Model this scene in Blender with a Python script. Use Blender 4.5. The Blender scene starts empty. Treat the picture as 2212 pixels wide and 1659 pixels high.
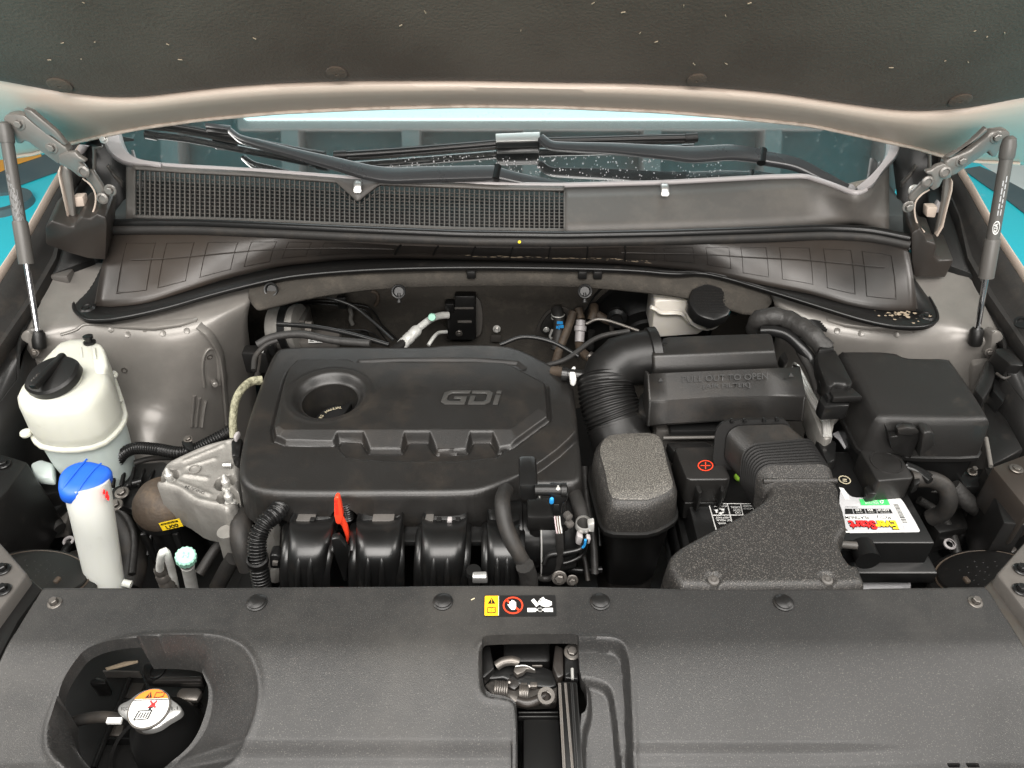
import bpy, bmesh, math, random
import numpy as np
from mathutils import Vector, Matrix, noise
random.seed(7)
S = bpy.context.scene
COL = S.collection
PITCH = math.radians(38.0); FPX = 1671.0; CAM = Vector((0, 0, 1.75))
# ------------------------------------------------------------------ camera
cd = bpy.data.cameras.new("camera"); co = bpy.data.objects.new("camera", cd); COL.objects.link(co)
cd.sensor_width = 36; cd.lens = 36 * FPX / 2212; cd.clip_start = .02; cd.clip_end = 100
co.location = CAM; co.rotation_euler = (math.pi / 2 - PITCH, 0, 0); S.camera = co
# ------------------------------------------------------------------ world and lamps
W = bpy.data.worlds.new("World"); S.world = W; W.use_nodes = True
W.node_tree.nodes["Background"].inputs[0].default_value = (.97, .96, .95, 1)
W.node_tree.nodes["Background"].inputs[1].default_value = .24
def area(name, loc, target, sx, sy, power, col):
    l = bpy.data.lights.new(name, 'AREA'); l.shape = 'RECTANGLE'; l.size = sx; l.size_y = sy; l.energy = power; l.color = col
    o = bpy.data.objects.new(name, l); COL.objects.link(o); o.location = loc
    o.rotation_euler = (Vector(target) - Vector(loc)).to_track_quat('-Z', 'Y').to_euler(); return o
area("ceiling_or_fill_lamp", (0, -.40, 3.3), (0, .5, .9), 3.2, 1.6, 200, (1, .955, .91))
area("ceiling_or_fill_lamp", (-2.6, .9, 3.3), (-.4, 1.0, .9), .9, 2.4, 95, (1, .95, .9))
area("ceiling_or_fill_lamp", (2.6, .9, 3.3), (.4, 1.0, .9), .9, 2.4, 95, (1, .95, .9))
area("ceiling_or_fill_lamp", (0, -3.0, 2.5), (0, 1.1, 1.2), 3.6, 1.2, 170, (1, .95, .90))  # added front fill to brighten hood and bay, below ceiling height
area("ceiling_or_fill_lamp", (0, 3.6, 3.4), (0, 2.2, .9), 3.0, 1.0, 60, (.95, 1, 1))
S.view_settings.view_transform = 'Standard'; S.view_settings.look = 'None'
S.view_settings.exposure = 0.0; S.view_settings.gamma = 1.0
# ------------------------------------------------------------------ projection helpers (pixels of a 2212 px wide view)
fw = Vector((0, math.cos(PITCH), -math.sin(PITCH))); up = Vector((0, math.sin(PITCH), math.cos(PITCH)))
def ray(px, py): return Vector(((px - 1106) / FPX, 0, 0)) + up * ((829.5 - py) / FPX) + fw
def Pz(p, z): r = ray(*p); return CAM + r * ((z - CAM.z) / r.z)
def Py(p, y): r = ray(*p); return CAM + r * (y / r.y)
def Pn(p, o, n): r = ray(*p); return CAM + r * ((Vector(o) - CAM).dot(n) / r.dot(n))
def crop(x0, y0, x1, ret):
    k = (x1 - x0) / ret * .54861
    def f(*pts):
        q = [(x0 * .54861 + a * k, y0 * .54861 + b * k) for a, b in pts]
        return q[0] if len(q) == 1 else q
    return f
cA = crop(0, 1000, 1100, 2212); cB = crop(0, 1700, 1100, 2212); cE = crop(900, 1000, 2400, 2212); cF = crop(900, 1800, 2400, 2212)
cG = crop(2200, 1000, 3400, 2212); cH = crop(2200, 1600, 3500, 2212); cI = crop(3200, 1200, 4032, 1725); cJ = crop(3200, 1800, 4032, 1972)
cK = crop(0, 2200, 1200, 2212); cL = crop(1700, 2250, 2700, 2143); cM = crop(2500, 2200, 4032, 2212); cN = crop(0, 350, 500, 1185)
cO = crop(3560, 380, 4032, 1017); cQ = crop(1000, 300, 2400, 2212); cR = crop(2200, 300, 3500, 2212); cS = crop(3200, 300, 4032, 1255)
cT = crop(3600, 2000, 4032, 1194); cU = crop(0, 1750, 500, 976); cP = crop(0, 0, 1100, 2028)
def zs(pts, z): return [Pz(p, z) for p in pts]
def ys(pts, y): return [Py(p, y) for p in pts]
def xy(pts, z): return [(v.x, v.y) for v in zs(pts, z)]
# ------------------------------------------------------------------ materials
M = {}
def mat(name, col, rough=.5, metal=0., bump=None, var=None, coat=0., dust=None, spec=.5, trans=0., sss=0., emit=None, rvar=0., sheen=0., stretch=None, glint=None):
    m = bpy.data.materials.new(name); m.use_nodes = True; nt = m.node_tree; b = nt.nodes["Principled BSDF"]; L = nt.links.new; N = nt.nodes.new
    b.inputs["Base Color"].default_value = (*col, 1); b.inputs["Roughness"].default_value = rough; b.inputs["Metallic"].default_value = metal
    b.inputs["Specular IOR Level"].default_value = spec; b.inputs["Coat Weight"].default_value = coat; b.inputs["Coat Roughness"].default_value = .12
    b.inputs["Transmission Weight"].default_value = trans; b.inputs["Sheen Weight"].default_value = sheen
    if sss: b.inputs["Subsurface Weight"].default_value = sss; b.inputs["Subsurface Radius"].default_value = (.012, .012, .009); b.inputs["Subsurface Scale"].default_value = 1
    if emit: b.inputs["Emission Color"].default_value = (*emit[0], 1); b.inputs["Emission Strength"].default_value = emit[1]
    tc = N("ShaderNodeTexCoord"); src = tc.outputs["Object"]
    if stretch:
        mp = N("ShaderNodeMapping"); mp.inputs["Scale"].default_value = stretch; L(src, mp.inputs[0]); src = mp.outputs[0]
    def nz(scale, detail=3, rough_=.55, s=None):
        n = N("ShaderNodeTexNoise"); n.inputs["Scale"].default_value = scale; n.inputs["Detail"].default_value = detail; n.inputs["Roughness"].default_value = rough_
        L(s or src, n.inputs["Vector"]); return n.outputs["Fac"]
    def ramp(f, a, c):
        r = N("ShaderNodeMapRange"); r.inputs[1].default_value = a; r.inputs[2].default_value = c; r.clamp = True; L(f, r.inputs[0]); return r.outputs[0]
    def mix(fac, a, c):
        x = N("ShaderNodeMix"); x.data_type = 'RGBA'; L(fac, x.inputs[0])
        for s_, v in ((6, a), (7, c)):
            if isinstance(v, tuple): x.inputs[s_].default_value = (*v, 1)
            else: L(v, x.inputs[s_])
        return x.outputs[2]
    cur = None
    if var:   # (scale, second colour)
        cur = mix(ramp(nz(var[0], 4), .35, .68), tuple(col), tuple(var[1]))
    if dust:  # (scale, colour, lo, hi)
        cur = mix(ramp(nz(dust[0], 6, .7), dust[2], dust[3]), cur if cur else tuple(col), tuple(dust[1]))
    if glint:  # (scale, colour, threshold) pale specks painted in for lamp glints off the grain
        cur = mix(ramp(nz(glint[0], 1), glint[2], glint[2] + .06), cur if cur else tuple(col), tuple(glint[1]))
    if cur: L(cur, b.inputs["Base Color"])
    if rvar:
        r = N("ShaderNodeMapRange"); r.inputs[1].default_value = .3; r.inputs[2].default_value = .7; r.inputs[3].default_value = rough - rvar; r.inputs[4].default_value = rough + rvar
        L(nz(9, 5, .6), r.inputs[0]); L(r.outputs[0], b.inputs["Roughness"])
    if bump:
        bp = N("ShaderNodeBump"); bp.inputs["Strength"].default_value = bump[1]; bp.inputs["Distance"].default_value = bump[2] if len(bump) > 2 else .0008
        L(nz(bump[0], 2), bp.inputs["Height"]); L(bp.outputs[0], b.inputs["Normal"])
    M[name] = m; return m
mat("grain_plastic", (.013, .0125, .012), .40, bump=(750, .4, .0008), dust=(14, (.06, .052, .043), .55, .95), rvar=.06, spec=.36)
mat("front_grain", (.021, .0208, .0206), .40, bump=(900, .45, .0006), rvar=.06, dust=(3, (.044, .042, .039), .48, .75), glint=(800, (.066, .062, .057), .63), spec=.36)
mat("cover_plastic", (.011, .0104, .0098), .40, bump=(650, .35, .0006), dust=(10, (.034, .027, .021), .5, .9), rvar=.05, spec=.5)
mat("glint_speckle_plastic", (.022, .021, .020), .36, bump=(700, .6, .0012), rvar=.05, glint=(700, (.09, .083, .074), .60), spec=.36)  # pale specks paint broken lamp reflections into the colour
mat("dense_glint_plastic", (.05, .047, .043), .4, bump=(600, .7, .0012), glint=(700, (.15, .142, .125), .52))  # denser painted glints for the bright top of the resonator lid
mat("black_plastic", (.007, .0068, .0066), .4, bump=(300, .2, .0005), dust=(25, (.04, .035, .03), .6, 1.0), spec=.36)
mat("grey_plastic", (.072, .067, .062), .5, bump=(500, .2, .0005), dust=(8, (.12, .108, .095), .45, .9))
mat("cowl_plastic", (.017, .0155, .0145), .38, bump=(500, .2, .0004), var=(4, (.033, .026, .021)), rvar=.08)
mat("gloss_black", (.005, .005, .005), .36, coat=.12, dust=(30, (.02, .017, .014), .55, .95), rvar=.08)
mat("satin_black", (.008, .008, .008), .28, spec=.36)
mat("strut_grey", (.085, .080, .074), .42, bump=(500, .2, .0004))
mat("rubber", (.018, .017, .016), .55, bump=(240, .3, .0008), dust=(20, (.055, .045, .036), .5, .95), spec=.36)
mat("brown_rubber", (.05, .036, .025), .65, bump=(120, .5, .002), dust=(30, (.13, .09, .055), .5, .85))
mat("felt", (.066, .049, .037), .95, spec=.1, bump=(190, .8, .002), var=(3.5, (.100, .079, .062)), dust=(60, (.11, .088, .066), .62, .9), sheen=.1)
mat("sound_felt", (.044, .040, .035), .95, spec=.1, bump=(260, .6, .002), dust=(24, (.088, .077, .064), .5, .9))
mat("paint", (.50, .415, .35), .48, coat=.12, rvar=.03)
mat("bay_paint", (.165, .155, .143), .36, metal=.25, coat=.15, dust=(9, (.215, .202, .185), .45, .8), rvar=.06)
mat("cast_metal", (.30, .29, .27), .54, metal=.55, bump=(260, .5, .0012), var=(30, (.22, .21, .195)))
mat("silver", (.70, .69, .66), .34, metal=.6, rvar=.06)
mat("chrome", (.75, .76, .78), .10, metal=1)
mat("steel_dark", (.13, .12, .11), .38, metal=.7, dust=(40, (.12, .095, .07), .5, .9))
mat("tank_plastic", (.52, .525, .465), .42, sss=.5, var=(9, (.48, .485, .43)), dust=(40, (.36, .33, .25), .62, .95))
mat("tank_lower", (.46, .52, .50), .36, sss=.3)
mat("neck_plastic", (.50, .51, .48), .42, sss=.4, dust=(30, (.38, .37, .32), .6, .95))
mat("pipe_metal", (.74, .74, .71), .34, metal=.15, var=(60, (.58, .58, .55)))
mat("zinc", (.42, .42, .41), .36, metal=.75, rvar=.05)
mat("letter_plastic", (.040, .039, .037), .30)
mat("brake_tank", (.58, .55, .50), .35, sss=.4, dust=(28, (.55, .40, .26), .62, .8))
mat("blue_cap", (.012, .10, .55), .5)
mat("orange_handle", (.80, .055, .02), .38)
mat("mint", (.36, .68, .54), .45)
mat("yellow_print", (.90, .62, .02), .5)
mat("amber_print", (.95, .48, .01), .45)
mat("orange_print", (.88, .18, .01), .45)
mat("white_print", (.68, .68, .66), .45)
mat("grey_print", (.42, .42, .43), .45)
mat("black_print", (.008, .008, .008), .4)
mat("red_print", (.75, .02, .02), .45)
mat("green_print", (.05, .48, .12), .45)
mat("pale_green", (.35, .60, .10), .5)
mat("cream_print", (.45, .40, .28), .6)
mat("blue_print", (.02, .25, .6), .5)
mat("lime_eye", (.45, .85, .08), .4)  # plain lime green of the battery eye
mat("tape", (.022, .021, .020), .5, bump=(90, .5, .003), spec=.36)
mat("mesh_sleeve", (.30, .29, .20), .7, bump=(160, .9, .004), var=(120, (.10, .095, .06)))
mat("pale_wire", (.75, .60, .62), .5); mat("brown_wire", (.10, .05, .03), .5)
mat("dry_mud", (.32, .26, .19), .95, bump=(200, .6, .002), spec=.1)
mat("wiper_metal", (.035, .036, .038), .30, coat=.3, rvar=.05)
mat("trim_grey", (.33, .31, .31), .42, bump=(300, .15, .0004))
mat("dash", (.075, .085, .085), .7)
mat("cyan_floor", (.04, .66, .80), .35, var=(1.2, (.04, .68, .78)), dust=(3.5, (.30, .78, .80), .62, .72), bump=(60, .15, .001))
mat("slate_floor", (.07, .115, .13), .5, var=(3, (.11, .15, .155)))
mat("pale_floor", (.70, .76, .74), .5, var=(2, (.62, .70, .69)))
mat("orange_floor", (.90, .42, .06), .5)
mat("ceiling_sheet", (.155, .138, .132), .6, var=(.8, (.13, .116, .11)))
mat("ceiling_rib", (.215, .195, .188), .6)
mat("lamp_diffuser", (.8, .9, .9), .5, emit=((.62, .90, .92), .55))
def glass():
    m = bpy.data.materials.new("windshield_glass"); m.use_nodes = True; nt = m.node_tree; nt.nodes.clear(); N = nt.nodes.new; L = nt.links.new
    o = N("ShaderNodeOutputMaterial"); mx = N("ShaderNodeMixShader"); t = N("ShaderNodeBsdfTransparent"); g = N("ShaderNodeBsdfGlossy"); f = N("ShaderNodeFresnel")
    t.inputs[0].default_value = (.36, .42, .425, 1); g.inputs[0].default_value = (.84, .86, .86, 1); g.inputs["Roughness"].default_value = .03
    f.inputs[0].default_value = 2.15
    d = N("ShaderNodeBsdfDiffuse"); d.inputs[0].default_value = (.45, .48, .48, 1)
    tc = N("ShaderNodeTexCoord"); n = N("ShaderNodeTexNoise"); n.inputs["Scale"].default_value = 70; n.inputs["Detail"].default_value = 6; n.inputs["Roughness"].default_value = .75
    L(tc.outputs["Object"], n.inputs["Vector"]); r = N("ShaderNodeMapRange"); r.inputs[1].default_value = .58; r.inputs[2].default_value = .80; r.inputs[3].default_value = .02; r.inputs[4].default_value = .30
    L(n.outputs["Fac"], r.inputs[0]); m2 = N("ShaderNodeMixShader")
    L(f.outputs[0], mx.inputs[0]); L(t.outputs[0], mx.inputs[1]); L(g.outputs[0], mx.inputs[2])
    L(r.outputs[0], m2.inputs[0]); L(mx.outputs[0], m2.inputs[1]); L(d.outputs[0], m2.inputs[2]); L(m2.outputs[0], o.inputs[0]); M["glass"] = m
glass()
# ------------------------------------------------------------------ object helpers
def thing(name, label, cat, loc, group=None):
    o = bpy.data.objects.new(name, None); COL.objects.link(o); o.location = loc; o.empty_display_size = .02
    o["label"] = label; o["category"] = cat
    if group: o["group"] = group
    return o
def link(name, me, m, parent=None, smooth=40):
    if m: me.materials.append(M[m])
    if smooth:
        for p in me.polygons: p.use_smooth = True
        me.set_sharp_from_angle(angle=math.radians(smooth))
    o = bpy.data.objects.new(name, me); COL.objects.link(o)
    if parent:
        o.parent = parent
        if parent.type == 'EMPTY': o.location = -parent.location
    return o
def done(name, bm, m, parent=None, smooth=40, normals=True):
    if normals: bmesh.ops.recalc_face_normals(bm, faces=bm.faces)
    me = bpy.data.meshes.new(name); bm.to_mesh(me); bm.free(); return link(name, me, m, parent, smooth)
def copy_of(o, offset):   # an alike piece sharing its mesh
    c = o.copy(); COL.objects.link(c); c.location = o.location + Vector(offset); return c
def bevel(bm, w, seg=2, ang=25):
    if w <= 0: return
    es = [e for e in bm.edges if len(e.link_faces) == 2 and e.calc_face_angle(0) > math.radians(ang)]
    bmesh.ops.bevel(bm, geom=es, offset=w, segments=seg, affect='EDGES', profile=.5, clamp_overlap=True)
def add_slab(bm, pts, vec):
    vec = Vector(vec); a = [bm.verts.new(p) for p in pts]; b = [bm.verts.new(Vector(p) + vec) for p in pts]; n = len(pts)
    bm.faces.new(a); bm.faces.new(b[::-1])
    for i in range(n): bm.faces.new((a[i], b[i], b[(i + 1) % n], a[(i + 1) % n]))
def slab(name, pts, vec, m, parent=None, bv=.003, seg=2):
    bm = bmesh.new(); add_slab(bm, pts, vec); bmesh.ops.recalc_face_normals(bm, faces=bm.faces); bevel(bm, bv, seg); return done(name, bm, m, parent)
def box(name, c, s, m, parent=None, bv=.003, rot=None):
    bm = bmesh.new(); bmesh.ops.create_cube(bm, size=1, matrix=Matrix.Translation(c) @ (rot.to_4x4() if rot else Matrix()) @ Matrix.Diagonal((*s, 1))); bevel(bm, bv); return done(name, bm, m, parent)
def add_loft(bm, rings, cap0=True, cap1=True, closed=True):
    vs = [[bm.verts.new(p) for p in r] for r in rings]; n = len(vs[0])
    for a, b in zip(vs, vs[1:]):
        for i in range(n if closed else n - 1): bm.faces.new((a[i], a[(i + 1) % n], b[(i + 1) % n], b[i]))
    if closed and cap0: bm.faces.new(vs[0][::-1])
    if closed and cap1: bm.faces.new(vs[-1])
def loft(name, rings, m, parent=None, cap0=True, cap1=True, closed=True, smooth=40, thick=0):
    bm = bmesh.new(); add_loft(bm, rings, cap0, cap1, closed); o = done(name, bm, m, parent, smooth)
    if thick: s = o.modifiers.new("thickness", 'SOLIDIFY'); s.thickness = thick; s.offset = -1
    return o
def crom(pts, per=8):
    pts = [Vector(p) for p in pts]; P = [pts[0] * 2 - pts[1]] + pts + [pts[-1] * 2 - pts[-2]]; out = []
    for i in range(1, len(P) - 2):
        a, b, c, d = P[i - 1:i + 3]
        for k in range(per):
            t = k / per; out.append(.5 * ((2 * b) + (c - a) * t + (2 * a - 5 * b + 4 * c - d) * t * t + (3 * b - a - 3 * c + d) * t ** 3))
    out.append(pts[-1]); return out
def resample(pts, step):
    L = [0]
    for a, b in zip(pts, pts[1:]): L.append(L[-1] + (b - a).length)
    n = max(2, int(L[-1] / step)); out = []; j = 0
    for k in range(n + 1):
        t = L[-1] * k / n
        while j < len(pts) - 2 and L[j + 1] < t: j += 1
        f = (t - L[j]) / max(1e-9, L[j + 1] - L[j]); out.append(pts[j].lerp(pts[j + 1], min(1, f)))
    return out
def frames(pts):
    T = [(pts[min(i + 1, len(pts) - 1)] - pts[max(i - 1, 0)]).normalized() for i in range(len(pts))]
    u = Vector((0, 0, 1)); u = u if abs(T[0].dot(u)) < .9 else Vector((1, 0, 0)); u = (u - T[0] * u.dot(T[0])).normalized(); out = []
    for t in T:
        u = (u - t * u.dot(t)).normalized(); out.append((t, u, t.cross(u)))
    return out
def add_tube(bm, pts, r, n=10, rib=None, spline=True, flat=1.):
    pts = [Vector(p) for p in pts]
    if spline and len(pts) > 2: pts = crom(pts)
    if rib: pts = resample(pts, rib[0] / 6)
    else: pts = resample(pts, max(.004, (r if not callable(r) else r(0)) * .5)) if len(pts) > 2 else pts
    F = frames(pts); rings = []; s = 0
    for i, (p, (t, u, v)) in enumerate(zip(pts, F)):
        if i: s += (p - pts[i - 1]).length
        rr = r(i / (len(pts) - 1)) if callable(r) else r
        if rib: rr *= 1 + rib[1] * max(-1, min(1, 1.6 * math.sin(2 * math.pi * s / rib[0])))
        rings.append([p + (u * math.cos(a) + v * math.sin(a) * flat) * rr for a in [2 * math.pi * k / n for k in range(n)]])
    add_loft(bm, rings)
def tube(name, pts, r, m, parent=None, n=12, rib=None, spline=True, flat=1.):
    bm = bmesh.new(); add_tube(bm, pts, r, n, rib, spline, flat); return done(name, bm, m, parent, 60)
def add_lathe(bm, prof, o, axis, n=28):
    axis = Vector(axis).normalized(); u = axis.orthogonal().normalized(); v = axis.cross(u); o = Vector(o)
    rings = [[o + axis * h + (u * math.cos(a) + v * math.sin(a)) * max(r, 1e-5) for a in [2 * math.pi * k / n for k in range(n)]] for r, h in prof]
    add_loft(bm, rings, False, False)
def lathe(name, prof, o, axis, m, parent=None, n=28, smooth=35):
    bm = bmesh.new(); add_lathe(bm, prof, o, axis, n); return done(name, bm, m, parent, smooth)
def chaikin(pts, it=2, closed=True):
    pts = [Vector(p) for p in pts]
    for _ in range(it):
        q = []
        rng = range(len(pts)) if closed else range(len(pts) - 1)
        for i in rng:
            a, b = pts[i], pts[(i + 1) % len(pts)]; q += [a * .75 + b * .25, a * .25 + b * .75]
        pts = q if closed else [pts[0]] + q + [pts[-1]]
    return pts
def ch2(poly, it=2): return [(v.x, v.y) for v in chaikin([Vector((a, b, 0)) for a, b in poly], it)]
def inset(pts, d):    # ring of 3D points, moved in (d>0) in the xy plane
    if d > .008:
        c = sum(pts, Vector()) / len(pts); return [p + (c - p) * min(.95, d / (c - p).length) for p in pts]
    n = len(pts); ar = sum(pts[i].x * pts[(i + 1) % n].y - pts[(i + 1) % n].x * pts[i].y for i in range(n)); sg = 1 if ar > 0 else -1; out = []
    for i in range(n):
        e = (pts[(i + 1) % n] - pts[i - 1]); nn = Vector((-e.y, e.x, 0)).normalized() * sg; out.append(pts[i] + nn * d)
    return out
def atz(pts, z): return [Vector((p.x, p.y, z)) for p in pts]
def rrect(c, ux, uy, w, h, r, n=5):
    out = []
    for sx, sy, a0 in ((1, 1, 0), (-1, 1, 90), (-1, -1, 180), (1, -1, 270)):
        for k in range(n):
            a = math.radians(a0 + 90 * k / (n - 1)); out.append(c + ux * (sx * (w / 2 - r) + r * math.cos(a)) + uy * (sy * (h / 2 - r) + r * math.sin(a)))
    return out
# ---- signed distance and relief surfaces (a moulded top sheet with real steps, grooves and holes)
def sdf(poly, X, Y):
    P = np.array([(p[0], p[1]) for p in poly]); d = np.full(X.shape, 1e9); ins = np.zeros(X.shape, bool); gx = np.zeros(X.shape); gy = np.zeros(X.shape)
    for i in range(len(P)):
        a = P[i]; b = P[(i + 1) % len(P)]; e = b - a; L2 = max((e ** 2).sum(), 1e-12)
        t = np.clip(((X - a[0]) * e[0] + (Y - a[1]) * e[1]) / L2, 0, 1); qx = a[0] + t * e[0]; qy = a[1] + t * e[1]; dd = (X - qx) ** 2 + (Y - qy) ** 2
        k = dd < d; d = np.where(k, dd, d); gx = np.where(k, qx, gx); gy = np.where(k, qy, gy)
        if a[1] != b[1]: ins ^= ((a[1] > Y) != (b[1] > Y)) & (X < e[0] * (Y - a[1]) / (b[1] - a[1]) + a[0])
    d = np.sqrt(d); return np.where(ins, -d, d), gx, gy
def sm(x, a, b): t = np.clip((x - a) / (b - a), 0, 1); return t * t * (3 - 2 * t)
def relief(name, outline, z0, hf, res, m, parent, skirt=.04, holes=(), hole_skirt=.03, rnd=.008, flare=0., smooth=50):
    O = np.array([(p[0], p[1]) for p in outline]); x0, y0 = O.min(0) - res; x1, y1 = O.max(0) + res
    nx = int((x1 - x0) / res) + 2; ny = int((y1 - y0) / res) + 2
    X, Y = np.meshgrid(np.linspace(x0, x1, nx), np.linspace(y0, y1, ny))
    D, qx, qy = sdf(outline, X, Y); E = D.copy(); which = np.zeros(X.shape, int)
    for k, h in enumerate(holes):
        d, hx, hy = sdf(h, X, Y); b = -d > E; E = np.where(b, -d, E); qx = np.where(b, hx, qx); qy = np.where(b, hy, qy); which = np.where(b, k + 1, which)
    ok = E < res * .71; c = ok[:-1, :-1] & ok[1:, :-1] & ok[:-1, 1:] & ok[1:, 1:]
    use = np.zeros(X.shape, bool); full = np.zeros(X.shape, int)
    for a, b in ((0, 0), (1, 0), (0, 1), (1, 1)):
        use[a:ny - 1 + a, b:nx - 1 + b] |= c; full[a:ny - 1 + a, b:nx - 1 + b] += c
    rim = use & (full < 4); X = np.where(rim, qx, X); Y = np.where(rim, qy, Y)
    Dn = np.minimum(np.where(rim & (which == 0), 0, D), 0); t = np.clip(1 + Dn / max(rnd, 1e-6), 0, 1); Z = z0 + hf(X, Y) - rnd * (1 - np.sqrt(np.clip(1 - t * t, 0, 1)))
    idx = np.full(X.shape, -1); idx[use] = np.arange(use.sum()); V = np.stack([X[use], Y[use], Z[use]], 1)
    jj, ii = np.nonzero(c); F = np.stack([idx[jj, ii], idx[jj, ii + 1], idx[jj + 1, ii + 1], idx[jj + 1, ii]], 1)
    me = bpy.data.meshes.new(name); me.from_pydata(V.tolist(), [], F.tolist()); bm = bmesh.new(); bm.from_mesh(me); bm.verts.ensure_lookup_table()
    wv = which[use]; be = [e for e in bm.edges if e.is_boundary]
    r = bmesh.ops.extrude_edge_only(bm, edges=be); nv = [g for g in r["geom"] if isinstance(g, bmesh.types.BMVert)]
    cen = Vector((O[:, 0].mean(), O[:, 1].mean(), 0))
    outl = [(p[0], p[1]) for p in outline]
    pos = np.array([(v.co.x, v.co.y) for v in nv]); dd, _, _ = sdf(outl, pos[:, 0], pos[:, 1])
    for v, d in zip(nv, dd):
        if abs(d) < res * .6:
            if flare: o_ = (v.co - cen); o_.z = 0; v.co += o_.normalized() * flare
            v.co.z -= skirt(v.co.x, v.co.y) if callable(skirt) else skirt
        else: v.co.z -= hole_skirt
    bm.to_mesh(me); bm.free()
    return link(name, me, m, parent, smooth)
# ---- print: flat lettering and marks laid on a quad (O origin, X width vector, Y height vector)
def txt_mesh(s, shear=0., bold=0.):
    c = bpy.data.curves.new("t", 'FONT'); c.body = s; c.shear = shear; c.offset = bold; c.resolution_u = 3
    o = bpy.data.objects.new("t", c); COL.objects.link(o); dg = bpy.context.evaluated_depsgraph_get(); me = bpy.data.meshes.new_from_object(o.evaluated_get(dg)); bpy.data.objects.remove(o); return me
def text(name, s, O, X, Y, m, parent, lift=.0006, shear=0., bold=0., thick=0.):
    me = txt_mesh(s, shear, bold); c = np.array([v.co[:] for v in me.vertices]); lo, hi = c.min(0), c.max(0); N_ = X.cross(Y).normalized()
    for v in me.vertices:
        a = (v.co.x - lo[0]) / (hi[0] - lo[0]); b = (v.co.y - lo[1]) / (hi[1] - lo[1]); v.co = O + X * a + Y * b + N_ * (lift + thick)
    bm = bmesh.new(); bm.from_mesh(me); bpy.data.meshes.remove(me)
    if thick:
        r = bmesh.ops.extrude_face_region(bm, geom=bm.faces[:])
        for v in [g for g in r["geom"] if isinstance(g, bmesh.types.BMVert)]: v.co -= N_ * (thick + lift + .001)
    return done(name, bm, m, parent, 0, normals=bool(thick))
class Sheet:   # a flat printed area; uv in 0..1, u along X, v along Y
    def __init__(s, O, X, Y): s.O, s.X, s.Y = Vector(O), Vector(X), Vector(Y); s.N = s.X.cross(s.Y).normalized()
    def p(s, u, v, l=0.): return s.O + s.X * u + s.Y * v + s.N * l
    def poly(s, name, uvs, m, parent, lift=.0004, thick=.0003):
        return slab(name, [s.p(u, v, lift) for u, v in uvs], s.N * thick, m, parent, 0)
    def polys(s, name, lst, m, parent, lift=.0006, thick=.0003):
        bm = bmesh.new()
        for uvs in lst: add_slab(bm, [s.p(u, v, lift) for u, v in uvs], s.N * thick)
        return done(name, bm, m, parent, 0)
    def text(s, name, t, u0, v0, u1, v1, m, parent, lift=.0008, shear=0., bold=0.): return text(name, t, s.p(u0, v0), s.X * (u1 - u0), s.Y * (v1 - v0), m, parent, lift, shear, bold)
def rect(u0, v0, u1, v1): return [(u0, v0), (u1, v0), (u1, v1), (u0, v1)]
def ring2(cu, cv, ru, rv, w, n=28):   # list of quads forming an annulus
    q = []
    for k in range(n):
        a, b = 2 * math.pi * k / n, 2 * math.pi * (k + 1) / n; i = 1 - w
        q.append([(cu + ru * math.cos(a), cv + rv * math.sin(a)), (cu + ru * math.cos(b), cv + rv * math.sin(b)), (cu + i * ru * math.cos(b), cv + i * rv * math.sin(b)), (cu + i * ru * math.cos(a), cv + i * rv * math.sin(a))])
    return q
def bolt(name, o, axis, r, m, parent, h=None, washer=1.7):
    r *= .6; h = h * .6 if h else r * .9; bm = bmesh.new(); add_lathe(bm, [(0, 0), (r * washer, 0), (r * washer, r * .15), (r * washer * .9, r * .3), (r * 1.05, r * .34)], o, axis, 20)
    add_lathe(bm, [(r, r * .3), (r, h), (r * .8, h * 1.12), (0, h * 1.12)], o, axis, 6); return done(name, bm, m, parent, 30)
# ================================================================== SETTING
def structure(o): o["kind"] = "structure"; return o
def plate(name, pts, m, parent=None):
    bm = bmesh.new(); bm.faces.new([bm.verts.new(p) for p in pts]); return done(name, bm, m, parent, 0)
FL = structure(plate("floor", [(-14, -8, 0), (14, -8, 0), (14, 16, 0), (-14, 16, 0)], "cyan_floor"))
def stripe(name, px, m, z): 
    o = slab(name, zs(px, z), (0, 0, -.003), m, None, 0); o.parent = FL; return o
stripe("pale_stripe", cN((-400, 1130), (200, 890), (560, 760), (700, 640), (300, 800), (-300, 1010)), "pale_floor", .004)
stripe("dark_stripe", cN((-400, 930), (200, 700), (400, 615), (560, 560), (1000, 560), (560, 760), (200, 890), (-400, 1090)), "slate_floor", .008)
stripe("orange_stripe", cN((-500, 900), (0, 770), (160, 700), (385, 625), (375, 560), (0, 560), (-500, 620)), "orange_floor", .012)
stripe("dark_stripe", cO((500, 615), (700, 760), (870, 870), (1017, 985), (1500, 1300), (1500, 1050), (870, 710), (760, 640), (640, 590)), "slate_floor", .008)
stripe("pale_stripe", cO((640, 560), (760, 640), (870, 710), (1500, 1050), (1500, 500)), "pale_floor", .004)
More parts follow.
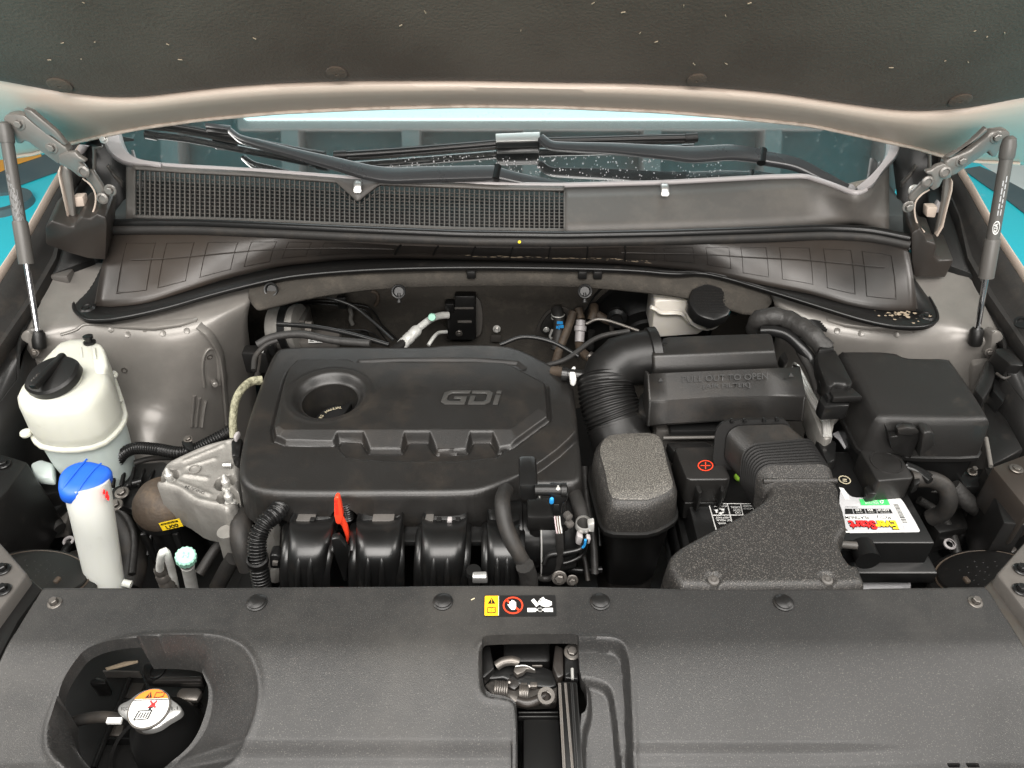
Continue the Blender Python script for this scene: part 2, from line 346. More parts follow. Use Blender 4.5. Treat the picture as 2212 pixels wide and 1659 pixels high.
# coiled blue hose fitting of the left floor: a ring drain cover
t = thing("floor_drain", "round dark floor ring with a bright cyan centre beyond the fender", "drain", Pz(cN((15, 1090)), .01))
_c = Pz(cN((15, 1090)), .0)
lathe("ring", [(.10, .0), (.10, .03), (.155, .035), (.16, .0)], _c, (0, 0, 1), "slate_floor", t); lathe("plate", [(.10, .006), (.10, .012), (0, .012)], _c, (0, 0, 1), "cyan_floor", t)
CE = structure(plate("ceiling", [(-7, -4, 3.7), (-7, 8, 3.7), (7, 8, 3.7), (7, -4, 3.7)], "ceiling_sheet"))
for k in range(-9, 10):
    o = box("ceiling_rib", (k * .62 + .1, 2, 3.62), (.09, 12, .15), "ceiling_rib", None, .004); o.parent = CE
t = thing("ceiling_light", "long pale strip light across the ceiling behind the windshield", "ceiling light", (0.1, 2.5, 3.5))
box("diffuser", (.1, 2.53, 3.50), (2.9, .84, .05), "lamp_diffuser", t, .004); box("housing", (.1, 2.53, 3.56), (3.0, .92, .06), "ceiling_rib", t, .004)

# ================================================================== HOOD
HO = Vector((0, 1.40, 1.306)); HA = Vector((0, -.643, .766)); HN = Vector((0, -.766, -.643))   # hood plane: point, up-slope, underside normal
def H(p, off=0.): return Pn(p, HO + HN * off, HN)
hood = thing("hood", "raised bronze-grey hood with dark felt pad on its underside", "hood", (0, 1.4, 1.31))
xs = list(np.linspace(-160, 2372, 120))
def ip(pts, x): return float(np.interp(x, [p[0] for p in pts], [p[1] for p in pts]))
def sip(pts, x):   # smoothed interpolation
    return sum(ip(pts, x + d) * w for d, w in ((-40, 1), (-20, 2), (0, 3), (20, 2), (40, 1))) / 9
PADE = [(-160, 150), (0, 173), (104, 193), (190, 206), (253, 210), (312, 208), (417, 195), (500, 186), (603, 179), (760, 174), (1000, 173), (1207, 177), (1350, 179), (1487, 185), (1600, 193), (1690, 202), (1800, 219), (1920, 236), (1990, 240), (2083, 234), (2212, 210), (2372, 180)]
LIP = [(-160, 352), (0, 346), (70, 336), (144, 315), (220, 297), (300, 280), (430, 262), (600, 246), (800, 237), (1000, 232), (1207, 234), (1433, 244), (1600, 258), (1755, 274), (1901, 306), (1974, 322), (2043, 342), (2110, 352), (2212, 357), (2372, 362)]
rows = []
def bulge(f): return .022 * math.sin(min(1, f * 1.25) * math.pi) ** .8 if f < .8 else .022 * math.sin(math.pi * min(1, f * 1.25)) ** .8
for f, off in ((0, .0), (.05, .005), (.14, .011), (.26, .0155), (.40, .017), (.55, .015), (.70, .010), (.84, .005), (.95, .001), (1, -.004)):
    r = []
    for x in xs:
        a, b = sip(PADE, x), sip(LIP, x) if 250 < x < 1900 else ip(LIP, x); r.append(H((x, a + (b - a) * f), off))
    rows.append(r)
rows.insert(0, [H((x, sip(PADE, x) - 40), -.006) for x in xs])
rows.append([p - HN * .025 - HA * .004 for p in rows[-1]])
loft("inner_panel", rows, "paint", hood, closed=False, smooth=50)
# seam bead along the lip (crimped hem)
tube("hem", [H((x, (sip(LIP, x) if 250 < x < 1900 else ip(LIP, x)) - 2.5), .004) for x in xs[8:112]], .0035, "paint", hood, n=6)
top = [H((x, -420), 0) for x in xs]
def Hup(t, x, off): return HO + HA * t + Vector((x, 0, 0)) + HN * off
padrows = [[H((x, sip(PADE, x) + 2), -.010) for x in xs], [H((x, sip(PADE, x) + 1), .001) for x in xs], [H((x, sip(PADE, x) - 5), .007) for x in xs], [H((x, sip(PADE, x) - 14), .009) for x in xs], [H((x, 60), .012) for x in xs], [H((x, -40), .012) for x in xs], [Hup(.62, (x - 1106) / 1500, .012) for x in xs], [Hup(1.0, (x - 1106) / 1560, .012) for x in xs]]
padO = loft("insulation_pad", padrows, "felt", hood, closed=False)
slab("outer_skin", [Hup(-.07, -.99, -.05), Hup(1.12, -.92, -.05), Hup(1.12, .92, -.05), Hup(-.07, .99, -.05)], -HN * .012, "paint", hood, .004)
rc = random.Random(3)
bm = bmesh.new()
for k in range(26):
    c = H((rc.uniform(40, 2180), rc.uniform(5, 150)), .0135); a = rc.uniform(0, 6.28); u = (Vector((1, 0, 0)) * math.cos(a) + HA * math.sin(a)); v = HN.cross(u); l = rc.uniform(.001, .0038) ** 1.0; w = rc.uniform(.0003, .0009)
    add_slab(bm, [c - u * l - v * w, c + u * l - v * w * .3, c + u * l * .8 + v * w, c - u * l + v * w * .5], -HN * .0015)
o = done("stuck_debris", bm, "dry_mud", padO, 0); o["kind"] = "stuff"
for p, w in ((cP((432, 622)), .020), ((727, 159), .0175), (cR((925, 28)), .0165), (cS((878, 147)), .019)):
    lathe("pad_clip", [(w * .9, -.004), (w, -.001), (w, .0006), (w * .85, .0016), (.003, .0022), (.002, .0010), (0, .001)], H(p, .012), HN, "felt", padO, 26)

# ---- hinges: left drawn from its crop, right from its own
def hinge(side, label, f, D):
    y0 = 1.345; t = thing("hinge_linkage", label, "hinge", Py(f((620, 700)) if side < 0 else f((300, 640)), y0), "hinges carrying the hood")
    def pl(name, pts, y, th, m="bay_paint", bv=.003): return slab(name, ys(f(*pts), y), (0, th, 0), m, t, bv)
    hb = pl("hood_bracket", D["arm"], y0, .022, "bay_paint", .005); pl("bracket_flange", D["flange"], y0 - .006, .012, "bay_paint", .003)
    pl("pivot_plate", D["pivot"], y0 - .004, .012, "bay_paint", .003)
    pl("link_arm", D["link"], y0 + .02, .012, "bay_paint", .004); pl("link_edge", D["edge"], y0 + .014, .012, "paint", .002)
    pl("short_link", D["short"], y0 + .012, .010, "bay_paint", .003)
    for c in D["bolts"]: bolt("bolt", Py(f(c), y0 + .001), (0, -1, .1), .011, "bay_paint", hb, .012)
    for c in D["pins"]: lathe("rivet", [(.0105, 0), (.0105, .003), (.007, .005), (.006, .002), (0, .002)], Py(f(c), y0 - .004), (0, -1, .15), "bay_paint", t, 20)
    tube("spring_wire", ys(f(*D["wire"]), y0 + .008), .0017, "paint", t, 8); pl("stop_tab", D["tab"], y0 + .03, .02, "paint", .003)
hinge(-1, "left hinge bolted to the hood corner beside the printed gas strut", cN, dict(
    arm=[(25, 285), (50, 245), (120, 235), (225, 250), (340, 350), (470, 445), (610, 545), (640, 590), (610, 640), (540, 705), (430, 625), (260, 500), (225, 490), (190, 518), (150, 508), (120, 440), (50, 340)],
    flange=[(225, 180), (290, 205), (520, 395), (620, 520), (600, 530), (480, 440), (430, 430), (340, 345), (245, 262), (215, 215)],
    pivot=[(540, 620), (620, 592), (700, 588), (745, 640), (803, 672), (790, 692), (742, 690), (775, 720), (812, 770), (795, 830), (740, 828), (660, 760), (545, 700)],
    link=[(555, 725), (600, 715), (650, 760), (690, 1140), (700, 1240), (670, 1275), (640, 1230), (600, 1000), (550, 830)], edge=[(535, 770), (556, 722), (566, 740), (556, 800), (580, 920), (640, 1210), (670, 1265), (655, 1278), (622, 1185), (548, 860)],
    short=[(790, 830), (815, 760), (862, 765), (950, 900), (1012, 1035), (940, 1052), (895, 970)], bolts=[(180, 325), (485, 548), (1030, 945)], pins=[(785, 770), (960, 1020)],
    wire=[(770, 835), (840, 890), (890, 980), (888, 1090), (850, 1195)], tab=[(670, 1010), (770, 1005), (790, 1100), (690, 1105)]))
hinge(1, "right hinge bolted to the hood corner beside the badge-marked gas strut", cO, dict(
    arm=[(345, 585), (350, 555), (400, 520), (560, 460), (700, 345), (740, 300), (870, 285), (905, 305), (905, 345), (870, 400), (810, 470), (780, 525), (735, 510), (715, 470), (650, 520), (520, 610), (450, 660), (400, 685), (340, 640)],
    flange=[(360, 520), (520, 430), (640, 320), (700, 262), (715, 290), (640, 355), (520, 445), (400, 520)],
    pivot=[(185, 655), (190, 635), (235, 625), (280, 590), (340, 572), (380, 600), (410, 650), (400, 690), (330, 710), (300, 770), (250, 800), (225, 780), (250, 720), (232, 668)],
    link=[(350, 690), (400, 690), (415, 740), (375, 940), (330, 1110), (290, 1185), (265, 1180), (290, 1080), (330, 900)], edge=[(398, 690), (418, 725), (412, 800), (365, 980), (335, 1110), (285, 1195), (272, 1185), (325, 1090), (355, 960), (398, 790), (402, 730)],
    short=[(225, 770), (165, 725), (60, 830), (40, 870), (75, 940), (100, 880), (190, 810)], bolts=[(780, 345), (485, 545), (35, 935)], pins=[(195, 722), (345, 640)],
    wire=[(215, 790), (150, 830), (95, 900), (90, 1000), (115, 1085), (170, 1150)], tab=[(195, 940), (292, 938), (265, 1032), (190, 1025)]))

# ---- gas struts
def strut(label, T, B, sleeve_f, rod_end, marks):
    t = thing("gas_strut", label, "gas strut", B, "gas struts holding the hood"); d = (T - B).normalized(); Lh = (T - B).length
    cyo = lathe("cylinder", [(0, Lh * sleeve_f), (.0104, Lh * sleeve_f), (.0104, Lh * .93), (.008, Lh * .935), (0, Lh * .935)], B, d, "grey_plastic" if 0 else "strut_grey", t, 24)
    lathe("sleeve", [(.010, Lh * (sleeve_f - .02)), (.0127, Lh * (sleeve_f - .02)), (.0127, Lh * (sleeve_f + .17)), (.0115, Lh * (sleeve_f + .178)), (.0104, Lh * (sleeve_f + .178))], B, d, "strut_grey", t, 24)
    lathe("rod", [(0, 0.0), (.0052, 0), (.0052, Lh * sleeve_f), (0, Lh * sleeve_f)], B, d, "chrome", t, 16)
    e = T - d * Lh * .075; lathe("end_socket", [(0, 0), (.0118, 0), (.0124, .003), (.0124, .020), (.010, .032), (.005, .036), (0, .036)], e, d, "strut_grey", t, 16)
    lathe("end_socket", [(0, -.010), (.010, -.010), (.0122, -.006), (.0122, .018), (.009, .024), (0, .024)], B, d, "black_plastic", t, 16)
    X = Vector((1, 0, 0)); Nn = (CAM - B); Nn = (Nn - d * Nn.dot(d)).normalized(); X = d.cross(Nn)
    def cyl(a, h): return B + d * h + (Nn * math.cos(a) + X * math.sin(a)) * .0107
    bm = bmesh.new(); rr = random.Random(5)
    if marks == "lines":
        for k in range(9):
            a = -.95 + k * .2; h = Lh * (.60 - .012 * k)
            while h < Lh * (.80 - .02 * k):
                l = rr.uniform(.006, .02); w = .05; add_slab(bm, [cyl(a, h), cyl(a + w, h), cyl(a + w, h + l), cyl(a, h + l)], Nn * .0003); h += l + rr.uniform(.003, .006)
    else:
        for a in (.05, .45):
            h = Lh * .66
            while h < Lh * .82: l = rr.uniform(.004, .011); add_slab(bm, [cyl(a, h), cyl(a + .16, h), cyl(a + .16, h + l), cyl(a, h + l)], Nn * .0003); h += l + .003
    done("print", bm, "grey_print", cyo, 0)
    if marks != "lines":
        bm = bmesh.new(); c = B + d * Lh * .60
        for q in ring2(0, 0, .0068, .012, .16, 22): add_slab(bm, [cyl(.25 + u / .0128, Lh * .60 + v) for u, v in q], Nn * .0003)
        done("badge_ring", bm, "white_print", cyo, 0); text("badge_text", "KIA", cyl(.25 + .22, Lh * .60 - .008), d * .016, -X * .006, "white_print", cyo, .0012, 0, .02)
strut("gas strut with white printed lines at the left of the bay", Pz((10, 272), 1.275), Pz((85, 742), .93), .40, 0, "lines")
strut("gas strut with round white badge at the right of the bay", Pz((2180, 306), 1.275), Pz((2107, 735), .93), .36, 0, "badge")

# ================================================================== WINDSHIELD, WIPERS
WO = Vector((0, 1.512, 1.085)); WN = Vector((0, -.5, .866))
def Wd(p, off=0.): return Pn(p, WO + WN * off, WN)
ws = thing("windshield", "tinted windshield glass under the raised hood edge", "windshield", WO)
gp = [Wd(p) for p in ((238, 292), (262, 345), (300, 362), (548, 378), (764, 394), (1069, 407), (1433, 404), (1658, 392), (1739, 389), (1855, 425), (1890, 392), (1925, 330))] + [Vector((.80, 2.5, 0)), Vector((-.80, 2.5, 0))]
for p in gp: p.z = WO.z + (p.y - WO.y) * .5774
bm = bmesh.new(); bm.faces.new([bm.verts.new(p) for p in gp]); done("glass", bm, "glass", ws, 0)
fr = [Wd(p, -.004) for p in ((280, 292), (298, 288), (338, 362), (300, 356), (287, 330))]; slab("frit_corner", fr, -WN * .002, "grey_plastic", ws, 0)
fr = [Wd(p, -.004) for p in cR((2040, 640), (2110, 400), (2180, 420), (2200, 520), (2150, 620))]; slab("frit_corner", fr, -WN * .002, "grey_plastic", ws, 0)
slab("number_plate", [Wd(p, -.02) for p in cR((1295, 462), (1500, 462), (1502, 492), (1297, 492))], -WN * .002, "dash", ws, 0)
_o = Wd(cR((1372, 492)), -.0185); text("number_text", "5136135365", _o, Wd(cR((1478, 492)), -.0185) - _o, Wd(cR((1372, 478)), -.0185) - _o, "white_print", ws)
rc = random.Random(21); bm = bmesh.new()
for k in range(420):
    x, y = rc.uniform(840, 1560), rc.uniform(336, 402); r = rc.uniform(.0005, .0016) * (1.2 - abs(y - 350) / 60)
    if r <= .0003: continue
    c = Wd((x, y), .0004); u = Vector((1, 0, 0)); v = Vector((0, .866, .5)); add_slab(bm, [c + u * r, c + v * r * rc.uniform(1, 2.2), c - u * r, c - v * r], WN * .0004)
o = done("water_spots", bm, "grey_print", ws, 0); o["kind"] = "stuff"
ds = thing("dashboard", "dark dashboard top seen faintly through the windshield", "dashboard", (0, 1.9, 1.0))
slab("dash_top", [(-.85, 1.50, 1.03), (.85, 1.50, 1.03), (.85, 2.35, 1.10), (-.85, 2.35, 1.10)], (0, 0, -.1), "dash", ds, .02)
box("cabin_back", (0, 3.3, 1.2), (1.9, .1, 1.4), "dash", ds, .02)
for k in (-1, 1): box("cabin_side", (k * .90, 2.55, 1.0), (.06, 1.6, 1.0), "dash", ds, .02)
def wiper(label, arm, wids, blade, bw, hinge_i, conn, pivot, cap="zinc", drop=.002):
    t = thing("wiper", label, "wiper", Wd(arm[-1], .02), "windshield wipers")
    bl = [Wd(p, .018) for p in blade]; U = (bl[-1] - bl[0]).normalized()
    bm = bmesh.new(); add_tube(bm, bl, bw * .55, 8, flat=1.0); done("blade_spoiler", bm, "satin_black", t, 60)
    tube("rubber_edge", [p - WN * .010 - Vector((0, .004, 0)) for p in bl], bw * .3, "rubber", t, 6)
    for e, dd in ((bl[0], -U), (bl[-1], U)): tube("end_cap", [e - dd * .022, e + dd * .004], bw * .68, "black_plastic", t, 8)
    c = [Wd(p, .030) for p in conn]; slab("connector", c, -WN * .022, "satin_black", t, .004)
    c2 = [Wd(p, .034) for p in [(a, b - 4) for a, b in conn]]; slab("connector_cap", [c[0].lerp(c2[0], 1), c2[1], c2[2].lerp(c2[1], .35), c2[3].lerp(c2[0], .35)], -WN * .006, cap, t, .002)
    P = crom([Wd(p, .042 if i < hinge_i else .036) for i, p in enumerate(arm[:hinge_i + 1])], 8); n = len(P); rings = []
    for i, (p, (tt, u, v)) in enumerate(zip(P, frames(P))):
        w = float(np.interp(i / (n - 1), np.linspace(0, 1, len(wids)), wids)); s = WN.cross(tt).normalized(); rings.append(rrect(p, s, WN, w, .014, .0035, 3))
    loft("arm", rings, "wiper_metal", t, smooth=40)
    P = crom([Wd(p, .036) for p in arm[hinge_i:]], 8); n = len(P); rings = []
    for i, (p, (tt, u, v)) in enumerate(zip(P, frames(P))):
        w = .030 - .008 * i / n; s = WN.cross(tt).normalized(); rings.append(rrect(p - WN * (.004 + drop * i / n), s, WN, w, .018 - .006 * i / n, .005, 4))
    loft("arm_head", rings, "wiper_metal", t, smooth=60); lathe("hinge_pin", [(0, -.017), (.009, -.017), (.009, .017), (0, .017)], Wd(arm[hinge_i], .036), WN.cross(P[1] - P[0]), "satin_black", t, 12)
    lathe("pivot_cap", [(.013, -.02), (.015, -.004), (.011, .002), (0, .004)], Wd(pivot, .016), WN, "trim_grey", t, 20)
wiper("wiper on the left half of the glass, arm sloping down to the middle", [(498, 284), (520, 300), (560, 312), (640, 333), (720, 353), (826, 378), (930, 377), (1072, 374), (1150, 384), (1300, 402)], [.012, .014, .018, .020, .026, .034, .034, .032], [(303, 266), (390, 276), (480, 293), (600, 316), (698, 336)], .014, 7, [(442, 268), (498, 274), (500, 290), (444, 284)], (1302, 402), "wiper_metal", .022)
wiper("wiper on the right half of the glass, arm ending at the right cowl corner", [(1168, 298), (1190, 314), (1230, 318), (1330, 322), (1440, 330), (1500, 334), (1580, 330), (1646, 338), (1720, 352), (1780, 380), (1832, 405)], [.016, .018, .020, .024, .030, .036, .034, .030], [(726, 336), (850, 328), (1000, 316), (1120, 307), (1300, 302), (1400, 299), (1502, 297)], .016, 7, [(1070, 292), (1166, 288), (1166, 318), (1072, 320)], (1836, 408))
# ================================================================== COWL
cowl = thing("cowl_cover", "dark grey plastic cowl cover with slotted grille left of a plain panel", "cowl cover", (0, 1.42, 1.06))
CT = [(232, 300), (245, 332), (268, 350), (290, 358), (400, 366), (548, 374), (764, 391), (1000, 400), (1069, 404), (1207, 406), (1433, 400), (1658, 388), (1739, 386), (1787, 401), (1836, 420), (1855, 423), (1874, 414), (1890, 388), (1905, 364), (1925, 345)]
CB = [(232, 470), (298, 470), (420, 474), (548, 478), (750, 487), (1000, 497), (1219, 500), (1433, 495), (1658, 489), (1787, 484), (1905, 488), (1925, 490)]
def zt(x): return 1.098 + .025 * ((x - 1106) / 830) ** 2
def zb(x): return 1.052 - .004 * ((x - 1106) / 830) ** 2
def ct(x, d=0): return Pz((x, ip(CT, x) + d), zt(x))
def cb(x, d=0): return Pz((x, ip(CB, x) + d), zb(x))
def cm(x, f): return ct(x).lerp(cb(x), f)
X0, X1 = 291, 1219
def strip(name, xs_, f0, f1, m, th=.006, lift=0.):
    up_ = Vector((0, -.35, .94)); a = [[cm(x, f) + up_ * lift for x in xs_] for f in np.linspace(f0, f1, 5)]
    return loft(name, a, m, cowl, closed=False, thick=th)
strip("plain_panel", np.linspace(X1, 1921, 60), 0, 1.03, "grey_plastic")
strip("end_panel", np.linspace(272, X0, 5), 0, 1.03, "grey_plastic"); strip("front_rail", np.linspace(X0, X1, 50), .975, 1.03, "grey_plastic")
# rail above the slots with its V-shaped dip around the left nozzle
xs_ = np.linspace(X0, X1, 150); rw = [[cm(x, 0) for x in xs_]]
def dip(x): return .09 + .40 * max(0, 1 - abs(x - 773) / 46)
rw += [[cm(x, dip(x) * f) for x in xs_] for f in (.5, 1)]; loft("upper_rail", rw, "grey_plastic", cowl, closed=False, thick=.006)
lip = [ct(x, -1) + Vector((0, .004, .003)) for x in list(np.linspace(290, 1870, 90))]; tube("edge_lip", lip, .0055, "trim_grey", cowl, 8)
ns = 86; upv = Vector((0, -.35, .94))
for k in range(ns + 1):
    x = X0 + (X1 - X0) * k / ns; a = cm(x, dip(x) - .03); b = cm(x, .99); w = Vector((.0013, 0, 0)); bm = bmesh.new(); add_slab(bm, [a - w, a + w, b + w, b - w], -upv * .006); done("slat", bm, "grey_plastic", cowl, 0)
for j in range(11):
    f = .14 + .84 * j / 11; pts = []
    for x in np.linspace(X0, X1, 70): pts.append(cm(x, max(f, dip(x) + .02)) - upv * .006)
    bm = bmesh.new(); d = (cb(750) - ct(750)).normalized() * .0007
    add_loft(bm, [[p - d for p in pts], [p + d for p in pts], [p + d - upv * .0015 for p in pts], [p - d - upv * .0015 for p in pts]], closed=False); done("crossbar", bm, "grey_plastic", cowl, 0)
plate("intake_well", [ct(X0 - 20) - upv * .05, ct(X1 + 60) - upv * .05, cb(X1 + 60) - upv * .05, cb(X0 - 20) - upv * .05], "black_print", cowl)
plate("end_flap", [cb(272), cb(298), cb(298) + Vector((0, -.01, -.04)), cb(240) + Vector((0, -.01, -.04))], "grey_plastic", cowl)
# pale corner trims curving up the pillars
def trim(name, inner, outer, side):
    n = 24
    a = chaikin([Pz(p, z) for p, z in inner], 2, False); b = chaikin([Pz(p, z) for p, z in outer], 2, False)
    loft(name, [b, [q.lerp(p, .15) + Vector((0, -.004, .010)) for p, q in zip(a, b)], [q.lerp(p, .8) + Vector((0, 0, .010)) for p, q in zip(a, b)], a], "trim_grey", cowl, closed=False, thick=.006)
trim("corner_trim", [((262, 284), 1.17), ((268, 310), 1.155), ((280, 335), 1.14), ((305, 352), 1.128), ((350, 360), 1.122)], [((222, 296), 1.17), ((230, 325), 1.15), ((245, 345), 1.135), ((278, 362), 1.12), ((350, 366), 1.115)], -1)
trim("corner_trim", [(cR((2190, 390)), 1.17), (cR((2195, 520)), 1.15), (cR((2150, 610)), 1.135), (cR((2060, 700)), 1.12), (cR((1985, 765)), 1.112)], [(cR((2290, 400)), 1.17), (cR((2280, 540)), 1.15), (cR((2165, 650)), 1.13), (cR((2100, 760)), 1.115), (cR((2000, 800)), 1.108)], 1)
for n_, p in (("left", (773, 402)), ("right", (1436, 409))):
    c = Pz(p, 1.105); s = .0085; bm = bmesh.new(); add_loft(bm, [rrect(c + Vector((0, .012 - q * .022, .004 - (q - .35) ** 2 * .02)), Vector((1, 0, 0)), Vector((0, .3, 1)), 2 * s * (1 - .15 * abs(q - .5)), .010, .004, 4) for q in (0, .2, .4, .6, .8, 1)]); done("washer_nozzle", bm, "zinc", cowl, 60)
bolt("corner_bolt", Py(cN((970, 465)), 1.48), (0, -1, .3), .009, "silver", cowl)
# ---- rubber seal
seal = thing("hood_seal", "long double-ridged black rubber seal along the cowl front edge", "seal", (0, 1.38, 1.05))
SL = [(232, 489), (300, 488), (420, 489), (548, 494), (750, 503), (1000, 513), (1219, 516), (1433, 512), (1658, 505), (1787, 500), (1880, 504), (1966, 522)]
sx = np.linspace(233, 1966, 60)
def sp(x, d, z): return Pz((x, sip(SL, x) + d if 280 < x < 1920 else ip(SL, x) + d), z)
tube("rear_bead", [sp(x, -7, 1.056) for x in sx], .0085, "satin_black", seal, 10); tube("front_bead", [sp(x, 7, 1.044) for x in sx], .0105, "rubber", seal, 10)
tube("seal_foot", [sp(x, 16, 1.034) for x in sx], .006, "black_plastic", seal, 8)
bm = bmesh.new(); add_lathe(bm, [(.003, 0), (.003, .001), (0, .001)], Pz((1122, 523), 1.056), (0, -.6, .8), 10); done("paint_dot", bm, "yellow_print", seal)
# ---- sloping black cowl panel
pan = thing("plenum_cover", "wide sloping black plastic panel with moulded pads below the seal", "cowl panel", (0, 1.34, .98))
TP = [(238, 502), (350, 505), (500, 510), (603, 514), (700, 519), (860, 530), (1000, 534), (1106, 536), (1238, 536), (1400, 532), (1550, 526), (1700, 520), (1832, 521), (1900, 528), (1962, 545)]
BT = [(207, 656), (246, 658), (314, 651), (409, 622), (491, 596), (603, 570), (740, 556), (860, 553), (1000, 556), (1106, 559), (1238, 562), (1350, 566), (1505, 580), (1624, 606), (1755, 630), (1832, 654), (1901, 666), (1979, 667)]
FB = [(214, 575), (190, 612), (165, 645), (158, 664), (175, 684), (199, 692), (246, 689), (355, 666), (464, 633), (603, 599), (700, 588), (828, 580), (1014, 576), (1238, 579), (1371, 583), (1460, 592), (1505, 588), (1549, 594), (1653, 625), (1765, 660), (1865, 691), (1930, 704), (1980, 707), (2014, 700), (2028, 684), (2006, 641), (1977, 603)]
def zbt(x): a = min(1.02, abs((x - 1100) / 900)); return .992 - .035 * a ** 1.5
def top_(s): x = 238 + (1962 - 238) * s; return Pz((x, ip(TP, x)), 1.036)
def bot_(s): x = 207 + (1979 - 207) * s; return Pz((x, sip(BT, x) if 250 < x < 1930 else ip(BT, x)), zbt(x))
ss = np.linspace(0, 1, 110)
A = [top_(s) for s in ss]; B = [bot_(s) for s in ss]
FO = Vector((0, -.5, .5)).normalized()
rows = [[p + Vector((0, .01, .004)) for p in A]] + [[a.lerp(b, f) + FO * .006 * math.sin(math.pi * f) for a, b in zip(A, B)] for f in (0, .25, .5, .75, .93)] + [[b + Vector((0, -.002, -.004)) for b in B]]
loft("sloping_face", rows, "cowl_plastic", pan, closed=False, thick=.003)
for s_, d in ((0, -1), (1, 1)):   # end returns
    e = [a.lerp(b, f) for f in (0, .5, 1) for a, b in ((top_(s_), bot_(s_)),)]; loft("end_wall", [e, [p + Vector((d * .006, .004, -.003)) for p in e], [p + Vector((d * .02, .05, -.03)) for p in e]], "cowl_plastic", pan, closed=False)
fl = chaikin([Pz(p, zbt(p[0]) - .006) for p in FB], 2, False)
fx = [p for p in fl]
inner = []
for p in fx:
    q = min(B, key=lambda b: (b - p).length); inner.append(q)
ii = [ (i / (len(fx) - 1)) for i in range(len(fx)) ]
# walk the face foot in step with the flange edge
px_of = lambda p: 1106 + p.x * FPX / (p - CAM).dot(fw)
py_of = lambda p: 829.5 - (p - CAM).dot(up) * FPX / (p - CAM).dot(fw)
def foot_of(p):
    x, y = px_of(p), py_of(p)
    if x < 246 and y < 676: return top_(0).lerp(bot_(0), min(1, max(.45, .45 + (y - 575) / 80 * .55)))
    if x > 1960 and y < 690: return top_(1).lerp(bot_(1), min(1, max(.45, .45 + (y - 603) / 70 * .55)))
    return bot_(min(1, max(0, (x - 207) / (1979 - 207))))
foot = [foot_of(p) for p in fx]
loft("flange", [[p + Vector((0, -.001, -.005)) for p in foot], [p.lerp(q, .8) + Vector((0, 0, .002)) for p, q in zip(foot, fx)], [q + Vector((0, 0, .001)) for q in fx], [q + Vector((0, -.004, -.006)) for q in fx]], "black_plastic", pan, closed=False, thick=.004)
tube("flange_bead", [q + Vector((0, -.002, .000)) for q in fx], .0036, "satin_black", pan, 8)
def facept(s, f, l): return top_(s).lerp(bot_(s), f) + FO * (.006 * math.sin(math.pi * f) + l)
def pad(s0, s1, f0, f1):
    n = 5; loop = [(s0 + (s1 - s0) * k / n, f0) for k in range(n)] + [(s1, f0 + (f1 - f0) * k / n) for k in range(n)] + [(s1 + (s0 - s1) * k / n, f1) for k in range(n)] + [(s0, f1 + (f0 - f1) * k / n) for k in range(n)]
    bm = bmesh.new(); c = ((s0 + s1) / 2, (f0 + f1) / 2)
    r0 = [facept(s, f, -.001) for s, f in loop]; r1 = [facept(c[0] + (s - c[0]) * .97, c[1] + (f - c[1]) * .98, .0016) for s, f in loop]; r2 = [facept(c[0] + (s - c[0]) * .94, c[1] + (f - c[1]) * .96, .0016) for s, f in loop]; r3 = [facept(c[0] + (s - c[0]) * .91, c[1] + (f - c[1]) * .94, -.001) for s, f in loop]
    add_loft(bm, [r0, r1, r2, r3], False, False); done("pad", bm, "cowl_plastic", pan, 30)
xp = [(262, 328), (350, 412), (440, 508), (535, 592), (616, 668), (694, 760), (778, 850)]
for a, b in xp:
    s0, s1 = (a - 222) / 1750, (b - 222) / 1750; pad(s0, s1, .14, .86 if a < 600 else .8); pad(1 - s1, 1 - s0, .14, .86 if a < 600 else .8)
cells = np.linspace(860, 1350, 7)
for a, b in zip(cells, cells[1:]): s0, s1 = (a + 12 - 222) / 1750, (b - 12 - 222) / 1750; pad(s0, s1, .1, .7)
for x in cells: 
    s = (x - 222) / 1750; w = .0016; bm = bmesh.new(); add_loft(bm, [[facept(s - w / 2, f, -.002) for f in (0, .5, 1)], [facept(s - w / 2, f, .007) for f in (0, .5, 1)], [facept(s + w / 2, f, .007) for f in (0, .5, 1)], [facept(s + w / 2, f, -.002) for f in (0, .5, 1)]], closed=False); done("divider_rib", bm, "black_plastic", pan, 20)
rc = random.Random(11); bm = bmesh.new()
def blotch(bm, fpt, n, r):
    pts = [fpt(math.cos(2 * math.pi * k / n) * r[0] * rc.uniform(.35, 1.1), math.sin(2 * math.pi * k / n) * r[1] * rc.uniform(.3, 1.1)) for k in range(n)]; bm.faces.new([bm.verts.new(p) for p in pts])
for k, x in enumerate(np.linspace(965, 1400, 60)):
    s = (x + rc.uniform(-8, 8) - 207) / 1772; p0 = bot_(s); sc = rc.uniform(.15, .75) ** 1.3; f_ = rc.uniform(.80, .97)
    blotch(bm, lambda u, v: facept(s + u * .009 * sc, f_ + v * .07 * sc, .0012), 11, (1, 1))
for k in range(38):
    x = rc.gauss(1945, 26); y = 681 + rc.gauss(0, 5) + (x - 1945) * .05; q_ = rc.uniform(.2, 1) ** 2; blotch(bm, lambda u, v: Pz((x + u * 8 * q_ + v * 2, y + v * 3 * q_), zbt(x) - .0005), 9, (1, 1))
o = done("mud_marks", bm, "dry_mud", pan, 0); o["kind"] = "stuff"
seam = [facept(s, .52 - .25 * abs(s - .5), .0028) for s in np.linspace(.035, .36, 30)]; tube("mould_seam", seam, .0009, "cowl_plastic", pan, 5); seam = [facept(s, .5 - .25 * abs(s - .5), .0028) for s in np.linspace(.64, .965, 30)]; tube("mould_seam", seam, .0009, "cowl_plastic", pan, 5)
